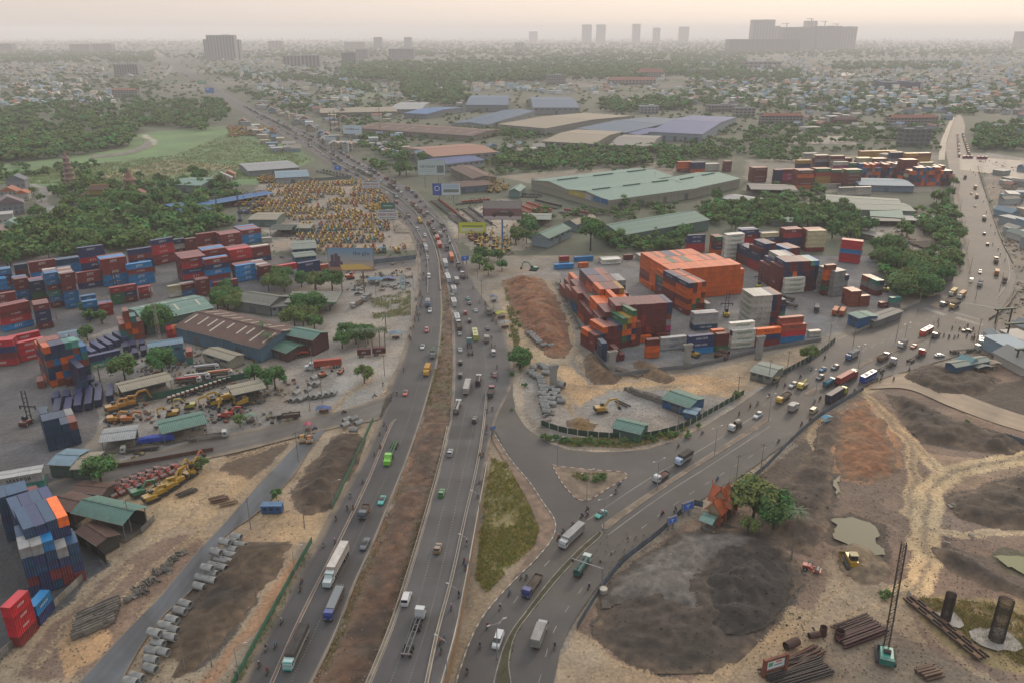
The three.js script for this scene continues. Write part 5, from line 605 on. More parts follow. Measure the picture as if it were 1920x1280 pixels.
wood([
  [[[620,140],[1280,150],[1290,320],[860,330],[640,240]],900,3,4.6,1],[[[1280,200],[1780,200],[1780,280],[1280,300]],420,3,4.6,1],[[[0,110],[380,110],[620,205],[560,225],[420,200],[0,205]],500,3.5,5.5,1],[[[380,100],[700,100],[900,180],[640,210],[480,190]],420,4,6,1],[[[1280,105],[1935,105],[1935,200],[1280,200]],900,5,8,1],[[[0,72],[1935,70],[1935,86],[0,88]],1600,13,20,1],[[[0,86],[1935,84],[1935,108],[0,112]],1500,8,13,1],[[[1000,395],[1140,385],[1400,385],[1400,400],[1130,420],[1010,425]],60,2.5,4,1],[[[600,290],[730,310],[720,330],[640,300]],30,3,5,1],
  [[[30,440],[200,388],[330,374],[440,420],[330,462],[180,472],[0,492]],230,4.5,7.5],[[[110,352],[330,347],[340,380],[120,395]],80,4,6.5],[[[380,352],[440,350],[450,372],[340,385]],30,4,6],[[[1130,452],[1290,442],[1290,468],[1140,476]],45,3,4.5],[[[1320,380],[1540,400],[1620,440],[1560,425],[1330,425]],90,4,6.5],[[[1640,480],[1760,500],[1760,555],[1690,565]],50,4,6.5],[[[1690,400],[1790,390],[1795,520],[1760,500],[1740,440]],60,3.5,6],
  [[[-80,215],[60,200],[250,200],[260,250],[235,275],[100,300],[-80,310]],520,6,10],[[[250,192],[420,190],[430,220],[380,245],[330,240],[250,235]],200,6,9],[[[-60,315],[180,308],[190,320],[-60,345]],60,3,5],[[[120,330],[190,330],[190,345],[110,345]],20,4,6],
  [[[0,96],[290,98],[290,118],[0,120]],420,9,14],[[[640,118],[900,112],[1400,100],[1400,138],[1150,150],[880,158],[640,150]],1900,9,15],[[[740,150],[870,155],[880,195],[830,200],[760,185]],240,7,11],[[[380,140],[560,155],[700,175],[690,160],[560,140]],160,7,10],[[[920,285],[1270,278],[1275,312],[1010,318],[930,312]],190,5,8],[[[1120,190],[1290,185],[1290,205],[1130,212]],150,7,10],
  [[[1280,135],[1500,130],[1500,150],[1300,152]],250,8,11],[[[1560,118],[1800,118],[1800,133],[1560,131]],260,9,13],[[[1780,205],[1825,203],[1830,216],[1785,217]],16,6,9],[[[1825,240],[1940,228],[1940,282],[1830,284]],110,6,9],[[[1400,240],[1760,232],[1760,262],[1400,280]],150,4,7],[[[1280,270],[1500,268],[1500,305],[1400,300],[1290,300]],90,4,7],[[[1280,150],[1935,140],[1935,215],[1280,210]],420,5,9],[[[440,165],[620,200],[620,215],[500,205]],60,5,8],[[[640,255],[760,255],[760,300],[720,300]],50,4,7],[[[860,240],[1020,240],[1010,262],[880,262]],60,4,7],[[[1440,350],[1540,350],[1560,400],[1430,400]],45,3.5,6],[[[0,118],[300,118],[300,200],[0,200]],260,5,8],[[[360,100],[640,100],[640,160],[400,150]],220,6,10],[[[500,88],[1300,80],[1935,84],[1935,104],[500,108]],1500,11,16],[[[600,200],[740,190],[760,240],[640,240]],60,4,7],
]);
// grass tufts
const tuftG=(() => { const gs=[];seed=5;for (let i=0;i<7;i++) { const a=R(0,6),x=R(-0.3,0.3),z=R(-0.3,0.3),l=R(-0.25,0.25);gs.push(tri([V(x - 0.09*Math.cos(a),0,z - 0.09*Math.sin(a)),V(x+0.09*Math.cos(a),0,z+0.09*Math.sin(a)),V(x+l,R(0.35,0.7),z+l)]));} return mg(gs);})();
seed=99;
function grass(label,px,n,cols,s0=0.8,s1=1.6,f=(x,y) => at(x,y,-0.1)) {
  const t=px.map(([x,y]) => V(x,0,y)),ys=px.map((q) => q[1]),xsn=px.map((q) => q[0]),ms=[];let c=0;while (ms.length<n && c++<n*8) { const x=R(Math.min(...xsn),Math.max(...xsn)),y=R(Math.min(...ys),Math.max(...ys));if (!inside(t,x,y)) continue;const p=f(x,y);if (fbm(p.x/7,p.z/7,3)<R(0.3,0.55)) continue;const s=R(s0,s1);ms.push(new THREE.Matrix4().compose(p,new THREE.Quaternion().setFromAxisAngle(V(0,1,0),R(0,6)),V(s,s,s)));}
  const m=shade(new THREE.InstancedMesh(tuftG,M('#ffffff',0.85),ms.length));ms.forEach((q,i) => { m.setMatrixAt(i,q);m.setColorAt(i,lin(pick(cols)).multiplyScalar(R(1.3,2.4)));});m.name=numbered('grass');m.userData={ kind:'stuff',label,category:'grass' };scene.add(m);
}
grass('dry yellow green grass on the wedge beside the retaining wall',[[922,858],[950,868],[985,930],[1010,990],[1003,1020],[960,1062],[912,1110],[893,1085],[905,960]],3400,['#6d6a2e','#7d7434','#5c6a2a','#8a7a40']);grass('weeds on the flyover edge of the earth median',[[700,1240],[735,1150],[790,985],[828,850],[820,850],[775,985],[720,1150],[685,1240]],900,['#5f6232','#70683a'],0.5,1.1);grass('straw weeds on the lane edge of the earth median',[[600,1260],[660,1115],[712,1000],[765,870],[772,870],[724,1000],[675,1115],[615,1260]],900,['#7a6f42','#6d6a3e'],0.5,1.1);grass('weeds along the earth median',[[800,760],[830,620],[840,620],[846,700],[840,780]],700,['#5f6232','#70683a']);grass('green and straw weeds on the verge outside the dark green fence',[[1010,815],[1060,835],[1180,838],[1290,815],[1290,800],[1160,822],[1060,820]],1400,['#6d6a38','#8a7a48','#56642e']);grass('weeds in the plot beside the petrol station road',[[695,560],[770,545],[770,590],[700,598]],1200,['#5f6a3a','#7a7444']);grass('green weeds on the verge beside the clay mound site',[[945,540],[955,540],[985,690],[975,700],[962,640]],900,['#56602e','#6d6a38']);grass('thin weeds on the roadside island',[[1065,885],[1140,888],[1110,905],[1080,900]],260,['#5c6434','#7a7040']);grass('straw coloured weeds around the rebar cages',[[1720,1120],[1860,1130],[1930,1160],[1930,1250],[1800,1200]],1500,['#857440','#6d6a38']);grass('weeds on the narrow curved median',[[1120,1000],[1035,1088],[985,1153],[960,1190],[935,1280],[952,1280],[966,1195],[990,1158],[1042,1092]],900,['#5f6030','#756a3c'],0.5,0.9);grass('green field grass beyond the temple',[[-60,330],[160,310],[330,290],[430,250],[585,300],[480,335],[250,345],[0,345]],9000,['#5d7040','#6d7a48','#7a7a50'],1.5,3.2);grass('weeds along the green fence by the highway',[[430,1280],[500,1160],[560,1050],[585,1020],[590,1030],[510,1180],[445,1290]],600,['#5f6a36','#4f6a30'],0.5,1.1);

// ---------- vehicles (x forward, origin on the road under the middle) ----------
const GLASS=M('#1d262c',0.12),TYRE=M('#1b1b1c',0.9),RIM=M('#7d7f80',0.5),LAMP=M('#c9c6b8',0.25),TAIL=M('#7a1c18',0.4),CHASSIS=M('#2c2c2e',0.8),paint=(c) => M(c,0.35,{ clearcoat:0.5,clearcoatRoughness:0.25 });
const wheelG={};const wheels=(o,list,r,w=0.25) => { const k=r+'_'+w;wheelG[k] ??= [cy(r,r,w,0,0,0,'z',12),cy(r*0.55,r*0.55,w+0.04,0,0,0,'z',8)];for (const [x,z] of list) { const t=part(o,'wheel',wheelG[k][0],TYRE);t.position.set(x,r,z);part(t,'rim',wheelG[k][1],RIM);} };
const lamps=(o,x0,x1,y,z) => { for (const s of [1,-1]) { part(o,'headlight',bx(0.08,0.16,0.3,x0,y,s*z),LAMP);part(o,'tail_light',bx(0.08,0.18,0.25,x1,y,s*z),TAIL);} };
const memo=new Map(),mem=(k,f) => { if (!memo.has(k)) memo.set(k,f());return memo.get(k);};
const CARS={
  sedan:{ L:4.5,body:[[-2.25,0.3],[-2.25,0.85],[-1.7,0.95],[1.0,0.95],[1.95,0.8],[2.25,0.6],[2.25,0.3]],glass:[[-1.75,0.93],[-1.15,1.4],[0.35,1.42],[1.1,0.93]],roof:[-1.1,0.3],top:1.42 },
  suv:{ L:4.7,body:[[-2.3,0.35],[-2.3,1.05],[1.1,1.1],[2.1,0.98],[2.35,0.7],[2.35,0.35]],glass:[[-2.2,1.05],[-2.0,1.68],[0.25,1.72],[1.1,1.08]],roof:[-1.95,0.25],top:1.72 },
  van:{ L:5.2,body:[[-2.6,0.35],[-2.6,1.2],[1.7,1.2],[2.45,0.95],[2.6,0.6],[2.6,0.35]],glass:[[-2.55,1.18],[-2.45,1.95],[0.9,2.0],[1.75,1.18]],roof:[-2.42,0.85],top:2.02 },
  pickup:{ L:5.3,body:[[-2.65,0.4],[-2.65,1.0],[1.2,1.05],[2.35,0.98],[2.65,0.7],[2.65,0.4]],glass:[[-0.75,1.02],[-0.6,1.7],[0.45,1.72],[1.25,1.05]],roof:[-0.6,0.45],top:1.72 },
};
function car(o,kind,col,top=col) {
  const c=CARS[kind],w=kind === 'van'?1.9 :1.8,pm=paint(col);
  part(o,'body',mem(kind+'b',() => prism(c.body,w,undefined,0.08)),pm);part(o,'window_band',mem(kind+'g',() => prism(c.glass,w - 0.22,undefined,0.05)),GLASS);
  part(o,'roof',mem(kind+'r',() => mg([bx(c.roof[1] - c.roof[0],0.07,w - 0.3,(c.roof[0]+c.roof[1])/2,c.top,0),...(kind === 'van'?[bx(2.2,0.75,w - 0.14,-1.4,1.6,0)] :[])])),top === col?pm :paint(top));
  if (kind === 'pickup') part(o,'cargo_bed',mem('pb',() => bx(1.6,0.1,1.5,-1.75,1.0,0)),CHASSIS);
  wheels(o,[[c.L*0.31,w/2 - 0.1],[c.L*0.31,-w/2+0.1],[-c.L*0.31,w/2 - 0.1],[-c.L*0.31,-w/2+0.1]],kind === 'sedan'?0.32 :0.37,0.22);lamps(o,c.L/2 - 0.02,-c.L/2 - 0.02,0.68,w/2 - 0.3);
}
function cab(o,x,col,h=2.7,d=1.9,accent,hood=0) {
  const pm=paint(col);part(o,'cab',mem('cab'+h+d+hood,() => hood?prism([[-d,0.7],[-d,h],[-0.9,h],[-0.35,2.2],[hood,1.95],[hood+0.15,0.7]],2.3,undefined,0.08) :prism([[-d,0.7],[-d,h],[-0.35,h],[0,1.6],[0,0.7]],2.3,undefined,0.08)),pm).position.x=x;
  part(o,'windscreen',mem('ws'+h+hood,() => hood?prism([[-0.84,h - 0.25],[-0.4,2.24],[-0.32,2.24],[-0.76,h - 0.2]],2.0) :prism([[-0.33,h - 0.2],[0.0,1.66],[0.06,1.7],[-0.26,h - 0.16]],2.0)),GLASS).position.x=x;
  for (const s of [1,-1]) { part(o,'door_window',mem('dw'+h+hood,() => bx(0.75,0.6,0.04,-0.95,h - 0.65,0)),GLASS).position.set(x,0,s*1.17);part(o,'mirror',mem('mir',() => bx(0.12,0.45,0.2,0,2.0,0)),CHASSIS).position.set(x - 0.2,0,s*1.35);part(o,'headlight',mem('hl',() => bx(0.08,0.2,0.4,0,0.95,0)),LAMP).position.set(x+hood+(hood?0.16 :0.05),0,s*0.8);}
  part(o,'bumper',mem('bmp',() => bx(0.25,0.35,2.3,0,0.6,0)),accent?paint(accent) :CHASSIS).position.x=x+hood+0.05;if (accent) part(o,'sun_visor',mem('vis',() => bx(0.3,0.14,2.2,0,0,0)),paint(accent)).position.set(x - (hood?0.75 :0.2),h - 0.1,0);
}
const BOX=(o,name,x0,x1,y0,y1,w,m) => part(o,name,bx(x1 - x0,y1 - y0,w,(x0+x1)/2,(y0+y1)/2,0),m);
function truck(o,L,cc,cargo,col,accent) {
  const f=L/2,cx=f - 2.0,b=-f;cab(o,f - 0.1,cc,2.6,1.8,accent === '#load_brick'?undefined :accent);BOX(o,'chassis',b,f - 0.3,0.55,0.85,0.9,CHASSIS);const r=0.45,ws=[[f - 0.9,0.95],[f - 0.9,-0.95],[b+1.3,0.95],[b+1.3,-0.95]];if (L>8) ws.push([b+2.5,0.95],[b+2.5,-0.95]);wheels(o,ws,r,0.35);
  for (const s of [1,-1]) part(o,'tail_light',bx(0.08,0.15,0.3,b - 0.02,0.8,s*0.85),TAIL);
  const m=M(col,0.6,{ map:T.wear });
  if (cargo === 'box') { BOX(o,'cargo_box',b,cx,0.9,3.3,2.35,m);part(o,'rear_door',bx(0.05,2.1,2.1,b - 0.03,2.1,0),m);}
  if (cargo === 'tarp') { BOX(o,'side_boards',b,cx,0.9,2.0,2.35,M('#8b8b86',0.7));part(o,'tarpaulin',prism([[b+0.03,1.9],[b+0.03,3.1],[b+0.4,3.25],[cx - 0.4,3.25],[cx - 0.03,3.1],[cx - 0.03,1.9]],2.4,undefined,0.12),M(col,0.85,{ map:T.earth,bumpMap:T.earthB,bumpScale:0.2 }));const n=Math.floor((cx - b)/1.4);for (let i=0;i <= n;i++) part(o,'hoop',bx(0.08,0.1,2.46,b+0.2+(cx - b - 0.4)*i/n,3.28,0),CHASSIS);}
  if (cargo === 'rack') { BOX(o,'side_boards',b,cx,0.9,2.2,2.35,m);for (let i=0;i<5;i++) part(o,'roof_bar',bx(cx - b,0.08,0.1,(b+cx)/2,2.9,-0.95+0.475*i),M('#77797a',0.5));BOX(o,'load',b+0.3,cx - 0.4,2.1,2.6,2.0,M('#9aa6ad',0.5));}
  if (cargo === 'tipper' || cargo === 'flat') { const h=cargo === 'tipper'?2.3 :1.6;BOX(o,'bed',b,cx,0.9,1.1,2.3,m);for (const s of [1,-1]) part(o,'side_board',bx(cx - b,h - 1,0.08,(b+cx)/2,(h+1)/2,s*1.16),m);for (const x of [b+0.04,cx - 0.04]) part(o,'end_board',bx(0.08,h - 1,2.2,x,(h+1)/2,0),m);part(o,'load',prism([[b+0.2,1.1],[b+0.4,h - 0.35],[(b+cx)/2,h - 0.15],[cx - 0.4,h - 0.4],[cx - 0.2,1.1]],2.1),M(accent === '#load_brick'?'#7a5248' :'#5d5348',0.95,{ map:T.earth }));}
  if (cargo === 'tank') { part(o,'tank',cy(1.05,1.05,cx - b - 0.3,(b+cx)/2,1.95,0,'x',16),m);BOX(o,'catwalk',b+0.4,cx - 0.6,2.95,3.02,0.5,CHASSIS);for (let i=0;i<3;i++) part(o,'hatch',cy(0.32,0.32,0.18,b+1.2+i*(cx - b - 2)/2.5,3.08,0,'y',12),CHASSIS);}
  if (cargo === 'mixer') { const g=new THREE.LatheGeometry([[0.5,-2.2],[1.1,-1.3],[1.2,0],[1,1.2],[0.5,1.9]].map(([a,c]) => new THREE.Vector2(a,c)),16);g.rotateZ(-PI/2 - 0.22);g.rotateY(PI);g.translate(b+2.6,2.3,0);part(o,'mixer_drum',fin(g),M('#9c9a92',0.5,{ map:T.wear }));BOX(o,'drum_frame',b+0.4,cx,0.9,1.25,1.6,CHASSIS);part(o,'chute',prism([[b - 0.3,1.2],[b+0.5,2.6],[b+0.9,2.6],[b+0.1,1.2]],0.7),M('#8c8c86',0.6));}
  if (cargo === 'crane') { BOX(o,'bed',b,cx,0.9,1.25,2.2,m);part(o,'boom',beam(V(b+0.2,2.9,0),V(cx - 0.3,1.9,0),0.4),paint(cc));BOX(o,'winch',cx - 1.2,cx - 0.2,1.2,2.1,1.2,m);}
}
function semi(o,cc,accent,load,col,hood=1.3) {
  const L=16.2,f=L/2;cab(o,f - hood,cc,3.3,2.3,accent,hood);BOX(o,'tractor_chassis',f - 6.6,f - hood - 0.3,0.6,0.9,0.9,CHASSIS);wheels(o,[[f - 0.9,0.95],[f - 0.9,-0.95],[f - 4.9,0.95],[f - 4.9,-0.95],[f - 6.1,0.95],[f - 6.1,-0.95],[-f+1.2,0.95],[-f+1.2,-0.95],[-f+2.5,0.95],[-f+2.5,-0.95],[-f+3.8,0.95],[-f+3.8,-0.95]],0.5,0.5);
  const x0=-f+0.2,x1=f - hood - 2.7;for (const s of [1,-1]) part(o,'trailer_rail',bx(x1 - x0,0.3,0.2,(x0+x1)/2,1.25,s*0.5),M(load === 'skeleton'?col :'#3a3a3c',0.7));for (let i=0;i<6;i++) part(o,'trailer_cross_member',bx(i % 5?0.18 :0.4,0.2,i % 5?1.1 :2.3,x0+(x1 - x0)*(i+0.1)/5.2,1.3,0),M(load === 'skeleton'?col :'#3a3a3c',0.7));
  for (const s of [1,-1]) part(o,'tail_light',bx(0.08,0.18,0.4,x0 - 0.02,1.1,s*0.8),TAIL);
  if (load === 'container') { const m=new THREE.MeshStandardMaterial({ color:lin(col),roughness:0.55,map:T.wear,side:THREE.DoubleSide }),k=part(o,'container',CG['40'].body,m);k.position.set(x0+6.1,1.42,0);k.rotation.y=PI;const q=part(o,'container_frame',CG['40'].frame,m);q.position.copy(k.position);for (const d of ['doorA','doorB']) { const e=part(o,'container_door',CG['40'][d],m);e.position.copy(k.position);e.rotation.y=PI;} }
}
function bus(o,L,col,roof,stripe) { const w=2.5,m=paint(col);part(o,'body',prism([[-L/2,0.4],[-L/2,2.9],[L/2 - 0.3,2.9],[L/2,1.5],[L/2,0.4]],w,undefined,0.12),m);for (const s of [1,-1]) part(o,'window_band',bx(L - 1.2,0.85,0.05,-0.1,2.05,s*(w/2+0.01)),GLASS);part(o,'windscreen',prism([[L/2 - 0.24,2.7],[L/2+0.02,1.55],[L/2+0.06,1.6],[L/2 - 0.18,2.75]],w - 0.4),GLASS);part(o,'rear_window',bx(0.05,0.8,w - 0.5,-L/2 - 0.01,2.1,0),GLASS);part(o,'roof_panel',bx(L - 0.8,0.08,w - 0.3,-0.1,2.95,0),paint(roof));for (const x of [-L*0.2,L*0.22]) part(o,'roof_unit',bx(1.6,0.25,1.4,x,3.1,0),M('#8f9190',0.6));if (stripe) for (const s of [1,-1]) part(o,'stripe',bx(L - 0.6,0.3,0.05,0,1.1,s*(w/2+0.015)),paint(stripe));wheels(o,[[L*0.3,1.12],[L*0.3,-1.12],[-L*0.28,1.12],[-L*0.28,-1.12]],0.48,0.3);lamps(o,L/2+0.02,-L/2 - 0.02,0.9,0.9);}
const xmid=new THREE.CatmullRomCurve3(px2w([[985,1320],[1010,1200],[1060,1110],[1110,1035],[1240,930],[1400,820],[1520,735],[1640,670],[1760,605],[1840,560],[1860,500],[1840,420],[1815,330],[1800,250]]),false,'centripetal'),lcm=new THREE.CatmullRomCurve3(LCL.map(([x,y],i) => at((x+LCR[i][0])/2,(y+LCR[i][1])/2)),false,'centripetal'),rcm=new THREE.CatmullRomCurve3(RCL.map(([x,y],i) => at((x+RCR[i][0])/2,(y+RCR[i][1])/2)),false,'centripetal');
const slip=new THREE.CatmullRomCurve3(px2w([[930,640],[940,760],[985,830],[1080,870],[1200,860]]),false,'centripetal');
for (const c of [xmid,lcm,rcm,slip]) { c.tbl=c.getSpacedPoints(c === xmid?700 :c === slip?100 :2500);}
function headOf(curve,p,sgn) { let b=0,bd=1e9;const t=curve.tbl;for (let i=0;i<t.length;i++) { const d=(t[i].x - p.x) ** 2+(t[i].z - p.z) ** 2;if (d<bd) { bd=d;b=i;} } const a=t[Math.max(0,b - 1)],c=t[Math.min(t.length - 1,b+1)];return yawOf(a,c)+(sgn<0?PI :0);}
const HEAD={ lc:[lcm,-1],rc:[rcm,1],up:[xmid,1],dn:[xmid,-1],sl:[slip,1] };
function place(name,cat,px,py,hd,label,build,group,lane) {
  const p=lane?lane.clone() :hd === 'rc'?atRamp(px,py,0.09) :at(px,py,0.05);if (hd === 'rc' && lane) p.y=rampH(p.z)+0.09;const o=thing(name,label,cat,p,typeof hd === 'number'?hd*PI/180 :headOf(HEAD[hd][0],p,HEAD[hd][1]),group);build(o);
  if (hd === 'rc') { const s=(rampH(p.z - 4) - rampH(p.z+4))/8;o.rotation.order='YXZ';o.rotation.z=Math.atan(s)*(Math.cos(o.rotation.y) >= 0?1 :1);} return o;
}
const Car=(x,y,hd,kind,col,label,top,g) => place('car',kind === 'pickup'?'pickup' :kind === 'van'?'van' :'car',x,y,hd,label,(o) => car(o,kind,col,top),g),Tr=(x,y,hd,L,cc,cargo,col,label,acc) => place('truck','truck',x,y,hd,label,(o) => truck(o,L,cc,cargo,col,acc)),Se=(x,y,hd,cc,acc,load,col,label,hood) => place('semi_truck','truck',x,y,hd,label,(o) => semi(o,cc,acc,load,col,hood)),Bu=(x,y,hd,L,c,r,s,label) => place('bus','bus',x,y,hd,label,(o) => bus(o,L,c,r,s));
// towards the camera on the near carriageway
Se(734,852,'lc','#6ec22a','#5aa81f','skeleton','#3f7a4a','lime green tractor pulling an empty green skeleton trailer');Car(716,940,'lc','sedan','#19a6a0','turquoise sedan on the near carriageway');Tr(683,965,'lc',6,'#3c4a58','tipper','#8a6a50','small dark cab tipper truck with wooden sides');Car(684,1023,'lc','pickup','#3f4a54','dark grey pickup following beside the white trailer');Se(631,1068,'lc','#b9c4c6','#17836a','container','#a8a8a4','white and green tractor hauling a long white box trailer');Tr(627,1138,'lc',11.5,'#24408a','rack','#56504a','blue cab truck with a barred open cargo frame');Tr(556,1222,'lc',13,'#9fc3c0','tarp','#3a3836','long truck under a dark ribbed tarpaulin with white and teal cab','#2a9a92');Tr(801,699,'lc',8,'#c99a1c','box','#c0921c','bright yellow box truck by the earth median');Car(760,738,'lc','sedan','#b3372c','red hatchback veering to the side lane');Car(792,652,'lc','sedan','#b9c2c8','silver white sedan on the near carriageway');Car(800,621,'lc','suv','#b02c38','crimson car on the near carriageway');Car(806,584,'lc','pickup','#c3cad0','white pickup on the near carriageway');Tr(799,470,'lc',9,'#bcc2c6','box','#a9b2b8','white box truck coming past the sand pile side road');Tr(765,407,'lc',9,'#7a4a3c','tipper','#6a4a40','brown tipper coming past the yellow machinery');Car(797,443,'lc','suv','#c3c6c8','white car beside the guard rail split');Tr(742,370,'lc',11,'#b5b9bb','box','#3f6a72','white cab truck with a dark teal cargo box');Tr(787,417,'lc',10,'#c8a01f','box','#b9951f','yellow cargo box truck in the thick of the traffic');
// away from the camera on the flyover carriageway
Car(828,927,'rc','suv','#2a8a3f','green taxi climbing the flyover');Car(821,1031,'rc','suv','#8a7456','tan car climbing the flyover');Car(762,1126,'rc','van','#c6c9cb','white minivan beside the earth median');Se(776,1192,'rc','#c0c6c6',undefined,'skeleton','#6a6a6e','white tractor pulling an empty grey skeleton trailer up the flyover',0.2);Car(844,851,'rc','suv','#9aa0a4','silver car near the dark asphalt patch');Car(890,789,'rc','suv','#3a3f3c','boxy dark jeep by the divider');Tr(876,730,'rc',12,'#b9bcbe','box','#b5b6b4','long white box truck leaving the junction');Tr(897,718,'rc',8.5,'#a8a8a6','tank','#2a2622','black tanker beside the long white box truck');Tr(857,768,'rc',10,'#a6a9aa','tank','#8f9294','grey tanker with three hatches by the median');Car(863,705,'rc','suv','#33393d','dark suv by the median, below the white car');Car(863,681,'rc','suv','#2d3236','black suv by the median');Car(863,657,'rc','sedan','#c2c5c8','white sedan by the grassy median');Car(862,627,'rc','sedan','#8e9498','grey sedan by the grassy median');Bu(891,632,'rc',11,'#a8ad4c','#6f8f7a','#2a6a4a','green and yellow city bus');Se(881,655,'rc','#5d8a8a',undefined,'skeleton','#4a4e50','teal tractor with a bare trailer behind the city bus',0.2);Tr(912,640,'rc',5.5,'#b0b0ac','box','#a5a49c','small white box truck by the roadside stalls');Bu(857,601,'rc',8,'#b9bec2','#a9aeb0','#5a6a7a','white minibus by the median');Car(880,603,'rc','suv','#2c2f32','black suv beside the white minibus');Car(872,588,'rc','suv','#a83a30','red suv ahead of the black suv');Car(892,583,'rc','sedan','#c2c6ca','white sedan in the middle lane');Car(877,561,'rc','sedan','#2a9a92','teal taxi in the middle lane');Car(853,588,'rc','sedan','#b9bcc0','white sedan directly by the median grass');Bu(851,571,'rc',8,'#bcc2c4','#acb2b4','#8a4a3a','white minibus in the queue beside the median');Tr(916,588,'rc',7,'#8d938f','tarp','#77776c','grey canopy truck parked at the stalls');Car(880,570,'rc','sedan','#3a3d40','black sedan behind the teal taxi');Tr(848,561,'rc',6,'#b5b5b2','tarp','#8a8a86','light grey canopy truck in the median queue');Bu(840,525,'rc',11,'#b9c2c8','#a9b2b8','#3a7aa0','white and blue coach in the median queue');Tr(856,530,'rc',8,'#b9bdc0','box','#b2b6b8','white van body truck beside the coach');Bu(851,547,'rc',7,'#bfc4c8','#b0b5b9','#444','white minibus with black glazing');Bu(835,497,'rc',10,'#c0c4c6','#b0b4b6','#5a8aa8','white coach further up the median queue');Se(846,487,'rc','#a86a50',undefined,'container','#a85f3c','orange container truck in the queue');Bu(824,462,'rc',10,'#b83a30','#c07a2c','#e0b030','red and yellow coach in the queue');Tr(838,468,'rc',10,'#3a4456','tarp','#36383e','dark canopy truck beside the red and yellow coach');Bu(820,450,'rc',9,'#b52f2f','#b52f2f',undefined,'red coach in the queue');
// the long queue towards the bend
seed=31;{ const cc=['#b9bdc0','#a8acae','#3a3d42','#8a3a30','#b0b5b8','#4a5058','#7a7d7f','#305a80'],ln=['pale','silver','black','dark red','white','charcoal','grey','blue'];
  for (const [road,cv,hd,u,t0,t1,gap] of [[rc,rcm,'rc',0.14,0.24,0.84,12],[rc,rcm,'rc',0.4,0.24,0.84,13],[rc,rcm,'rc',0.7,0.2,0.8,16],[lc,lcm,'lc',0.85,0.3,0.84,36],[lc,lcm,'lc',0.5,0.33,0.84,38]]) for (let s=t0;s<t1;s += gap*R(0.8,1.6)/(road.at(s+0.002,u).distanceTo(road.at(s,u))/0.002)) { const p=road.at(s,u),i=Math.floor(rnd()*8),k=rnd();if (scene.children.some((q) => ['car','truck','bus','semi_truck'].includes(q.name.replace(/_\d+$/,'')) && q.position.distanceToSquared(p)<90)) continue;const dir=hd === 'rc'?'crawling in the highway queue beyond the bend' :'rolling in on the highway beyond the bend',grp=hd === 'rc'?'outbound highway queue' :'inbound highway traffic';
    if (k<0.45) place('car','car',0,0,hd,`${ln[i]} car ${dir}`,(o) => car(o,pick(['sedan','suv','van']),cc[i]),grp,p);else place('truck','truck',0,0,hd,`${ln[i]} cab truck ${dir}`,(o) => truck(o,R(7,11),cc[i],pick(['box','tarp','tipper','tank']),pick(['#8a8d8f','#5a4a40','#7a4a3a','#a9adb0','#4a5a6a','#556a58'])),grp,p);} }
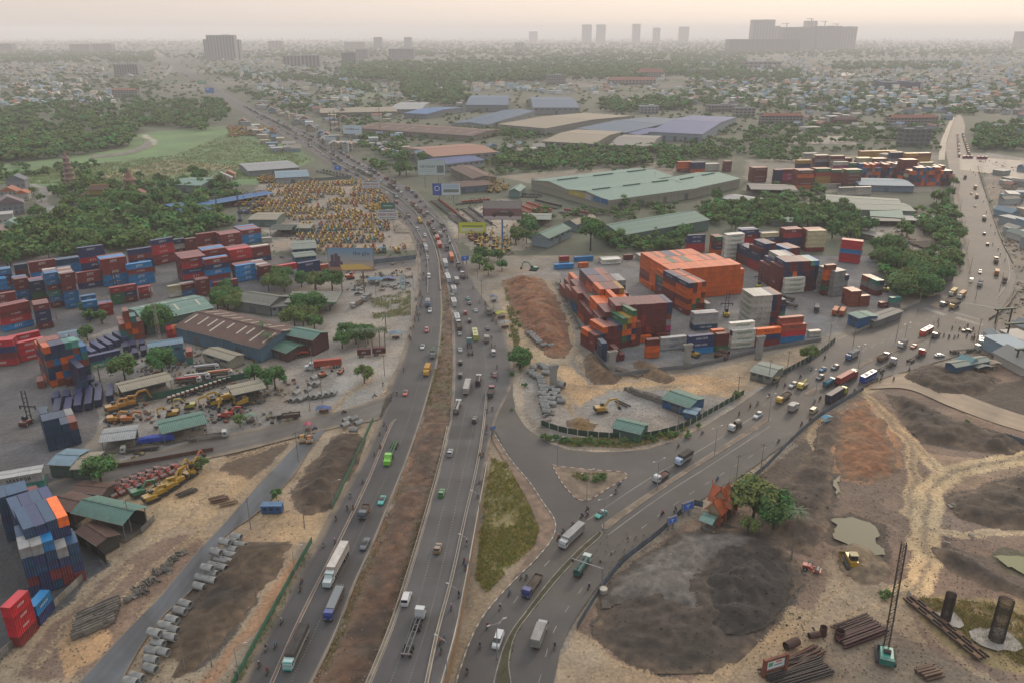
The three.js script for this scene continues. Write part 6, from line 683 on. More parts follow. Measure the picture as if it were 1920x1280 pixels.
// cross road
Tr(1072,1012,'dn',11.5,'#b0b6b8','box','#a3a9ac','silver box truck in the curve beside the brick pavement');Car(1127,966,'dn','sedan','#16a094','turquoise taxi with a white roof behind the silver box truck','#c9cdcc');Tr(998,1103,'dn',9.5,'#2a3a78','flat','#6a5248','blue cab truck with an open brown bed');Tr(1092,1067,'up',9.5,'#b5c3be','tank','#1d6a66','teal tanker with black hatches under the sign gantry');Tr(1011,1197,'up',8.5,'#9ea6a8','box','#9a9f9f','white box truck with a blue rear door');Car(934,1204,'dn','van','#c3c8cb','white minivan on the curved lane');Tr(1240,898,'dn',7.5,'#b9bec0','flat','#5a6a68','white cab flatbed loaded with bricks','#load_brick');Tr(1282,865,'dn',8.5,'#a9c0d8','tarp','#3a3632','pale blue cab truck with a black canopy');Tr(1379,803,'dn',8,'#b9bfc0','mixer','#999','white concrete mixer truck');Car(1421,781,'dn','suv','#c2c6c8','white suv ahead of the tipper');Tr(1469,750,'dn',9.5,'#c29a1f','tipper','#7a6a50','yellow cab tipper with a wooden bed');Tr(1487,769,'up',6,'#b5babd','box','#b2b6b8','small white box van truck');Car(1526,772,'up','van','#a59a7a','beige van beside the metal fence');Se(1568,747,'up','#a9b31f',undefined,'container','#23263a','navy container on a truck with a lemon yellow cab',0.2);Se(1587,715,'up','#a03030',undefined,'container','#7a2c2c','dark red container truck',0.2);Tr(1554,722,'up',8,'#3a8fa8','tank','#2d8aa5','cyan water tanker behind the red container truck');Bu(1628,711,'up',11,'#2548a0','#3f62a8','#6a8ac0','blue city bus at the crowded lane');Tr(1505,726,'dn',6.5,'#c9b31f','crane','#5a4a3a','yellow recovery truck with a hoist');Car(1487,724,'dn','suv','#b9bcbc','silver suv beside the recovery truck');Car(1453,716,'dn','van','#4a4538','dark van with a tan roof by the gatehouse','#9a8a5a');Car(1543,694,'dn','sedan','#2a7aa8','blue and white taxi','#c3c9cb');Car(1538,710,'dn','suv','#2a3038','black suv beside the blue taxi');Car(1566,691,'dn','suv','#2c3a48','dark blue suv ahead of the taxi');Car(1602,698,'up','suv','#6a6a56','olive suv behind the beige tipper');Tr(1598,671,'dn',9,'#2a5a8a','tarp','#8a8e90','blue truck with a striped canopy');Tr(1656,674,'up',8.5,'#8f9294','tipper','#8a6a52','tan sided tipper waiting at the junction');Se(1662,690,'up','#a5a8a6',undefined,'skeleton','#4a443c','grey tractor with an empty trailer jammed at the junction',0.2);Se(1718,672,'up','#a02028','#a02028','skeleton','#3a3836','red tractor with an empty trailer at the junction');Bu(1737,626,'dn',11,'#b83a2c','#b0403a','#7a1c1c','red coach at the zebra crossing');Tr(1755,632,'dn',6,'#4a4442','flat','#4a4238','dark pickup truck beside the red coach');Tr(1692,650,'dn',6,'#b5b8b8','tarp','#a09c92','white canopy truck behind the red coach');Car(1714,651,'dn','sedan','#a84a2c','orange sedan behind the red coach');Se(1810,660,12,'#a8aaa8',undefined,'skeleton','#3d3b38','white tractor with a bare trailer by the stalls',0.2);Bu(1840,645,60,8,'#b2b5b4','#a5a8a7',undefined,'white minibus entering the side street');Car(1762,668,10,'sedan','#b5babc','silver sedan by the blue stalls');Car(1813,622,170,'sedan','#1f1f20','black sedan crossing the junction');
Tr(1787,553,'dn',10,'#b9bcb2','box','#b59a2c','white cab truck with a yellow cargo box at the stop line');Tr(1803,558,'dn',10,'#b0b4b2','box','#b07a4a','truck with an orange cargo box at the stop line');Tr(1771,573,'dn',8,'#5a6a72','flat','#5a5a58','grey flatbed at the head of the stop line');Tr(1790,577,'dn',9,'#b08a2c','tarp','#4a3a2c','yellow cab canopy truck at the head of the stop line');Tr(1838,535,'dn',10,'#7a8288','tarp','#8a8486','grey canopy truck queued behind the orange box');Car(1821,529,'dn','van','#b8b09a','pale van glinting in the queue');Car(1838,512,'dn','suv','#8a8a86','silver suv at the tail of the queue');
Tr(1869,515,'up',9,'#6a6056','box','#b0763a','orange box truck heading out past the junction');Tr(1868,492,'up',9,'#3a3632','tipper','#4a4036','dark tipper ahead of the orange box truck');Tr(1884,530,'up',6,'#5a4a3c','tarp','#5a463a','small brown canopy truck at the kerb');Car(1852,460,'up','suv','#2d2c2a','black suv on the outbound eastern highway, rear one');Car(1846,440,'up','suv','#3a3028','black suv on the outbound eastern highway, front one');Tr(1846,413,'up',9,'#3a3e3c','tipper','#3c3a36','dark tipper on the eastern highway');Car(1829,388,'up','sedan','#5a6468','grey sedan on the eastern highway');Tr(1832,371,'up',9,'#a03a2c','tipper','#8a3a30','red tipper on the eastern highway');Tr(1829,354,'up',9,'#8f8a80','box','#a08a68','tan box truck on the eastern highway');Tr(1788,333,'dn',9,'#8a6a4a','tarp','#7a5a44','brown canopy truck coming in on the eastern highway');Tr(1797,342,'dn',9,'#4a4440','tipper','#5a4a40','dark brown tipper coming in on the eastern highway');Tr(1810,335,'up',9,'#4a5058','tarp','#44484a','charcoal canopy truck on the eastern highway');Car(1822,364,'up','sedan','#a8402c','red sedan on the eastern highway');
{ const cn=['brown','charcoal','silver','yellow','red brown','grey'];const cs=['#6a5040','#3e4144','#a3a6a6','#a08028','#8a4030','#6f7274'];seed=61;for (let i=0;i<26;i++) { const t=0.79+0.2*i/26,p=xmid.getPointAt(t),q=xmid.getTangentAt(t),n=V(-q.z,0,q.x),k=i % 6,s=i % 2?6 :-5;p.addScaledVector(n,s*(1 - i/60));p.y=0.05;place('truck','truck',0,0,s<0?'dn' :'up',`${cn[k]} truck in the far traffic of the eastern highway`,(o) => truck(o,R(7,10),cs[k],pick(['tarp','tipper','box']),pick(['#7a5a48','#5a5048','#8f8a80'])),'far traffic of the eastern highway',p);} }
// yards
Se(607,690,15,'#b3b8ba',undefined,'container','#8a3a26','white tractor with a rust red container under the roadside poles',1.3).rotation.y += PI;Tr(669,573,245,10,'#b5b8b6','flat','#7a5238','log truck on the petrol station apron');Tr(687,563,245,7,'#9a9e9e','box','#8f9496','grey truck parked beside the log truck');Car(671,552,15,'sedan','#23282a','black sedan on the petrol station apron');Tr(640,505,20,8,'#b9bdbf','flat','#77706a','white cab truck below the advertising hoarding');Tr(262,845,15,13,'#b3b6b4','flat','#55585a','white cab low loader on the service road by the blue roofed shelter').rotation.y += PI;Tr(390,822,15,14,'#a8adab','flat','#8f9290','white cab flatbed on the service road by the teal shelter');Tr(541,785,195,9,'#3a3a38','tipper','#5a3c34','rusty dump truck abandoned by the pipes');
for (const [x,y] of [[1567,588],[1580,589]]) Tr(x,y,60,10,'#b5622c','box','#c05a1c',x<1570?'orange trailer truck parked in the container yard, outer one' :'orange trailer truck parked in the container yard, inner one');Tr(1531,582,70,10,'#a5a8a8','box','#43485a','dark box truck driving through the container yard');for (const [x,y,c] of [[1478,563,'#3a3d3e'],[1484,576,'#5a3c34']]) Tr(x,y,150,7,c,'flat','#3c3c3c',c === '#3a3d3e'?'black flatbed parked behind the white reefers' :'brown flatbed parked behind the white reefers');
{ const o=thing('trailer_box','two parked maroon trailer boxes with white lettering by the palms, western box','trailer',at(683,668),0.1),p=thing('trailer_box','two parked maroon trailer boxes with white lettering by the palms, eastern box','trailer',at(711,665),0.1);for (const q of [o,p]) { const m=M('#5c2424',0.6,{ map:T.wear }),b=part(q,'body',CG['20'].body,m);b.position.y=1.1;part(q,'frame',CG['20'].frame,m).position.y=1.1;for (const g of logo('SITC','20')) part(q,'lettering',g,M('#d5d3cd',0.6)).position.y=1.1;wheels(q,[[-2,0.9],[-2,-0.9],[-0.8,0.9],[-0.8,-0.9]],0.5,0.4);BOX(q,'chassis',-3,3,0.8,1.1,1,CHASSIS);} }
{ const o=thing('tarp_trailer','trailer with a load under a bright blue tarpaulin','trailer',at(292,830),15*PI/180);part(o,'blue_tarpaulin',prism([[-6,1.2],[-5.6,2.2],[-2,2.9],[3,2.6],[5.6,3.3],[6.2,1.2]],2.5,undefined,0.25),M('#1740a8',0.6,{ bumpMap:T.earthB,bumpScale:0.6 }));BOX(o,'bed',-6.4,6.4,0.9,1.2,2.4,CHASSIS);wheels(o,[3.2,4.4,5.6].flatMap((x) => [[x,1],[x,-1]]),0.5,0.4);}
// reach stackers
function stacker(px,py,ry,col,label,hh=12) { const o=thing('mast_forklift',label,'forklift',at(px,py),ry);part(o,'body',prism([[-2.6,0.7],[-2.7,2],[-1.2,2.3],[1.2,1.7],[1.4,0.7]],2.8,undefined,0.1),paint(col));part(o,'cab',bx(1.4,1.7,1.5,-0.6,2.9,0),GLASS);for (const s of [1,-1]) part(o,'mast_rail',bx(0.35,hh,0.3,1.9,hh/2+0.3,s*0.8),CHASSIS);for (let i=0;i<7;i++) part(o,'mast_rung',bx(0.25,0.2,1.6,1.9,1+i*(hh - 1)/6.5,0),CHASSIS);part(o,'spreader',mg([bx(0.4,0.5,6,2.3,hh*0.5,0)]),CHASSIS);for (const s of [1,-1]) part(o,'spreader_arm',bx(0.5,1.6,0.35,2.4,hh*0.5 - 0.4,s*3),CHASSIS);wheels(o,[[1.2,1.3],[1.2,-1.3],[-1.9,1.2],[-1.9,-1.2]],0.8,0.6);}
stacker(1362,592,1.4,'#b8a01f','yellow mast forklift between the orange block and the white reefers');stacker(1423,540,1.2,'#a8a02c','dark mast forklift beyond the white reefer stack');stacker(1660,545,1.3,'#b0a02c','mast forklift at the small stacks near the gatehouse',10);stacker(50,795,1.5,'#5a1c1c','dark red mast forklift alone on the corner yard apron',13);stacker(214,548,1.5,'#3a4a4a','dark mast forklift beside the bright red boxes',11);

// ---------- motorbikes and riders ----------
function sdfBody(bones,cell,pad=0.12) {                         // one continuous skin over tapered bones (surface nets on a small grid)
  const bb=new THREE.Box3();bones.forEach(([a,b]) => { bb.expandByPoint(V(...a));bb.expandByPoint(V(...b));});bb.expandByScalar(pad+0.1);const n=bb.getSize(V()).divideScalar(cell).ceil().addScalar(1),nx=n.x,ny=n.y,nz=n.z,f=new Float32Array(nx*ny*nz),who=new Uint8Array(nx*ny*nz),B=bones.map(([a,b,r0,r1,c]) => ({ a:V(...a),d:V(...b).sub(V(...a)),r0,r1,c })),p=V();
  for (let k=0;k<nz;k++) for (let j=0;j<ny;j++) for (let i=0;i<nx;i++) { p.set(bb.min.x+i*cell,bb.min.y+j*cell,bb.min.z+k*cell);let s=1,w=0,m=1e9;s=0;for (const q of B) { const v=p.clone().sub(q.a),t=clamp(v.dot(q.d)/Math.max(1e-6,q.d.lengthSq()),0,1),d=v.addScaledVector(q.d,-t).length() - (q.r0+(q.r1 - q.r0)*t);s += Math.exp(-d*28);if (d<m) { m=d;w=q.c;} } const id=(k*ny+j)*nx+i;f[id]=-Math.log(s)/28;who[id]=w;}
  const idx=new Int32Array(nx*ny*nz).fill(-1),vs=[],wc=[],fs=[],I=(i,j,k) => (k*ny+j)*nx+i;
  for (let k=0;k<nz - 1;k++) for (let j=0;j<ny - 1;j++) for (let i=0;i<nx - 1;i++) { const c=V();let m=0;const e=(x0,y0,z0,x1,y1,z1) => { const a=f[I(i+x0,j+y0,k+z0)],b=f[I(i+x1,j+y1,k+z1)];if ((a<0) !== (b<0)) { const t=a/(a - b);c.x += x0+(x1 - x0)*t;c.y += y0+(y1 - y0)*t;c.z += z0+(z1 - z0)*t;m++;} };for (const u of [0,1]) for (const v of [0,1]) { e(0,u,v,1,u,v);e(u,0,v,u,1,v);e(u,v,0,u,v,1);} if (m) { idx[I(i,j,k)]=vs.length;vs.push(V(bb.min.x+(i+c.x/m)*cell,bb.min.y+(j+c.y/m)*cell,bb.min.z+(k+c.z/m)*cell));wc.push(who[I(i,j,k)]);} }
  for (let k=1;k<nz - 1;k++) for (let j=1;j<ny - 1;j++) for (let i=1;i<nx - 1;i++) { const a=f[I(i,j,k)]<0;const q=(b,l) => { if (a !== (b<0) && l.every((x) => x >= 0)) { const [A,Bq,C2,D]=a?l :[...l].reverse();fs.push([A,Bq,C2],[A,C2,D]);} };q(f[I(i+1,j,k)],[idx[I(i,j - 1,k - 1)],idx[I(i,j,k - 1)],idx[I(i,j,k)],idx[I(i,j - 1,k)]]);q(f[I(i,j+1,k)],[idx[I(i - 1,j,k - 1)],idx[I(i - 1,j,k)],idx[I(i,j,k)],idx[I(i,j,k - 1)]]);q(f[I(i,j,k+1)],[idx[I(i - 1,j - 1,k)],idx[I(i,j - 1,k)],idx[I(i,j,k)],idx[I(i - 1,j,k)]]);}
  const g=new THREE.BufferGeometry();g.setAttribute('position',new THREE.Float32BufferAttribute(vs.flatMap((v) => [v.x,v.y,v.z]),3));g.setIndex(fs.flat());g.computeVertexNormals();g.userData={ who:wc };return g;
}
const LIMBS=(s) => [[[-0.05,0.82,s*0.1],[0.36,0.78,s*0.14],0.095,0.07,1],[[0.36,0.78,s*0.14],[0.3,0.4,s*0.16],0.068,0.048,1],[[0.28,0.37,s*0.16],[0.44,0.34,s*0.16],0.045,0.038,3],[[0.02,1.3,s*0.19],[0.2,1.08,s*0.27],0.062,0.046,0],[[0.2,1.08,s*0.27],[0.47,1.08,s*0.27],0.045,0.034,0],[[0.47,1.08,s*0.27],[0.55,1.07,s*0.27],0.04,0.036,2]];
const riderG0=sdfBody([[[-0.06,0.84,0],[-0.03,1.05,0],0.16,0.15,0],[[-0.03,1.05,0],[0.03,1.3,0],0.15,0.17,0],[[0.04,1.38,0],[0.06,1.47,0],0.06,0.06,2],[[0.08,1.57,0],[0.08,1.6,0],0.105,0.11,2],...LIMBS(1),...LIMBS(-1)],0.035);
const shirt=['#2a3a5a','#8a2a2a','#3a3a3c','#5a7a8a','#8d8d88','#3c5a3a','#a05a2a','#6a6a70','#8a5a7a','#23282c'],shirtN=['navy','red','black','light blue','pale grey','green','orange','grey','mauve','charcoal'];
const riderG=shirt.map((s) => { const g=riderG0.clone(),w=riderG0.userData.who,c=[lin(s),lin('#2c2f38'),lin('#8f6a52'),lin('#222')],a=new Float32Array(w.length*3);w.forEach((k,i) => { a[3*i]=c[k].r;a[3*i+1]=c[k].g;a[3*i+2]=c[k].b;});g.setAttribute('color',new THREE.BufferAttribute(a,3));return g;});
const RIDER=M('#ffffff',0.85,{ vertexColors:true }),helmG=fin(new THREE.SphereGeometry(0.14,10,6,0,2*PI,0,PI*0.6).translate(0.075,1.62,0)),HELM=['#b8b8b4','#7a2020','#26282c','#3f6a8a'].map((c) => M(c,0.35)),bikeBody=prism([[-0.75,0.62],[-0.7,0.85],[-0.1,0.78],[0.2,0.5],[0.42,0.95],[0.55,0.95],[0.5,0.35],[-0.2,0.3],[-0.45,0.45]],0.26,undefined,0.05),seatG=bx(0.75,0.1,0.28,-0.35,0.84,0),barG=bx(0.06,0.06,0.7,0.5,1.06,0),forkG=beam(V(0.5,1.0,0),V(0.68,0.3,0),0.08),mwheel=cy(0.29,0.29,0.1,0,0,0,'z',12),lampG=bx(0.1,0.14,0.16,0.58,0.9,0),bikeC=['#7a1f1f','#23252a','#a9acae','#27406a','#5a5d60'];
let nb=0;seed=808;
const WHERE={ lc:['on the motorbike lane of the near carriageway','bikes of the near carriageway'],rc:['on the flyover side lane','bikes of the flyover side lane'],up:['on the outbound side of the cross road','bikes outbound on the cross road'],dn:['on the inbound side of the cross road','bikes inbound on the cross road'] };
function bike(px,py,hd,where) {
  const k=nb++,p=hd === 'rc'?atRamp(px,py,0.09) :at(px,py,0.05),ry=(typeof hd === 'number'?hd*PI/180 :headOf(HEAD[hd][0],p,HEAD[hd][1]))+R(-0.12,0.12),ci=k % 10,[wl,gr]=where ?? WHERE[hd],bc=k % 5;
  const o=thing('motorbike',`${['red', 'black', 'silver', 'blue', 'grey'][bc]} motorbike under a ${shirtN[ci]} clad rider ${wl}`,'motorbike',p,ry,gr);o.scale.setScalar(1.12);part(o,'frame_body',bikeBody,paint(bikeC[bc]));part(o,'seat',seatG,TYRE);part(o,'handlebar',barG,CHASSIS);part(o,'fork',forkG,RIM);part(o,'headlamp',lampG,LAMP);for (const x of [0.68,-0.6]) part(o,'wheel',mwheel,TYRE).position.set(x,0.29,0);
  const q=thing('person',`${shirtN[ci]} clad rider of a ${['red', 'black', 'silver', 'blue', 'grey'][bc]} motorbike ${wl}`,'person',p.clone(),ry,gr.replace('bikes','riders'));q.scale.setScalar(1.12);const h=part(q,'body',riderG[ci],RIDER);part(q,'helmet',helmG,HELM[k % 4]);
}
for (const [x,y] of [[486,1250],[501,1262],[499,1218],[516,1214],[528,1168],[563,1108],[565,1093],[607,1025],[628,1018],[630,975],[651,955],[662,954],[657,932],[680,905],[702,853],[713,840],[712,815],[725,805],[720,797],[733,750],[744,740],[757,695],[718,723],[785,601],[787,591],[780,590],[788,575],[790,568],[792,560],[788,550],[799,532],[798,525],[795,515],[800,500],[793,490],[782,462],[785,455],[778,448],[775,440],[770,420],[760,412],[750,402],[745,395],[730,375],[712,365]]) bike(x,y,'lc');
for (const [x,y] of [[827,1224],[825,1207],[833,1200],[846,1143],[860,1118],[872,1067],[870,1055],[875,1021],[896,932],[899,905],[906,855],[900,855],[912,812],[913,803],[913,773],[923,769],[916,745],[921,705],[932,713],[932,703],[932,690],[922,650],[928,652],[922,635]]) bike(x,y,y<720?'rc' :'rc');
for (const [x,y] of [[876,1262],[900,1214],[914,1177],[938,1142],[955,1115],[977,1085],[987,1085],[1047,1010],[1056,998],[1074,986],[1091,970],[1101,968],[1101,957],[1155,925],[1161,910],[1317,813],[1386,778],[1407,763],[1421,758],[1442,743],[1458,723],[1472,724],[1501,708],[1522,694],[1547,672],[1272,838],[1786,617],[1800,618],[1760,612],[1815,612]]) bike(x,y,'dn');
for (const [x,y] of [[1040,1215],[1104,1103],[1242,965],[1266,958],[1345,900],[1460,828],[1503,797],[1519,788],[1527,755],[1538,748],[1602,735],[1617,733],[1627,724],[1637,716],[1645,712],[1652,712],[1654,705],[1676,712],[1790,634],[1705,695],[1862,460],[1872,470],[1880,455],[1866,440],[1858,425],[1870,418],[1850,400],[1863,395],[1845,380],[1850,370],[1838,345],[1842,335],[1830,330],[1876,480],[1885,490],[1820,320],[1826,325]]) bike(x,y,'up');
for (const [x,y,h] of [[645,774,190],[702,744,30],[590,805,200]]) bike(x,y,h,['on the dusty service road','bikes on the dusty service road']);
{ const lx=(T2,y) => { for (let j=1;j<T2.length;j++) if (T2[j - 1][1] >= y && T2[j][1] <= y) return T2[j - 1][0]+(T2[j][0] - T2[j - 1][0])*(T2[j - 1][1] - y)/(T2[j - 1][1] - T2[j][1]);return 0;};for (let i=0;i<34;i++) { const y=R(350,640);bike(lx(LCL,y)+R(3,12),y,'lc');} for (let i=0;i<30;i++) { const y=R(350,640);bike(lx(RCR,y) - R(4,16),y,'rc');} for (let i=0;i<14;i++) bike(R(1740,1830),R(600,640),'dn');}
console.log('bikes',nb);

// ---------- fences and walls ----------
function fence(label,px,h,cols,{ name='fence',seg=2.6,post,f=(a,b) => at(a,b,0),th=0.06,cat='fence',cap }={}) {
  const o=thing(name,label,cat),p=dense(px,f,seg),ms=cols.map((c) => M(c,0.65,{ map:T.metal }));for (let i=0;i<p.length - 1;i++) { const a=p[i],b=p[i+1],l=a.distanceTo(b),g=mem('pan'+h+th+l.toFixed(1),() => bx(l - 0.04,h,th,0,h/2,0)),m=part(o,'panel',g,ms[Math.floor(hash(i,11)*ms.length)]);m.position.copy(a).lerp(b,0.5);m.position.y -= 0.1;m.rotation.y=yawOf(a,b);m.rotation.x=R(-0.03,0.03);if (post || i % 2 === 0) { const q=part(o,'post',mem('pst'+(post ?? 'x')+h,() => bx(post?0.35 :0.1,h+0.25,post?0.35 :0.1,0,h/2,0)),post?M(post,0.8) :M('#55585a',0.6));q.position.copy(a);q.position.y -= 0.1;} } return o;
}
seed=12;
fence('green sheet fence along the highway verge, long near run',[[430,1300],[480,1205],[540,1095],[585,1015]],2,['#3d8465','#468d6e','#37785c']);fence('green sheet fence along the highway verge, run by the soil heap',[[622,955],[660,875],[700,788]],2,['#3d8465','#468d6e','#37785c']);fence('blue grey sheet fence curving round the mud heap',[[1082,1180],[1128,1105],[1168,1056],[1233,1004],[1302,947],[1318,950]],2.2,['#5f6e7c','#68788a','#586672']);fence('blue grey sheet fence beside the cross road past the shrine',[[1388,914],[1423,889],[1487,825],[1537,782],[1617,732]],2.2,['#5f6e7c','#6d7c8a','#586672']);fence('dark green fence with white posts round the corner site',[[1014,797],[1060,811],[1130,820],[1210,820],[1280,802],[1330,776],[1395,739]],2.4,['#17402f','#1c4a36'],{ post:'#a9a9a2',seg:4 });fence('dark green fence with white posts by the gatehouse',[[1450,712],[1490,690],[1530,668],[1566,641]],2.4,['#17402f','#1c4a36'],{ post:'#a9a9a2',seg:4 });fence('low grey wall in front of the stacked containers',[[1150,707],[1240,695],[1300,688],[1370,672],[1440,656],[1540,640]],2,['#7f8284','#87898a'],{ th:0.2,name:'wall',cat:'wall' });fence('grey green wall along the clay site side of the container yard',[[1050,530],[1070,580],[1100,640],[1145,705]],2.4,['#5c6664','#666f6c'],{ th:0.2,name:'wall',cat:'wall' });fence('stained white wall below the red container stack',[[-30,1262],[60,1178],[110,1130],[157,1085]],2.2,['#9f9d94','#8d877a','#aaa8a0'],{ th:0.2,name:'wall',cat:'wall' });fence('bright green screen fence between machinery plots',[[272,752],[340,738],[410,720],[475,706]],3,['#1f6a58','#1a5f50']);fence('pale railing wall along the container yard entrance',[[1600,628],[1660,600],[1725,568]],1.8,['#8d8a84','#96938c'],{ th:0.15,name:'wall',cat:'wall',post:'#9a978f',seg:4 });fence('blue grey hoarding along the billboard plot',[[650,500],[710,494],[780,486]],3,['#6b7a8a','#76848f']);fence('grey sheet hoarding on the far side of the machinery yard',[[500,343],[580,340],[660,335]],3,['#7a8488','#6f7a7e']);fence('rusty sheet hoarding round the excavator plot',[[190,880],[270,868],[360,852],[400,845]],1.6,['#6a4030','#74493a','#5f3c30']);fence('dark sheet wall behind the teal machine shed',[[128,990],[165,1022],[200,1058]],3.4,['#40352c','#4a3c30']);fence('metal gate panels by the teal machine shed',[[265,1000],[290,975]],2.2,['#8a8c8a','#777']);fence('thin railing on the far bank of the eastern junction',[[1900,495],[1880,455],[1862,405],[1848,360],[1834,312]],1,['#8d8a80','#7a776e'],{ seg:5 });fence('concrete parapet of the bridge at the eastern junction',[[1855,600],[1885,580],[1908,548]],1.4,['#76736c'],{ th:0.25 });fence('sheet fence on the far edge of the south site',[[1885,820],[1960,845]],2,['#6f7d88']);
// ---------- poles, lamps, masts ----------
function lampPost(px,py,label,h=10.5,two=true,ry=0.6) { const o=thing('street_lamp',label,'street lamp',at(px,py,0.1),ry,'double armed lamps of the cross road');part(o,'pole',cy(0.16,0.09,h,0,h/2,0,'y',6),M('#8d9092',0.5));for (const s of two?[1,-1] :[1]) { part(o,'arm',beam(V(0,h,0),V(s*2,h+0.5,0),0.1),M('#8d9092',0.5));part(o,'lamp_head',bx(0.9,0.16,0.35,s*2.3,h+0.52,0),M('#a9aaa6',0.4));} }
for (const [x,y] of [[1045,874],[1132,991],[1232,917],[1340,852],[1441,788],[1530,735],[1610,690],[1695,647],[932,1235],[1100,939]]) lampPost(x,y,'double armed grey street lamp on the cross road median');
for (const [x,y] of [[893,975],[873,1062],[852,1160],[832,1262]]) { const p=atRamp(x+6,y),o=thing('street_lamp','single armed street lamp on the flyover edge','street lamp',p,2.6,'lamps along the flyover edge');part(o,'pole',cy(0.14,0.08,9,0,4.5,0,'y',6),M('#8d9092',0.5));part(o,'arm',beam(V(0,9,0),V(2.4,9.6,0),0.1),M('#8d9092',0.5));part(o,'lamp_head',bx(0.9,0.16,0.35,2.7,9.6,0),M('#a9aaa6',0.4));}
for (const [x,y] of [[625,950],[553,1078],[447,1270]]) { const o=thing('street_lamp','single armed street lamp beside the green fence','street lamp',at(x,y),0.3,'lamps beside the green fence');part(o,'pole',cy(0.14,0.08,9,0,4.5,0,'y',6),M('#8d9092',0.5));part(o,'arm',beam(V(0,9,0),V(2.2,9.5,0),0.1),M('#8d9092',0.5));part(o,'lamp_head',bx(0.9,0.16,0.35,2.5,9.5,0),M('#a9aaa6',0.4));}
for (const [x,y] of [[1818,515],[1812,480],[1806,440],[1800,400],[1796,365],[1830,560],[1875,545],[1895,575]]) { const o=thing('street_lamp','street lamp on the median of the eastern highway','street lamp',at(x,y),0,'lamps of the eastern highway');part(o,'pole',cy(0.15,0.1,11,0,5.5,0,'y',5),M('#77736c',0.6));part(o,'arm',bx(3.4,0.1,0.1,0,11,0),M('#77736c',0.6));part(o,'lamp_head',bx(0.8,0.15,0.3,1.6,11,0),M('#a9a59a',0.5));}
function pole(px,py,h,label,lean=0) { const o=thing('utility_pole',label,'utility pole',at(px,py),R(0,3));o.rotation.z=lean;part(o,'shaft',cy(0.17,0.11,h,0,h/2,0,'y',6),M('#7d776e',0.9));part(o,'cross_arm',bx(2,0.12,0.12,0,h - 0.8,0),M('#5d574f',0.9));for (const s of [-0.8,0,0.8]) part(o,'insulator',cy(0.07,0.07,0.25,s,h - 0.6,0,'y',5),M('#5a4a44',0.5));}
for (const [x,y,h,l] of [[470,992,11,'concrete pole beside the new strip road'],[571,990,9,'concrete pole at the sandy gap in the green fence'],[346,1256,11,'pole with a transformer arm behind the lowest pipes'],[397,1250,9,'pole among the soil banks by the highway'],[247,1000,12,'pole standing by the teal machine shed'],[452,1080,9,'pole behind the churned soil bank'],[481,1130,8,'pole near the green fence, lower soil bank'],[1425,894,13,'tall pole at the roadside fence past the shrine'],[1380,906,11,'pole right behind the shrine roof'],[1528,848,12,'leaning double pole inside the site fence'],[559,865,12,'pole by the two road rollers'],[581,770,14,'pole pair by the concrete pipes, taller one'],[604,755,11,'pole pair by the concrete pipes, shorter one'],[721,704,10,'pole with a small sign on the dusty verge'],[586,698,12,'pole beside the white tractor cab'],[1271,812,11,'pole in the corner site fence'],[1383,745,10,'pole by the east end of the corner site fence'],[1475,705,12,'pole behind the gatehouse'],[1441,718,11,'pole beside the gatehouse wall'],[1553,655,13,'pole at the container yard corner'],[1722,585,13,'pole at the stop line'],[1744,645,12,'pole in the junction crowd'],[1680,640,11,'pole by the red coach'],[1600,648,10,'pole on the road edge by the sinuous median'],[1832,640,12,'pole by the white minibus'],[1862,640,14,'pole beside the elevated beams'],[895,520,11,'pole at the verge stalls, northern'],[903,560,11,'pole at the verge stalls, middle'],[925,600,11,'pole at the verge stalls, southern'],[990,620,10,'pole on the flank of the clay mound'],[1005,640,10,'pole low on the clay mound'],[970,660,10,'pole by the site verge'],[705,555,10,'pole in the petrol station plot'],[775,545,11,'pole at the petrol station road edge'],[106,600,15,'white lamp pole in the stack yard'],[205,590,9,'short lamp pole by the stack yard wall'],[190,608,8,'short lamp pole by the ramp'],[705,478,12,'pole in front of the machinery yard'],[860,452,11,'pole along the truck yard frontage'],[885,412,10,'pole along the showroom road'],[1227,350,14,'tall mast in front of the showroom shed'],[770,880,0.5,'stub pole']]) if (h>1) pole(x,y,h,l);
// wires between some poles
{ const wires=[[[470,992,11],[559,865,12]],[[559,865,12],[581,770,14]],[[1425,894,13],[1380,906,11]],[[1425,894,13],[1528,848,12]],[[346,1256,11],[470,992,11]],[[895,520,11],[903,560,11]],[[903,560,11],[925,600,11]]];wires.forEach(([a,b],n) => { const P=at(a[0],a[1]),Q=at(b[0],b[1]);P.y=a[2] - 0.4;Q.y=b[2] - 0.4;const c=new THREE.QuadraticBezierCurve3(P,P.clone().lerp(Q,0.5).add(V(0,-2,0)),Q),g=new THREE.TubeGeometry(c,14,0.035,4);solo('power_cable',['cable from the strip road pole to the roller pole','cable from the roller pole to the pipe yard poles','cable between the two shrine poles','cable from the shrine pole to the leaning pole','cable over the lower row of pipes','cable above the verge stalls, north span','cable above the verge stalls, south span'][n],'cable',fin(g),M('#2b2b2b',0.8));});}
{ const o=thing('telecom_mast','red and white lattice telecom mast above the dark shaggy tree','mast',at(300,650)),h=30;for (const [x,z] of [[1,1],[1,-1],[-1,0]]) part(o,'leg',beam(V(x*0.8,0,z*0.8),V(x*0.3,h,z*0.3),0.14),M('#9a8d88',0.6));for (let i=0;i<14;i++) { const y=i*h/14,k=0.8 - 0.5*i/14;part(o,'brace',mg([beam(V(k,y,k),V(-k,y+h/14,0),0.08),beam(V(k,y,-k),V(-k,y+h/14,0),0.08),beam(V(k,y,k),V(k,y+h/14,-k),0.08)]),M(i % 4<2?'#8a3a30' :'#a9a7a2',0.6));} for (const s of [1,-1]) part(o,'antenna_panel',bx(0.3,2,0.5,s*0.6,h - 1.5,0),M('#b0b2b0',0.5));}
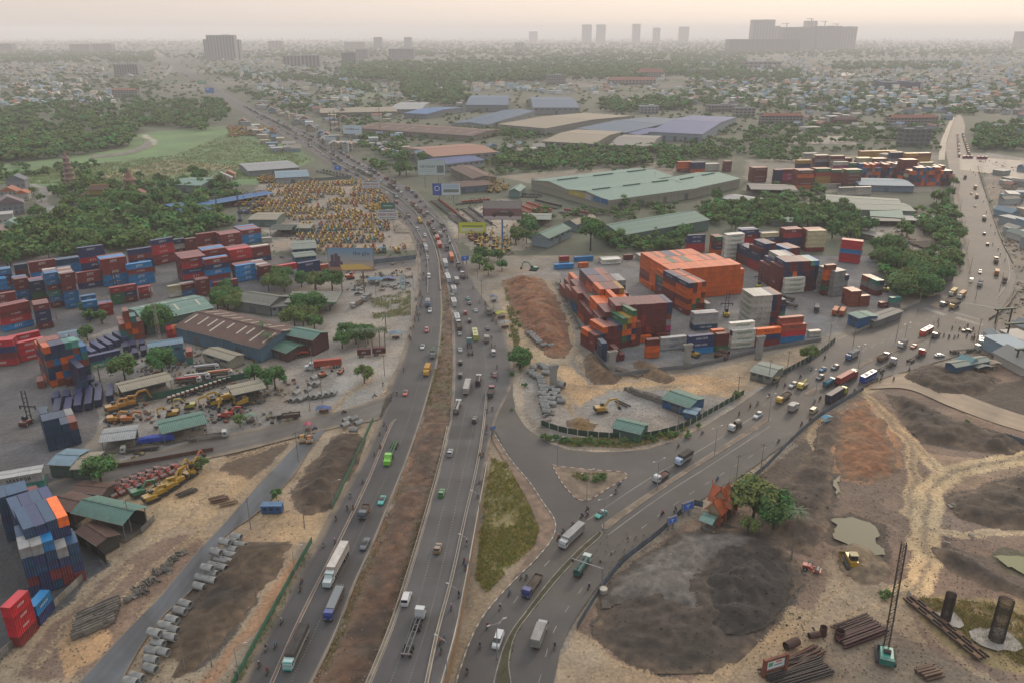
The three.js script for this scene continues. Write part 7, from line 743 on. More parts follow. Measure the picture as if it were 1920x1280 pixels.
// ---------- billboards and signs ----------
function board(label,px,w,h,y0,ry,face,{ legs=2,legCol='#6b6d70',base }={}) { const o=thing('billboard',label,'billboard',at(px[0],px[1]),ry);const H0=y0;for (let i=0;i<legs;i++) part(o,'leg',cy(legs === 1?0.6 :0.3,legs === 1?0.6 :0.3,H0+h*0.8,legs === 1?0 :(i/(legs - 1) - 0.5)*w*0.5,(H0+h*0.8)/2,-0.4,'y',8),M(legCol,0.6));part(o,'panel_frame',bx(w+0.4,h+0.4,0.5,0,H0+h/2,0),M('#5f6265',0.7));const cv=document.createElement('canvas');cv.width=512;cv.height=Math.max(64,Math.round(512*h/w));face(cv.getContext('2d'),cv.width,cv.height);const t=new THREE.CanvasTexture(cv);t.colorSpace=THREE.SRGBColorSpace;const g=new THREE.PlaneGeometry(w,h);g.translate(0,H0+h/2,0.27);const m=new THREE.MeshStandardMaterial({ map:t,color:new THREE.Color(0.8,0.8,0.8),roughness:0.6,side:THREE.DoubleSide });const q=part(o,'printed_face',g,m);return o;}
const txt=(c,s,x,y,size,col,f='sans-serif',wt='bold') => { c.fillStyle=col;c.font=`${wt} ${size}px ${f}`;c.textBaseline='middle';c.textAlign='center';c.fillText(s,x,y);},fill=(c,col,x,y,w,h) => { c.fillStyle=col;c.fillRect(x,y,w,h);};
board('huge hoarding with a river city picture and the word gio',[662,548],26,13,13,-0.06,(c,w,h) => { for (let i=0;i<40;i++) { const t=i/39;fill(c,`rgb(${95 + 90 * t | 0},${130 + 20 * t | 0},${160 - 40 * t | 0})`,0,h*i/40,w,h/40+1);} fill(c,'#8a6a52',0,h*0.82,w,h*0.18);c.fillStyle='#4a3a48';for (const [x,a,b] of [[0.06,0.3,0.07],[0.14,0.24,0.08],[0.22,0.36,0.05],[0.02,0.6,0.3]]) c.fillRect(w*x,h*a,w*b,h*0.85 - h*a);c.fillStyle='#c0a25a';c.beginPath();c.moveTo(w*0.25,h*0.75);c.lineTo(w*0.75,h*0.7);c.lineTo(w,h*0.9);c.lineTo(w*0.3,h);c.fill();txt(c,'the gio',w*0.74,h*0.22,56,'#26384a','serif');fill(c,'#5a6a76',w*0.48,h*0.56,w*0.45,5);},{ legs:2,legCol:'#5a4840' });
board('advertising board with a bronze sedan on a blue column',[942,468],26,12.5,21,-0.03,(c,w,h) => { fill(c,'#8a8482',0,0,w,h);fill(c,'#6a4a4c',0,h*0.4,w,h*0.42);fill(c,'#9a9090',0,h*0.82,w,h*0.2);fill(c,'#4a3034',0,h*0.4,w*0.03,h*0.45);c.fillStyle='#3c2c2c';c.beginPath();c.moveTo(w*0.2,h*0.78);c.quadraticCurveTo(w*0.23,h*0.62,w*0.36,h*0.6);c.quadraticCurveTo(w*0.5,h*0.44,w*0.66,h*0.5);c.lineTo(w*0.76,h*0.6);c.quadraticCurveTo(w*0.82,h*0.62,w*0.81,h*0.78);c.fill();c.fillStyle='#77706e';c.beginPath();c.moveTo(w*0.4,h*0.6);c.lineTo(w*0.5,h*0.51);c.lineTo(w*0.63,h*0.52);c.lineTo(w*0.68,h*0.6);c.fill();c.fillStyle='#151313';for (const x of [0.29,0.71]) { c.beginPath();c.arc(w*x,h*0.78,h*0.09,0,7);c.fill();} },{ legs:1,legCol:'#2a6a9a' });
board('white and green billboard with dark lettering by the highway bend',[810,352],26,14,12,0.05,(c,w,h) => { fill(c,'#9aa8a8',0,0,w,h);txt(c,'VIETNHAT',w*0.36,h*0.42,62,'#4a5a5c');fill(c,'#7f9090',w*0.05,h*0.62,w*0.55,10);fill(c,'#7f9090',w*0.05,h*0.75,w*0.5,10);fill(c,'#55605f',w*0.7,h*0.35,w*0.25,h*0.5);});
board('blue and white truck dealer board',[838,383],24,10,8,0.05,(c,w,h) => { fill(c,'#aab2b6',0,0,w,h);fill(c,'#1c3f8a',0,0,w*0.32,h);c.strokeStyle='#c6ccd2';c.lineWidth=10;c.beginPath();c.arc(w*0.16,h*0.42,h*0.2,0,7);c.stroke();fill(c,'#5a6a66',w*0.38,h*0.5,w*0.56,h*0.28);fill(c,'#8fa2ae',w*0.36,h*0.08,w*0.6,h*0.36);});
board('pale blue contractor board above the factory roofs',[662,268],25,11,12,0,(c,w,h) => { fill(c,'#a3b4bf',0,0,w,h);txt(c,'CERS',w*0.42,h*0.45,82,'#2c3440');fill(c,'#5a6a78',w*0.62,h*0.42,w*0.25,22);fill(c,'#b08a2c',w*0.1,h*0.3,50,50);});
for (const [x,y,l] of [[697,376,'white dealer sign high on a pole, inner end of the machinery yard'],[728,438,'white dealer sign high on poles, road end of the machinery yard']]) board(l,[x,y],16,6.5,11,0,(c,w,h) => { fill(c,'#a9abaa',0,0,w,h);fill(c,'#3a4a6a',60,h*0.08,w - 120,18);txt(c,'VINH PHUC',w/2,h*0.5,84,'#6a3038');fill(c,'#6a6a78',60,h*0.8,w - 120,16);},{ legs:2,legCol:'#a3a6a6' });
for (const [x,y,w0,l] of [[634,330,7,'blue direction sign over the near side road'],[872,496,5,'blue direction sign beside the merging lane'],[1288,968,4.2,'blue direction board behind the sheet fence, upper'],[1259,993,3.2,'blue warning board behind the sheet fence, lower'],[924,815,1.6,'round blue mandatory sign at the tip of the wedge']]) board(l,[x,y],w0,w0*0.62,w0>6?6 :2.6,w0<6?0.5 :0,(c,w,h) => { fill(c,'#1f55a8',0,0,w,h);c.strokeStyle='#c5ccd6';c.lineWidth=8;c.strokeRect(10,10,w - 20,h - 20);fill(c,'#c5ccd6',w*0.45,h*0.25,w*0.06,h*0.5);fill(c,'#c5ccd6',w*0.3,h*0.3,w*0.12,h*0.1);fill(c,'#c5ccd6',w*0.56,h*0.3,w*0.12,h*0.1);},{ legs:w0>3?2 :1,legCol:'#7d8082' });
board('green shop board at the highway frontage',[728,403],11,5,5,0,(c,w,h) => { fill(c,'#1f5a4c',0,0,w,h);fill(c,'#7f9a90',80,h*0.4,w - 160,h*0.2);});board('lemon yellow shop board beside the truck yard',[886,442],20,8,2,0,(c,w,h) => { fill(c,'#b0b32c',0,0,w,h);fill(c,'#5a6a3a',60,h*0.3,w - 120,24);fill(c,'#b9bca8',40,h*0.55,w - 80,h*0.3);});board('tall white fuel station price sign',[756,545],2.6,8,1,0,(c,w,h) => { fill(c,'#a5b3b3',0,0,w,h);c.strokeStyle='#1a4a6a';c.lineWidth=60;c.beginPath();c.arc(w/2,h*0.2,110,0,7);c.stroke();fill(c,'#3a6a9a',60,h*0.45,w - 120,h*0.08);fill(c,'#3a6a5a',60,h*0.6,w - 120,h*0.08);},{ legs:2 });board('green highway board far up the road',[379,163],24,8,8,0,(c,w,h) => { fill(c,'#4f8a5f',0,0,w,h);fill(c,'#8fae97',40,h*0.3,w - 80,26);});board('blue highway board far up the road',[394,183],20,11,10,0,(c,w,h) => { fill(c,'#2f63a0',0,0,w,h);fill(c,'#a5bdd6',30,h*0.12,w*0.4,h*0.2);});
{ // signs on the showroom front, along the shed's end wall
  const { o,l,w,e }=frontShed,signs=[['#a89a3a','Rmax','#c9c6a8',0.3],['#9fa5a6','=','#3a4a5a',0.56],['#1f6a9a','l','#c3d0d8',0.76],['#2a5a94','-','#c3d0d8',0.93]];signs.forEach(([bg,t,fg,u],i) => { const sw=i?w*0.3 :w*0.78,z=w - 2*w*u,q=part(o,'shop_sign',bx(0.25,4.4,sw,-l - 0.2,e - 1.4,-z),M(bg,0.6)),g=word(t,i?0.8 :1.6);g.rotateY(-PI/2);g.translate(-l - 0.36,e - 1.4,-z);part(q,'lettering',g,M(fg,0.6));});
  for (const [a,b,bg,t,fg] of [[[1022,343],[1050,349],'#9c2a34','MEGA DEPOT','#c08a4a'],[[998,337],[1020,342],'#a3a8aa','A a a','#3a3d40'],[[1051,350],[1066,353],'#1f5f62','-----','#c0ccc8']]) { const A=at(a[0],a[1],8),B=at(b[0],b[1],8),s=thing('shop_sign',`${t[0] === 'M' ? 'red' : t[0] === 'A' ? 'white' : 'dark teal'} shop sign on the warehouse front`,'sign',A.clone().lerp(B,0.5).setY(0),yawOf(A,B)),L=A.distanceTo(B);s.position.z += 0.8;part(s,'sign_panel',bx(L,5,0.4,0,7.2,0.6),M(bg,0.6));const g=word(t,L/t.length*0.9);g.translate(0,7.2,0.82);part(s,'lettering',g,M(fg,0.6));part(s,'support_wall',bx(L,4.7,0.3,0,2.35,0.3),M('#8f938f',0.8));}
}
{ const P=at(1128,1105),o=thing('sign_gantry','cantilever road gantry arm over the curving lane','gantry',P,yawOf(P,at(1065,1085)));part(o,'post',cy(0.25,0.2,7,0,3.5,0,'y',8),M('#7f8384',0.5));part(o,'arm',beam(V(0,6.8,0),V(9,7.1,0),0.22),M('#8d9192',0.5));part(o,'signal_box',bx(0.6,0.9,0.4,8.6,6.6,0),M('#3a3d40',0.6));}
// ---------- concrete pipes ----------
const pipeG=(() => { const s=new THREE.Shape();s.absarc(0,0,1,0,2*PI);const h=new THREE.Path();h.absarc(0,0,0.84,0,2*PI);s.holes.push(h);const g=new THREE.ExtrudeGeometry(s,{ depth:3.3,bevelEnabled:false,curveSegments:9 });g.translate(0,1,-1.65);g.rotateY(PI/2);return fin(g);})(),PIPE=['#a3a6a4','#acafad','#999c9a'].map((c) => M(c,0.85,{ map:T.earth }));
function pipe(px,py,ry,s,y,label,group) { const o=solo('concrete_pipe',label,'pipe',pipeG,PIPE[Math.floor(rnd()*3)],at(px,py,0).setY(y),ry+R(-0.06,0.06),group);o.scale.set(s,s,s);}
seed=55;const row1=[[1350,440,0],[1325,465,0],[1375,488,0],[1325,512,0],[1265,525,0],[1318,545,0],[1258,570,0],[1298,580,0],[1222,605,0],[1265,615,0],[1212,650,0],[1152,675,0],[1203,688,0],[1140,725,0],[1060,825,0],[1030,865,0],[985,915,0],[945,950,0],[988,972,0],[920,995,0],[972,1015,0],[905,1050,0],[870,1095,0],[928,1100,0],[865,1145,0],[860,1195,0],[785,1245,0],[750,1272,0]];
for (const [x,y] of row1) pipe(x/3.048,860+(y+18)/3.048,-0.3,1.02,-0.1,'grey concrete drain pipe in the row along the new strip road','pipes along the new strip road');for (const [x,y] of [[1290,490],[1240,548],[1190,640],[890,1015]]) pipe(x/3.048,860+(y+30)/3.048,-0.3,1.02,1.8,'concrete pipe lying on top of the strip road row','pipes on top of the strip road row');
for (const [x,y] of [[640,520],[620,548],[690,500],[725,512],[740,532],[735,557],[640,568],[665,583],[690,597],[700,622],[705,640],[710,664],[765,674],[720,692],[810,694],[705,714],[735,728],[790,718],[715,753],[775,753],[820,738],[715,778],[780,790],[850,770],[725,804],[735,824],[740,850]]) pipe(840+x/4,562+y/4,-0.15+R(-0.15,0.15),1.05,-0.1,'concrete pipe in the yard inside the corner site fence','pipes inside the corner site fence');for (const [x,y] of [[610,264],[635,282],[650,300],[665,314],[680,330],[715,354],[770,358]]) pipe(840+x/4,562+y/4,0.35,0.95,0.2,'concrete pipe at the foot of the red clay mound','pipes at the foot of the clay mound');pipe(840+835/4,564+645/4,-0.6,1.5,0,'oversized concrete pipe beside the short pier');
for (const [x,y,h] of [[600,760,0],[655,755,0],[690,738,0],[735,735,0],[775,732,0],[820,724,0],[865,716,0],[905,708,0],[626,740,1.75],[712,718,1.75],[735,642,0],[780,638,0],[757,625,1.75]]) pipe(400+x/4,562+y/4,1.15,1.0,h,h?'concrete pipe stacked on two others by the service road' :'concrete pipe standing end on by the service road',h?'topmost pipes by the service road' :'pipes by the service road');for (const [x,y] of [[1000,925],[1055,915],[990,962],[1090,948]]) pipe(400+x/4,562+y/4,0.9,1.0,0.6,'concrete pipe tipped on the dark soil heap','pipes on the dark soil heap');pipe(663,812,0,1,0.6,'single pipe lying crosswise at the dark soil heap');
// ---------- precast blocks, rubble, beams ----------
const drain=mg([bx(1.6,0.2,1.1,0,0.1,0),bx(1.6,0.9,0.18,0,0.55,0.46),bx(1.6,0.9,0.18,0,0.55,-0.46)]),slabG=bx(1.9,0.22,1.1,0,0.11,0),BLK=['#99928a','#a39c90','#8c867c'].map((c) => M(c,0.9,{ map:T.earth }));
const stone=(name,g,px,py,y,ry,label,group,cat='concrete block',rx=0) => { const o=solo(name,label,cat,g,pick(BLK),at(px,py).setY(y),ry,group);o.rotation.x=rx;return o;};
for (let j=0;j<8;j++) for (let i=0;i<7;i++) { const x=140+i*11.5+j*1.5,y=1182 - i*4.8 - j*5.6+14;for (let k=0;k<(j % 3 === 2?1 :2);k++) stone('drain_block',drain,x+R(-1,1),y+R(-1,1),-0.2+k*0.95,0.75+R(-0.05,0.05),k?'upper precast drain trough in the stack beside the strip road' :'bottom precast drain trough in the stack beside the strip road',k?'upper drain troughs beside the strip road' :'bottom drain troughs beside the strip road');}
for (let i=0;i<46;i++) { const t=rnd(),x=(735+300*t)/3.048+R(-9,9),y=860+(810 - 270*t)/3.048+R(-7,7);stone('broken_block',pick([drain,slabG]),x,y,R(-0.3,0.5),R(0,6),'broken concrete trough dumped along the strip road','broken troughs along the strip road','concrete block',R(-0.6,0.6));}
for (let j=0;j<9;j++) for (let i=0;i<11;i++) { const x=1175+i*8.5+j*5,y=730+i*4.2+j*2 - (j>5?3 :0) - i*1.2;if (rnd()<0.12) continue;const n=1+((i*7+j*3) % 3);for (let k=0;k<Math.min(n,2);k++) stone('precast_segment',drain,x+R(-1.5,1.5),y+R(-1,1),-0.2+k*0.95,-0.5+R(-0.15,0.15),k?'upper precast segment in the stacks beside the green roofed site office' :'ground level precast segment in the stacks beside the green roofed site office',k?'upper precast segments by the site office' :'ground level precast segments by the site office');}
for (let i=0;i<26;i++) stone('rubble_block',slabG,R(1012,1040),R(745,800),R(-0.1,0.6),R(0,6),'concrete slab dumped inside the corner of the site fence','slabs in the corner of the site fence','concrete slab',R(-0.3,0.3));for (let i=0;i<40;i++) { const t=rnd();stone('kerb_block',slabG,1042+42*t+R(-3,3),530+85*t+R(-4,4),R(-0.1,0.8),R(0,6),'loose concrete kerb piece along the yard side gravel track','kerb pieces along the gravel track','concrete block');} for (const [x,y] of [[1782,950],[1790,948],[1796,952],[1778,1008],[1776,1018],[1830,948],[1835,940],[1822,1005],[1840,1062],[1705,1118],[1712,1122]]) stone('stone_block',slabG,x,y,0.3,R(0,6),'pale concrete lump lying on the south site','concrete lumps on the south site','concrete block',R(-0.4,0.4));
function bars(label,px,n,len,ry,cols,{ w=0.3,sp=0.42,y=0.1,lay=2,name='steel_beam' }={}) { const c=at(px[0],px[1]),ms=cols.map((q) => M(q,0.75,{ map:T.rust })),g=mem('bar'+len+w,() => bx(len,w,w,0,w/2,0)),u=V(Math.sin(ry),0,Math.cos(ry));for (let k=0;k<lay;k++) for (let i=0;i<n - k;i++) { const o=solo(name,label,name.replace('_',' '),g,pick(ms),c.clone().addScaledVector(u,(i - n/2)*sp+R(-0.05,0.05)).setY(y+k*w),ry+R(-0.03,0.03),label+' set');o.position.x += R(-0.7,0.7);} }
seed=66;bars('rust brown steel beam in the pile behind the teal crane',[1602,1172],9,11,0.42,['#4a3028','#5a3a30','#3e2a24']);bars('dark red steel girder lying before the teal crane',[1620,1195],6,14,0.42,['#5a2a2a','#4a2426'],{ w:0.5,sp:0.7 });bars('long dark steel rail in the fan shaped pile',[1495,1262],12,16,0.35,['#33302f','#4a3c36','#3c3836'],{ sp:0.6 });bars('rusty tube in the pile beyond the picture board',[1505,1238],6,13,0.5,['#6a4030','#7a4a34'],{ sp:0.6 });bars('weathered plank stacked by the south track',[1745,1265],6,5,0.3,['#7a6450','#8a7258'],{ w:0.5,sp:0.7,name:'wood_plank' });bars('tan plank in the stack on the sandy lot',[410,938],6,5,0.5,['#7d6248','#8d7256'],{ w:0.35,sp:0.5,name:'wood_plank' });bars('pale plank laid flat on the sandy lot',[430,945],4,5.5,0.5,['#a08a68','#957f60'],{ w:0.25,sp:0.5,lay:1,name:'wood_plank' });bars('grey steel section beside the yellow excavators',[350,925],5,6,0.8,['#6a6862','#77746c'],{ name:'steel_section' });bars('concrete beam of the pair on the tan lot',[1172,697],3,16,-0.75,['#8d8d88','#979791'],{ w:0.6,sp:1.2,lay:1,name:'concrete_beam' });bars('dark log in the timber yard stacks',[1735,462],14,14,0.15,['#4a3f34','#5a4c3e'],{ w:0.6,sp:1.4,name:'timber_log' });bars('rubble plank near the blue stalls',[1835,708],8,6,0.2,['#5d4c42','#6d5a4c'],{ sp:0.7,name:'wood_plank' });bars('sheet metal strip lying by the loop track',[1905,965],3,9,-0.4,['#8d9398','#99a0a4'],{ w:0.2,sp:3,lay:1,name:'metal_strip' });bars('dark mat lying among the precast stacks',[1165,758],2,7,-0.9,['#33383c'],{ w:0.5,sp:1,lay:1,name:'rubber_mat' });
{ const a=at(1703,1122),b=at(1845,1238),o=thing('steel_bridge','long brown steel bridge girder lying across the south site','girder',a.clone().lerp(b,0.5),yawOf(a,b)),L=a.distanceTo(b);for (const s of [-1.6,-0.55,0.55,1.6]) part(o,'longitudinal_beam',bx(L,0.5,0.35,0,0.6,s),M('#5a4436',0.8,{ map:T.rust }));for (let i=0;i<16;i++) part(o,'cross_plate',bx(0.5,0.2,3.4,-L/2+L*(i+0.5)/16,0.3,0),M('#43352c',0.8));for (let i=0;i<10;i++) part(o,'deck_plate',bx(L/10 - 0.4,0.12,1.0,-L/2+L*(i+0.5)/10,0.95,i % 2?1.05 :-1.05),M('#8a6a4a',0.8,{ map:T.rust }));}
const casing=(px,py,ry,r,l,label,up) => { const s=new THREE.Shape();s.absarc(0,0,r,0,2*PI);const h=new THREE.Path();h.absarc(0,0,r*0.93,0,2*PI);s.holes.push(h);const g=new THREE.ExtrudeGeometry(s,{ depth:l,bevelEnabled:false,curveSegments:9 });if (up) g.rotateX(-PI/2);else { g.translate(0,r,-l/2);g.rotateY(PI/2);} solo('steel_casing',label,'steel pipe',fin(g),M('#5c3626',0.8,{ map:T.rust }),at(px,py,0),ry);};
casing(1484,1213,0.5,1.1,4,'short rusty steel casing alone on the track');casing(1574,1195,0.3,1.2,2.2,'rusty steel ring standing upright behind the girders',true);casing(1543,1190,0.4,0.9,2.5,'small rusty casing by the steel piles',true);casing(1352,672,-0.7,1.3,6,'rusty casing beside the small yellow excavator, lower');casing(1357,665,-0.7,1.3,5,'rusty casing beside the small yellow excavator, upper');casing(1527,1195,0.2,0.8,3,'orange brown casing at the end of the girder pile');
// ---------- bridge piers, rebar cages ----------
function pier(px,py,h,label) { const o=thing('bridge_pier',label,'pier',at(px,py),0.3),m=M('#a0a29e',0.85,{ map:T.wear });part(o,'shaft',bx(2.6,h*0.75,2,0,h*0.375,0),m);const s=new THREE.Shape([[-1.3,0],[1.3,0],[2.3,h*0.25],[-2.3,h*0.25]].map(([a,b]) => new THREE.Vector2(a,b))),g=new THREE.ExtrudeGeometry(s,{ depth:2,bevelEnabled:false });g.translate(0,h*0.75,-1);part(o,'flared_head',fin(g),m);part(o,'top_recess',bx(3.4,0.1,1.2,0,h+0.03,0),M('#6a655c',0.9));}
Bu(1815,297,2,12,'#9a2a55','#a83a62',undefined,'magenta coach at the far eastern junction, leading');Bu(1842,298,2,12,'#a03058','#a83a62',undefined,'magenta coach at the far eastern junction, trailing');pier(1147,697,10,'white flared pier on the brown soil mound');pier(1287,688,11,'white flared pier in front of the grey wall');pier(1037,726,10.5,'white flared pier among the concrete pipes');pier(1422,672,11,'white flared pier by the lone orange container');
for (const [x,y,r,h,l] of [[1868,1200,1.7,12,'tall dark rebar cage standing on white sheeting'],[1773,1162,1.2,8,'slimmer rebar cage behind the steel bridge']]) { const o=thing('rebar_cage',l,'rebar cage',at(x,y)),m=M('#2e2622',0.8);for (let i=0;i<48;i++) { const a=i/48*2*PI;part(o,'bar',cy(0.07,0.07,h+(i % 3)*0.4,r*Math.cos(a),h/2,r*Math.sin(a),'y',4),m);} for (let i=0;i<30;i++) part(o,'hoop',fin(new THREE.TorusGeometry(r,0.06,4,20).rotateX(PI/2).translate(0,(i+0.5)*h/30,0)),m);const w=rough(Array.from({ length:10 },(_,i) => V(3.4*r*Math.cos(i/10*6.283),0,2.6*r*Math.sin(i/10*6.283))),1.2,1.5);part(o,'white_sheeting',polyGeo(w,0.35),M('#a3a09a',0.7,{ map:T.earth }));}
// ---------- shrine gate, temple ----------
{ const P=at(1354,966),ry=0.85,o=thing('shrine_gate','cream gate building with steep orange tiled roofs and pointed gables','shrine',P,ry),cream=M('#a89878',0.85,{ map:T.wear }),tile=M('#d06a34',0.6,{ map:T.metal }),trim=M('#a84a28',0.7);
  part(o,'wall',mg([bx(12,4.6,3.4,0,2.3,0),bx(4.4,6.2,4.4,0,3.1,0)]),cream);for (const x of [-5.7,-2.2,2.2,5.7]) part(o,'pillar',bx(0.6,5.2,0.6,x,2.6,2),trim);for (const x of [-4,4]) part(o,'window_opening',bx(1.6,1.8,0.2,x,2.4,1.75),M('#3a3026',0.8));part(o,'gate_opening',bx(2.6,3.8,0.2,0,1.9,2.25),M('#2c241d',0.8));
  const gable=(L,w,y,h,rot,x=0) => { for (const s of [1,-1]) { const g=tri([V(-L/2,y,s*w),V(L/2,y,s*w),V(L/2,y+h,0),V(-L/2,y,s*w),V(L/2,y+h,0),V(-L/2,y+h,0)]);g.rotateY(rot);g.translate(x,0,0);part(o,'roof_slope',g,tile);} for (const s of [1,-1]) { const g=mg([tri([V(s*L/2*0.97,y,w*0.9),V(s*L/2*0.97,y,-w*0.9),V(s*L/2*0.97,y+h*0.92,0)])]);g.rotateY(rot);g.translate(x,0,0);part(o,'gable',g,cream);const f=mg([beam(V(s*L/2,y+h,0),V(s*(L/2+0.5),y+h+1.5,0),0.2),beam(V(s*L/2,y,w),V(s*L/2,y+h,0),0.25),beam(V(s*L/2,y,-w),V(s*L/2,y+h,0),0.25)]);f.rotateY(rot);f.translate(x,0,0);part(o,'finial',f,trim);} };
  gable(13.4,2.9,4.4,3.4,0);gable(8,2.8,5.2,4.6,PI/2);gable(5,1.9,7.4,3,0);}
function pagoda(label,px,py,tiers,w0,h0,roofC,wallC,name='pagoda') { const o=thing(name,label,name.replace('_',' '),at(px,py),0.4);let y=0,w=w0;for (let i=0;i<tiers;i++) { part(o,'storey',cy(w*0.5,w*0.48,h0,0,y+h0/2,0,'y',8),M(wallC,0.85));for (let k=0;k<4;k++) { const a=k*PI/2+0.3;part(o,'arched_window',bx(w*0.14,h0*0.5,0.1,Math.cos(a)*w*0.49,y+h0*0.5,Math.sin(a)*w*0.49,0,-a+PI/2),M('#4a302a',0.8));} part(o,'eave_roof',cy(w*0.66,w*0.44,h0*0.35,0,y+h0*1.08,0,'y',8),M(roofC,0.8));y += h0*1.15;w *= 0.88;} part(o,'spire',cy(w*0.4,0.05,h0*1.6,0,y+h0*0.8,0,'y',8),M(roofC,0.8));}
pagoda('tall pink tiered pagoda by the yellow flowering tree',133,352,6,11,4.2,'#7d645c','#8f7a70');pagoda('two tiered bell tower with gold trimmed roofs',246,362,2,12,6,'#7a5644','#8f8668','bell_tower');
{ const P=at(192,378),o=thing('temple','yellow temple hall with tiered brown roofs and gold ridges','temple',P,0.1),y1=M('#a89a48',0.85),rf=M('#6a4a3c',0.8,{ map:T.metal }),gold=M('#a88a3a',0.6);part(o,'wall',bx(32,5,14,0,2.5,0),y1);part(o,'upper_wall',bx(15,4,9,0,9,0),y1);const rfs=(L,w,y,h) => { for (const s of [1,-1]) part(o,'roof_slope',tri([V(-L/2,y,s*w),V(L/2,y,s*w),V(L/2*0.8,y+h,0),V(-L/2,y,s*w),V(L/2*0.8,y+h,0),V(-L/2*0.8,y+h,0)]),rf);part(o,'gold_ridge',bx(L*0.82,0.7,0.7,0,y+h,0),gold);for (const q of [1,-1]) for (const s of [1,-1]) part(o,'upturned_corner',beam(V(q*L*0.42,y+0.5,s*w*0.9),V(q*L*0.53,y+1.8,s*w*1.05),0.5),gold);};rfs(36,10,5,3.5);rfs(19,6.5,11,4);for (let i=0;i<9;i++) part(o,'window',bx(1.4,1.8,0.2,-14+i*3.5,2.8,7.05),M('#4a3a2a',0.8));part(o,'terrace',bx(36,1,5,0,0.5,10),M('#8d8d92',0.8));}
{ const o=tree(142,357,4.5,'',{ label:'yellow flowering tree at the foot of the pagoda' });o.children[1].geometry=crownGeo(400,420,0.13,10,0.78,0,[0.14,0.75,0.3]);}
{ const o=thing('site_cabin','bright blue site cabin by the sandy gap','cabin',at(511,958),0.02),b=M('#2a63a0',0.6,{ map:T.metal });part(o,'body',bx(6.4,2.6,2.6,0,1.3,0),b);part(o,'roof',bx(6.6,0.14,2.8,0,2.68,0),M('#4f86b8',0.5,{ map:T.metal }));for (const x of [-2,0,2]) part(o,'window',bx(0.9,0.8,0.06,x,1.6,1.32),GLASS);part(o,'door',bx(0.9,2,0.06,-1,1.05,1.33),M('#23527f',0.6));}
function stall(label,px,py,c,c2,w=6,d=4,h=2.8) { const o=thing('street_stall',label,'stall',at(px,py),R(0,0.5));for (const [x,z] of [[1,1],[1,-1],[-1,1],[-1,-1]]) part(o,'pole',cy(0.06,0.06,h,x*(w/2 - 0.2),h/2,z*(d/2 - 0.2),'y',5),RIM);part(o,'awning',prism([[-w/2,h],[0,h+0.7],[w/2,h - 0.1],[w/2,h - 0.2],[0,h+0.58],[-w/2,h - 0.1]],d),M(c,0.7,{ map:T.wear }));part(o,'counter',bx(w*0.6,1,1,0,0.5,0),M(c2,0.7));for (let i=0;i<4;i++) part(o,'crate',bx(0.6,0.5,0.5,R(-w/2,w/2)*0.7,0.25,R(-1,1)*d*0.4),M(pick(['#7a5a3a','#35506a','#8a3a2a','#8d8d86']),0.8));}
seed=71;stall('stall with a lemon yellow awning at the verge',940,596,'#a8b01f','#5a5048');stall('grey tarp stall below the yellow awning',947,614,'#7d878d','#5a5048');stall('blue tarp shelter on the site corner',977,683,'#6f8496','#6a6258',7,4);stall('grey roofed kiosk beside the parked canopy truck',930,588,'#77756c','#4a4640');stall('blue canvas stall near the parked vans',926,565,'#2a5a94','#5a5048',4,3);stall('blue kiosk at the petrol station exit',742,634,'#5a86a8','#6a4a3a',6,4);stall('orange tarp shelter by the maroon house',566,668,'#b0452a','#5a4038',6,4,2);stall('pink umbrella stand by the road rollers',577,806,'#b02a55','#6a5a4a',2.6,2.6,2.6);stall('blue tarp shack by the billboard legs',703,532,'#2a78a0','#4a6a70',9,6);stall('flat blue tarp on the rubble plot',728,524,'#5a6aa0','#5a5048',9,5,0.8);stall('turquoise kiosk at the highway fence',716,473,'#2a7aa8','#4a6a70',5,3);stall('cyan bus shaped kiosk beside the sheet fence',1550,792,'#3a8fb0','#2a7f9a',5,2.4,2.4);stall('blue and grey shacks by the timber yard frontage',1865,655,'#6a7f8a','#3a5a7a',7,5);stall('tin roofed stall of the eastern market',1838,695,'#7d8a86','#5a5048',8,5);stall('rusty tin stall of the eastern market',1862,690,'#8a7a6a','#5a5048',6,4);stall('tarp stall by the rubble of the service road',607,772,'#2a4f94','#6a4a3a',6,3,1.8);stall('green tarp stall by the rubble of the service road',470,790,'#6a8a78','#5a5048',5,3);
for (const [x,y,w0,h0] of [[1880,605,12,7],[1905,640,16,9],[1915,690,10,9]]) { const o=thing('elevated_frame','dark steel frame of the unfinished elevated roadway','steel frame',at(x,y),0.2,'steel frames of the elevated roadway');for (const s of [1,-1]) part(o,'column',cy(0.4,0.4,h0,s*w0*0.35,h0/2,0,'y',8),M('#4a3a30',0.8));part(o,'cross_beam',bx(w0,0.8,1.2,0,h0+0.4,0),M('#2f4a3a',0.7));}
{ const o=thing('picture_board','brick framed board with a white printed picture on the south site','sign',at(1452,1262),0.35);part(o,'frame',mg([bx(6,0.6,0.6,0,4.6,0),bx(0.8,5,0.8,-3,2.5,0),bx(0.8,5,0.8,3,2.5,0),bx(6,0.5,0.5,0,1.4,0)]),M('#8a4a34',0.8,{ map:T.earth }));const cv=document.createElement('canvas');cv.width=256;cv.height=140;const c=cv.getContext('2d');fill(c,'#a9adaa',0,0,256,140);c.strokeStyle='#3a6a8a';c.lineWidth=6;c.strokeRect(6,6,244,128);fill(c,'#3a7a5a',30,40,60,60);fill(c,'#a05a3a',130,30,80,30);fill(c,'#55606a',110,80,110,20);const t=new THREE.CanvasTexture(cv);t.colorSpace=THREE.SRGBColorSpace;const g=new THREE.PlaneGeometry(5.2,2.7);g.translate(0,3,0.05);part(o,'printed_face',g,new THREE.MeshStandardMaterial({ map:t,roughness:0.7,side:THREE.DoubleSide }));}
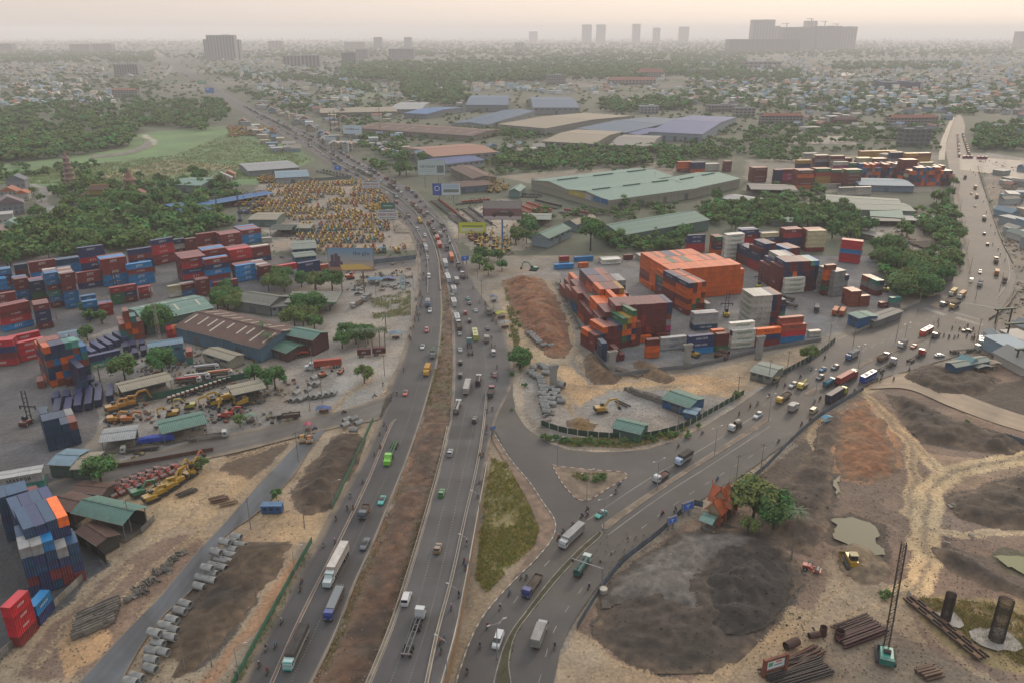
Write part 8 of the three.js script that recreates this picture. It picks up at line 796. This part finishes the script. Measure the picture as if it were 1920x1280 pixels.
{ const o=thing('water_tank','pale round tank standing by the curved sheet fence','tank',at(1131,1112));part(o,'drum',cy(1.1,1.1,1.6,0,0.8,0,'y',16),M('#9a958a',0.7));part(o,'lid',cy(1.15,1.0,0.15,0,1.67,0,'y',16),M('#b0aca0',0.6));}

// ---------- construction machines ----------
const track=(s) => prism([[-1.9,0.1],[-2.1,0.5],[-1.8,0.9],[1.8,0.9],[2.1,0.5],[1.9,0.1]],0.6).translate(0,0,s*1.15),rope=(pts,w) => mg(pts.slice(1).map((b,i) => beam(V(...pts[i]),V(...b),w,w*1.5)));
const poses=[[[[0.6,1.6,0],[2.6,4.4,0],[5.2,4.6,0]],[[5.2,4.6,0],[6.4,1.4,0]],[6.4,1.0]],[[[0.6,1.6,0],[2.2,3.8,0],[4.6,3.4,0]],[[4.6,3.4,0],[4.4,0.9,0]],[4.3,0.6]],[[[0.6,1.6,0],[1.8,4.8,0],[3.4,6.0,0]],[[3.4,6.0,0],[4.8,3.4,0]],[4.9,3.0]]];
const XG={ tr:[track(1),track(-1)],house:prism([[-2.2,1],[-2.4,1.3],[-2.3,2.2],[0.2,2.2],[1.2,1.9],[1.3,1]],2.5,undefined,0.08),weight:bx(0.7,1.1,2.5,-2.4,1.6,0),cab:prism([[-0.3,1.9],[-0.3,3],[0.8,3],[1.3,2.2],[1.3,1.9]],1,undefined,0.05).translate(0,0,-0.7),boom:poses.map((p) => rope(p[0],0.42)),stick:poses.map((p) => rope(p[1],0.32)),bucket:poses.map((p) => prism([[-0.6,0.5],[0.2,0.6],[0.6,0.1],[0.3,-0.5],[-0.5,-0.4]],1.1).translate(p[2][0],p[2][1],0)) };
function excavator(px,py,ry,col,pose,label,s=1,group,cat='excavator') { const o=thing('excavator',label,cat,at(px,py),ry,group);o.scale.setScalar(s);for (const g of XG.tr) part(o,'track',g,CHASSIS);const m=paint(col);part(o,'house',XG.house,m);part(o,'counterweight',XG.weight,M('#3c3a36',0.7));part(o,'cab',XG.cab,GLASS);part(o,'boom',XG.boom[pose],m);part(o,'stick',XG.stick[pose],m);part(o,'bucket',XG.bucket[pose],CHASSIS);return o;}
const YEL='#b08a1f',ORG='#b0501f',X=excavator;
X(1302,668,2.2,YEL,0,'yellow excavator beside the rusty casings');X(1128,772,0.2,YEL,0,'yellow excavator digging by the precast stacks',1.15);X(1000,517,2.9,'#3a7a6a',0,'teal excavator on top of the red clay mound',1.2).position.y=3;X(403,760,3.6,YEL,1,'yellow excavator behind the teal shelter, inner',1.3);X(418,752,3.6,YEL,1,'yellow excavator behind the teal shelter, middle',1.3);X(450,760,3.9,YEL,0,'large yellow excavator under the cream roofed shelter',1.4);X(322,780,3.4,YEL,1,'yellow excavator touching the teal shelter roof',1.1);X(355,765,3.4,'#a8a03a',0,'olive yellow excavator among the plots',1);X(213,770,0.6,'#b07a1f',1,'orange yellow excavator in the wired plot, first',1.2);X(228,765,0.6,'#b07a1f',1,'orange yellow excavator in the wired plot, second',1.2);X(246,760,0.6,'#b07a1f',0,'orange yellow excavator in the wired plot, third',1.2);X(215,790,0.2,'#b8801f',1,'yellow arm excavator by the white roofed shelter',1.1);X(240,790,0.2,'#b0641f',1,'orange arm excavator by the white roofed shelter',1.1);X(605,705,0.9,ORG,0,'small orange excavator beside the stacked pipes',0.8);X(638,700,1.2,'#b04a2a',1,'tiny orange excavator near the purple bucket',0.6);X(285,938,0.8,YEL,1,'yellow excavator at the corner of the teal machine shed',1.1);X(300,928,0.9,YEL,1,'yellow excavator second from the teal machine shed',1.2);X(322,915,1.0,YEL,0,'yellow excavator with its arm raised by the rollers',1.2);X(335,905,1.1,YEL,2,'yellow excavator with its boom folded high',1.2);X(358,892,1.1,YEL,2,'yellow excavator near the planter tree',1.0);X(366,880,1.2,ORG,2,'red orange excavator at the end of the plot',1.0);X(262,928,0.7,'#3f7a52',1,'green excavator behind the teal machine shed',1.1);X(657,523,0.2,ORG,0,'orange excavator on the rubble plot below the hoarding',1.2);X(430,780,0.3,'#b03a1f',1,'red orange excavator by the flatbed',1.0);X(1835,268,0,YEL,0,'yellow excavator at the far eastern junction',1.2);
function roller(px,py,ry,col,label,group) { const o=thing('road_roller',label,'road roller',at(px,py),ry,group);part(o,'body',prism([[-2.4,0.9],[-2.4,1.7],[-0.6,1.8],[0.2,1.3],[0.4,0.9]],1.7,undefined,0.06),paint(col));part(o,'drum',cy(0.75,0.75,2,1.5,0.75,0,'z',16),M('#6a6663',0.5));part(o,'drum_frame',mg([bx(2,0.3,0.15,1.2,0.85,1.1),bx(2,0.3,0.15,1.2,0.85,-1.1),bx(0.2,0.3,2.3,2.3,0.85,0)]),paint(col));part(o,'canopy',bx(1.5,0.1,1.5,-0.5,3,0),M('#35302e',0.7));for (const [x,z] of [[0.1,0.6],[0.1,-0.6],[-1.1,0.6],[-1.1,-0.6]]) part(o,'canopy_post',cy(0.05,0.05,1.4,x,2.3,z,'y',4),CHASSIS);wheels(o,[[-1.6,0.95],[-1.6,-0.95]],0.7,0.5);}
for (let i=0;i<9;i++) roller(208+i*15.5,930 - i*6.2,-0.6,'#a03a22','orange red road roller in the parked row beside the excavators','parked orange rollers');for (let i=0;i<6;i++) roller(225+i*15,915 - i*6,-0.6,'#8a3a28','red roller with a dark canopy in the rear parked row','rear row of parked rollers');roller(1522,1070,-0.5,'#a83a1f','red road roller crossing the south site');roller(566,826,-1.3,'#b0801f','yellow road roller on the strip road, kerb side');roller(580,827,-1.3,'#b0701f','yellow road roller on the strip road, fence side');roller(421,783,0.2,'#a83a1f','red roller beside the flatbed');
{ const o=thing('bulldozer','yellow bulldozer pushing pale sand','bulldozer',at(1596,1058),1.5);o.scale.setScalar(1.5);for (const g of XG.tr) part(o,'track',g,CHASSIS);part(o,'body',prism([[-1.6,0.7],[-1.6,1.6],[1.7,1.5],[1.8,0.7]],1.5,undefined,0.06),paint(YEL));part(o,'cab',bx(1.2,1.2,1.3,-0.5,2.1,0),GLASS);part(o,'cab_roof',bx(1.4,0.12,1.5,-0.5,2.75,0),M('#b0a27a',0.6));part(o,'blade',prism([[2.4,0.1],[2.6,0.7],[2.4,1.3],[2.3,1.3],[2.45,0.7],[2.25,0.1]],3.2),M('#8a7430',0.6));for (const s of [1,-1]) part(o,'push_arm',beam(V(0,0.6,s*1.5),V(2.4,0.5,s*1.4),0.2),paint(YEL));}
{ const o=thing('crawler_crane','teal crawler crane with a tall dark lattice boom','crane',at(1660,1232),1.2),teal=paint('#1a8a7a');for (const s of [1,-1]) part(o,'track',prism([[-2.8,0.1],[-3,0.6],[-2.6,1],[2.6,1],[3,0.6],[2.8,0.1]],0.8).translate(0,0,s*1.9),CHASSIS);part(o,'house',prism([[-3.6,1.1],[-3.8,2.6],[0.6,2.6],[0.8,1.1]],3,undefined,0.1),teal);part(o,'cab',bx(1.3,1.6,1.1,1.2,2,-1.3),GLASS);part(o,'counterweight',bx(1,1.6,3.2,-3.7,1.9,0),M('#1a6a60',0.6));part(o,'winch',cy(0.6,0.6,1.6,-1.5,3,0,'z',12),CHASSIS);const base=V(1.2,1.8,0),tip=V(6.4,28.5,0),dk=M('#3a302a',0.7),off=[[0.55,0.55],[0.55,-0.55],[-0.55,0.55],[-0.55,-0.55]];for (const [a,b] of off) part(o,'boom_chord',beam(base.clone().add(V(a,0,b)),tip.clone().add(V(a,0,b)),0.16),dk);for (let i=0;i<24;i++) { const p=base.clone().lerp(tip,i/24),q=base.clone().lerp(tip,(i+1)/24),k=i % 2?1 :-1;part(o,'boom_lacing',mg([beam(p.clone().add(V(0.55,0,0.55*k)),q.clone().add(V(0.55,0,-0.55*k)),0.09),beam(p.clone().add(V(-0.55,0,0.55*k)),q.clone().add(V(-0.55,0,-0.55*k)),0.09),beam(p.clone().add(V(0.55*k,0,0.55)),q.clone().add(V(-0.55*k,0,0.55)),0.09)]),dk);} part(o,'pendant_line',beam(tip,V(-3,3.4,0),0.07),dk);part(o,'hoist_line',beam(tip,V(6.7,6,0),0.06),dk);part(o,'hook_block',bx(0.5,0.9,0.4,6.7,5.6,0),M('#8a7420',0.6));}
// long boom pump trucks and machines in the plots by the green screen
for (const [x,y,c,l,cc] of [[355,718,'#a02a2a','boom truck with a red boom by the green screen','b'],[372,712,'#a9a9a6','boom truck with a pale grey boom by the green screen'],[415,705,'#b0641f','boom truck with an orange boom by the green screen'],[390,695,'#9aa0a4','boom truck with a white boom behind the orange one']]) { const o=Tr(x,y,14,10,'#b0b3b4','flat','#4a4a4a',l);part(o,'folded_boom',prism([[-5.4,2.2],[4,2.7],[4,3.2],[-5.4,2.9]],1.1,undefined,0.08),paint(c));}
for (let i=0;i<14;i++) { const c=['#b06a2a','#b0402a','#a8431f'][i % 3],o=thing('tractor','small orange farm tractor in the row along the green screen','tractor',at(318+i*8.6,752 - i*2.9),1.9,'tractors along the green screen');part(o,'bonnet',bx(1.6,0.8,0.8,0.7,1.1,0),paint(c));part(o,'canopy',bx(1.3,0.1,1.3,-0.6,2.4,0),M('#a9a59a',0.6));for (const z of [0.5,-0.5]) part(o,'canopy_post',cy(0.05,0.05,1.5,-0.6,1.7,z,'y',4),CHASSIS);part(o,'seat',bx(0.5,0.5,0.6,-0.6,1.2,0),TYRE);wheels(o,[[-0.7,0.8],[-0.7,-0.8]],0.75,0.35);wheels(o,[[1.2,0.6],[1.2,-0.6]],0.42,0.25);}
// machinery yard: rows of parked excavators
{
  const XC={ yellow:'#b8952f',orange:'#b06432',teal:'#3f8078',red:'#9a4636',blue:'#44557a',grey:'#85857d' },geo={};for (const k in XC) geo[k]=poses.map((_,i) => mg([...XG.tr.map((g) => tint(g.clone(),'#2b2a29')),tint(XG.house.clone(),XC[k]),tint(XG.weight.clone(),'#3a3834'),tint(XG.cab.clone(),'#20282c'),tint(XG.boom[i].clone(),XC[k]),tint(XG.stick[i].clone(),XC[k]),tint(XG.bucket[i].clone(),'#34302c')].map((g) => fin2(g))));
  function fin2(g) { return g;} const VM=M('#ffffff',0.5,{ vertexColors:true }),list=[];seed=321;
  const plot=(px,pals,dirDeg,lat,dep,ry) => { const w=px2w(px),bb=new THREE.Box3().setFromPoints(w),c=bb.getCenter(V()),phi=dirDeg*PI/180,u=V(Math.cos(phi),0,-Math.sin(phi)),f=V(-Math.sin(phi),0,-Math.cos(phi)),S2=160;for (let j=-S2/dep;j<S2/dep;j++) { const row=pals[((Math.round(j) % pals.length)+pals.length) % pals.length];for (let i=-S2/lat;i<S2/lat;i++) { const p=c.clone().addScaledVector(u,i*lat+R(-0.6,0.6)).addScaledVector(f,j*dep+R(-0.8,0.8)).setY(0);if (!inside(w,p.x,p.z) || rnd()<0.1 || fbm(p.x/14,p.z/14,2)<0.34) continue;list.push([p,ry+phi+R(-0.25,0.25),rnd()<0.5?'yellow' :rnd()<0.6?row[0] :pick(row),rnd()<0.75?Math.abs(Math.round(j)) % 3 :Math.floor(rnd()*3),R(0.85,1.15)]);} } };
  plot([[500,348],[560,345],[690,338],[735,385],[755,415],[720,420],[600,415],[520,410],[490,385],[505,365]],[['yellow','yellow','orange'],['grey','teal','yellow','orange'],['yellow','yellow','yellow','orange'],['orange','yellow','teal','red'],['yellow','grey','teal','yellow']],8,4.6,11.5,-1.3);
  plot([[545,432],[640,422],[735,440],[765,465],[745,478],[690,474],[600,475],[560,450]],[['orange','red','blue','orange'],['orange','teal','yellow'],['teal','yellow','grey','blue']],5,4.4,10,-1.4);plot([[560,418],[730,420],[735,436],[640,420],[570,428]],[['orange','teal','yellow','red']],5,4.4,10,-1.4);plot([[485,335],[520,330],[525,342],[490,346]],[['orange','yellow']],5,5,9,0.5);plot([[440,370],[495,362],[500,400],[445,405]],[['blue','yellow','grey'],['orange','blue']],5,5,10,0.4);plot([[425,240],[510,240],[520,252],[430,258]],[['orange','yellow','yellow']],5,7,12,0.5);plot([[880,445],[960,450],[960,478],[900,480]],[['yellow','yellow','orange']],20,7,9,0.9);plot([[900,340],[955,345],[950,362],[905,362]],[['yellow','yellow','grey']],10,8,11,0.6);plot([[960,430],[1000,425],[1000,445],[965,450]],[['orange','yellow']],20,6,9,0.9);
  list.sort((a,b) => a[0].length() - b[0].length());const rest=[];list.forEach(([p,ry,k,i,s],n) => { if (n<255) { const o=solo('excavator',`${k} excavator parked in the rows of the machinery yard`,'excavator',geo[k][i],VM,p,ry,`${k} excavators of the machinery yard`);o.scale.setScalar(s);} else { const g=geo[k][i].clone();g.scale(s,s,s);g.rotateY(ry);g.translate(p.x,p.y,p.z);rest.push(g);} });if (rest.length) struct('parked_machinery',mg(rest),VM,'stuff','mass of parked excavators at the back of the machinery yard').userData.category='excavators';console.log('excavators',list.length);
  // truck chassis yard across the highway
  const tg=['#8a3a28','#3a3c40','#55585a','#a04a2c'].map((c) => mg([tint(prism([[3.2,0.8],[3.2,2.6],[4.6,2.6],[5,1.6],[5,0.8]],2.3),c),tint(bx(9,0.35,1,-0.4,0.95,0),c === '#a04a2c'?c :'#3c3836'),tint(bx(0.06,0.8,1.9,4.85,2.05,0),'#20262a'),...[[3.8,1],[3.8,-1],[-2.6,1],[-2.6,-1],[-3.9,1],[-3.9,-1]].map(([x,z]) => tint(cy(0.5,0.5,0.4,x,0.5,z,'z',10),'#1c1c1c'))])),tn=['red','black','grey','orange'];seed=432;
  for (const [a,b,n,k,ry] of [[[815,378],[868,420],18,0,0.4],[[850,408],[905,448],20,1,0.4],[[872,393],[915,425],14,2,0.5],[[862,383],[915,378],9,0,0.7],[[975,392],[1010,405],10,3,0.9],[[985,385],[1030,400],12,3,0.9],[[1000,380],[1050,392],10,1,0.9],[[1055,398],[1100,405],8,0,0.8],[[968,368],[1015,370],7,2,0.9],[[600,322],[655,335],9,2,0.5]]) for (let i=0;i<n;i++) { const t=i/n,p=at(a[0]+(b[0] - a[0])*t,a[1]+(b[1] - a[1])*t);solo('truck',`${tn[k]} cab truck chassis parked in the rows of the truck dealer yard`,'truck',tg[k],VM,p,ry+R(-0.05,0.05),`${tn[k]} trucks of the dealer yard`);}
}
// lattice cranes far off
for (const [x,y,h,l,c] of [[713,258,45,'orange lattice crane over the long brown factory','#a8623a'],[620,245,28,'dark pile rig beside the contractor board, first','#4a4a48'],[628,244,28,'dark pile rig beside the contractor board, second','#4a4a48'],[636,246,28,'dark pile rig beside the contractor board, third','#4a4a48'],[450,415,26,'dark blue mast in the machinery yard','#2c3a5a'],[408,405,22,'teal mast by the blue warehouse','#2a6a66'],[918,360,30,'yellow lattice crane boom by the truck dealer yard','#b0983a']]) { const o=thing('lattice_crane',l,'crane',at(x,y),R(0,2)),m=M(c,0.7);for (const [a,b] of [[0.6,0.6],[0.6,-0.6],[-0.6,0.6],[-0.6,-0.6]]) part(o,'chord',beam(V(a,0,b),V(a*0.6,h,b*0.6),0.25),m);for (let i=0;i<12;i++) part(o,'lacing',beam(V(i % 2?0.6 :-0.6,i*h/12,0.5),V(i % 2?-0.6 :0.6,(i+1)*h/12,-0.5),0.16),m);part(o,'base',bx(4,2,3,0,1,0),m);}
// clods, stones and litter on the bare earth
const clodG=fin((() => { const g=new THREE.IcosahedronGeometry(1,0);const p=g.attributes.position;for (let i=0;i<p.count;i++) { const k=0.75+0.5*hash(Math.round(p.getX(i)*50),Math.round(p.getY(i)*50+p.getZ(i)*90));p.setXYZ(i,p.getX(i)*k,p.getY(i)*k*0.7,p.getZ(i)*k);} g.computeVertexNormals();return g;})());
seed=909;
{ const ms=[],cs=[],c=new THREE.Color();for (const h of scene.children.filter((q) => q.name.startsWith('soil_heap'))) { const p=h.geometry.attributes.position,k=h.geometry.attributes.color,n=Math.min(/mud/.test(h.userData.label)?3000 :900,p.count*0.2 | 0);for (let i=0;i<n;i++) { const v=Math.floor(rnd()*p.count);if (p.getY(v)<-0.2) continue;const s=R(0.08,0.26)*(rnd()<0.05?2 :1);ms.push(new THREE.Matrix4().compose(V(p.getX(v)+R(-0.5,0.5),p.getY(v),p.getZ(v)+R(-0.5,0.5)),new THREE.Quaternion().setFromEuler(new THREE.Euler(R(0,6),R(0,6),0)),V(s,s,s)));cs.push(new THREE.Color(k.getX(v),k.getY(v),k.getZ(v)).multiplyScalar(R(0.9,1.6)));} }
  const scat=(px,n,cols,s0,s1) => { const t=px.map(([x,y]) => V(x,0,y)),ys=px.map((q) => q[1]),xn=px.map((q) => q[0]);for (let i=0;i<n;i++) { const x=R(Math.min(...xn),Math.max(...xn)),y=R(Math.min(...ys),Math.max(...ys));if (!inside(t,x,y)) continue;const p=at(x,y,-0.25),s=R(s0,s1);ms.push(new THREE.Matrix4().compose(p,new THREE.Quaternion().setFromEuler(new THREE.Euler(R(0,6),R(0,6),0)),V(s,s,s)));cs.push(lin(pick(cols)).multiplyScalar(R(0.7,1.2)));} };
  scat([[1090,1180],[1300,960],[1540,790],[1700,720],[1920,700],[1920,1275],[1060,1275]],5000,['#6a5a4c','#7a6650','#857460','#8d7a60'],0.08,0.24);scat([[0,1250],[200,1060],[300,870],[560,815],[690,790],[560,1010],[430,1280],[20,1280]],2500,['#7a6a54','#8a7558','#6f6454'],0.08,0.24);scat([[940,520],[1060,500],[1150,700],[1400,700],[1300,800],[1040,810],[980,760]],2500,['#8a7a62','#7d7262','#9a8f7c'],0.08,0.25);scat([[1760,560],[1930,540],[1930,700],[1850,690]],600,['#6a5a4a','#8d8478'],0.2,0.6);
  const m=shade(new THREE.InstancedMesh(clodG,M('#ffffff',0.95),ms.length));ms.forEach((q,i) => { m.setMatrixAt(i,q);m.setColorAt(i,cs[i]);});m.name=numbered('rubble');m.userData={ kind:'stuff',label:'clods and stones strewn over the bare earth',category:'rubble' };scene.add(m);
  { const sc=[],k2=['#6a5a4a','#4a4e52','#7a4a34','#8a8478','#3f5a6a','#5a6a52','#8a7a40','#33302e'];const put=(px,n) => { const t=px.map(([x,y]) => V(x,0,y)),ys=px.map((q) => q[1]),xn=px.map((q) => q[0]);for (let i=0;i<n;i++) { const x=R(Math.min(...xn),Math.max(...xn)),y=R(Math.min(...ys),Math.max(...ys));if (!inside(t,x,y)) continue;const p=at(x,y,0);if (fbm(p.x/9,p.z/9,3)<0.5) continue;sc.push([p,R(0.3,1.6),R(0.2,0.9),R(0.3,1.8)]);} };
    put([[220,690],[400,640],[560,660],[560,790],[420,800],[250,860],[190,800]],1300);put([[420,345],[520,350],[740,430],[770,480],[620,500],[500,480]],900);put([[830,370],[1000,370],[1010,470],[900,490]],700);put([[640,500],[775,490],[770,545],[650,545]],350);put([[1560,400],[1780,410],[1790,500],[1680,470]],600);put([[1830,300],[1935,300],[1935,700],[1850,690],[1910,540]],1100);put([[480,200],[620,215],[760,300],[840,330],[720,330],[600,270]],700);put([[1390,345],[1560,350],[1540,395],[1400,380]],300);
    const m2=shade(new THREE.InstancedMesh(bx(1,1,1,0,0.5,0),M('#ffffff',0.8),sc.length));sc.forEach(([p,a,b,c],i) => { m2.setMatrixAt(i,new THREE.Matrix4().compose(p,new THREE.Quaternion().setFromEuler(new THREE.Euler(R(-0.2,0.2),R(0,6),R(-0.2,0.2))),V(a,b,c)));m2.setColorAt(i,lin(pick(k2)).multiplyScalar(R(0.6,1.2)));});m2.name=numbered('debris');m2.userData={ kind:'stuff',label:'scrap crates and oddments lying about the yards',category:'debris' };scene.add(m2);}
  const ls=[],w=medianL.slice(0,10).map(([x,y],i) => [[x,y],medianR[medianR.length - 1 - i]]);for (let i=0;i<700;i++) { const k=Math.floor(Math.pow(rnd(),1.3)*7),t=rnd(),u=rnd()<0.4?pick([R(0,0.15),R(0.85,1)]) :rnd(),y=medianL[k][1]+(medianL[k+1][1] - medianL[k][1])*t,lx=medianL[k][0]+(medianL[k+1][0] - medianL[k][0])*t;let rx=700;for (let j=1;j<RCL.length;j++) if (RCL[j - 1][1] >= y && RCL[j][1] <= y) { const q=(RCL[j - 1][1] - y)/(RCL[j - 1][1] - RCL[j][1]);rx=RCL[j - 1][0]+(RCL[j][0] - RCL[j - 1][0])*q;} ls.push(at(lx+(rx - lx)*u,y,0.5));}
  const lm=shade(new THREE.InstancedMesh(bx(0.3,0.06,0.22),M('#ffffff',0.8),ls.length)),c2=['#9c9a92','#7a776c','#8a7a5a','#a5a5a2'];ls.forEach((p,i) => { const s=R(0.3,0.9);lm.setMatrixAt(i,new THREE.Matrix4().compose(p,new THREE.Quaternion().setFromEuler(new THREE.Euler(R(-0.4,0.4),R(0,6),0)),V(s,s,s)));lm.setColorAt(i,lin(pick(c2)));});lm.name=numbered('litter');lm.userData={ kind:'stuff',label:'litter strewn along the earth median',category:'litter' };scene.add(lm);}
renderer.render(scene,camera);
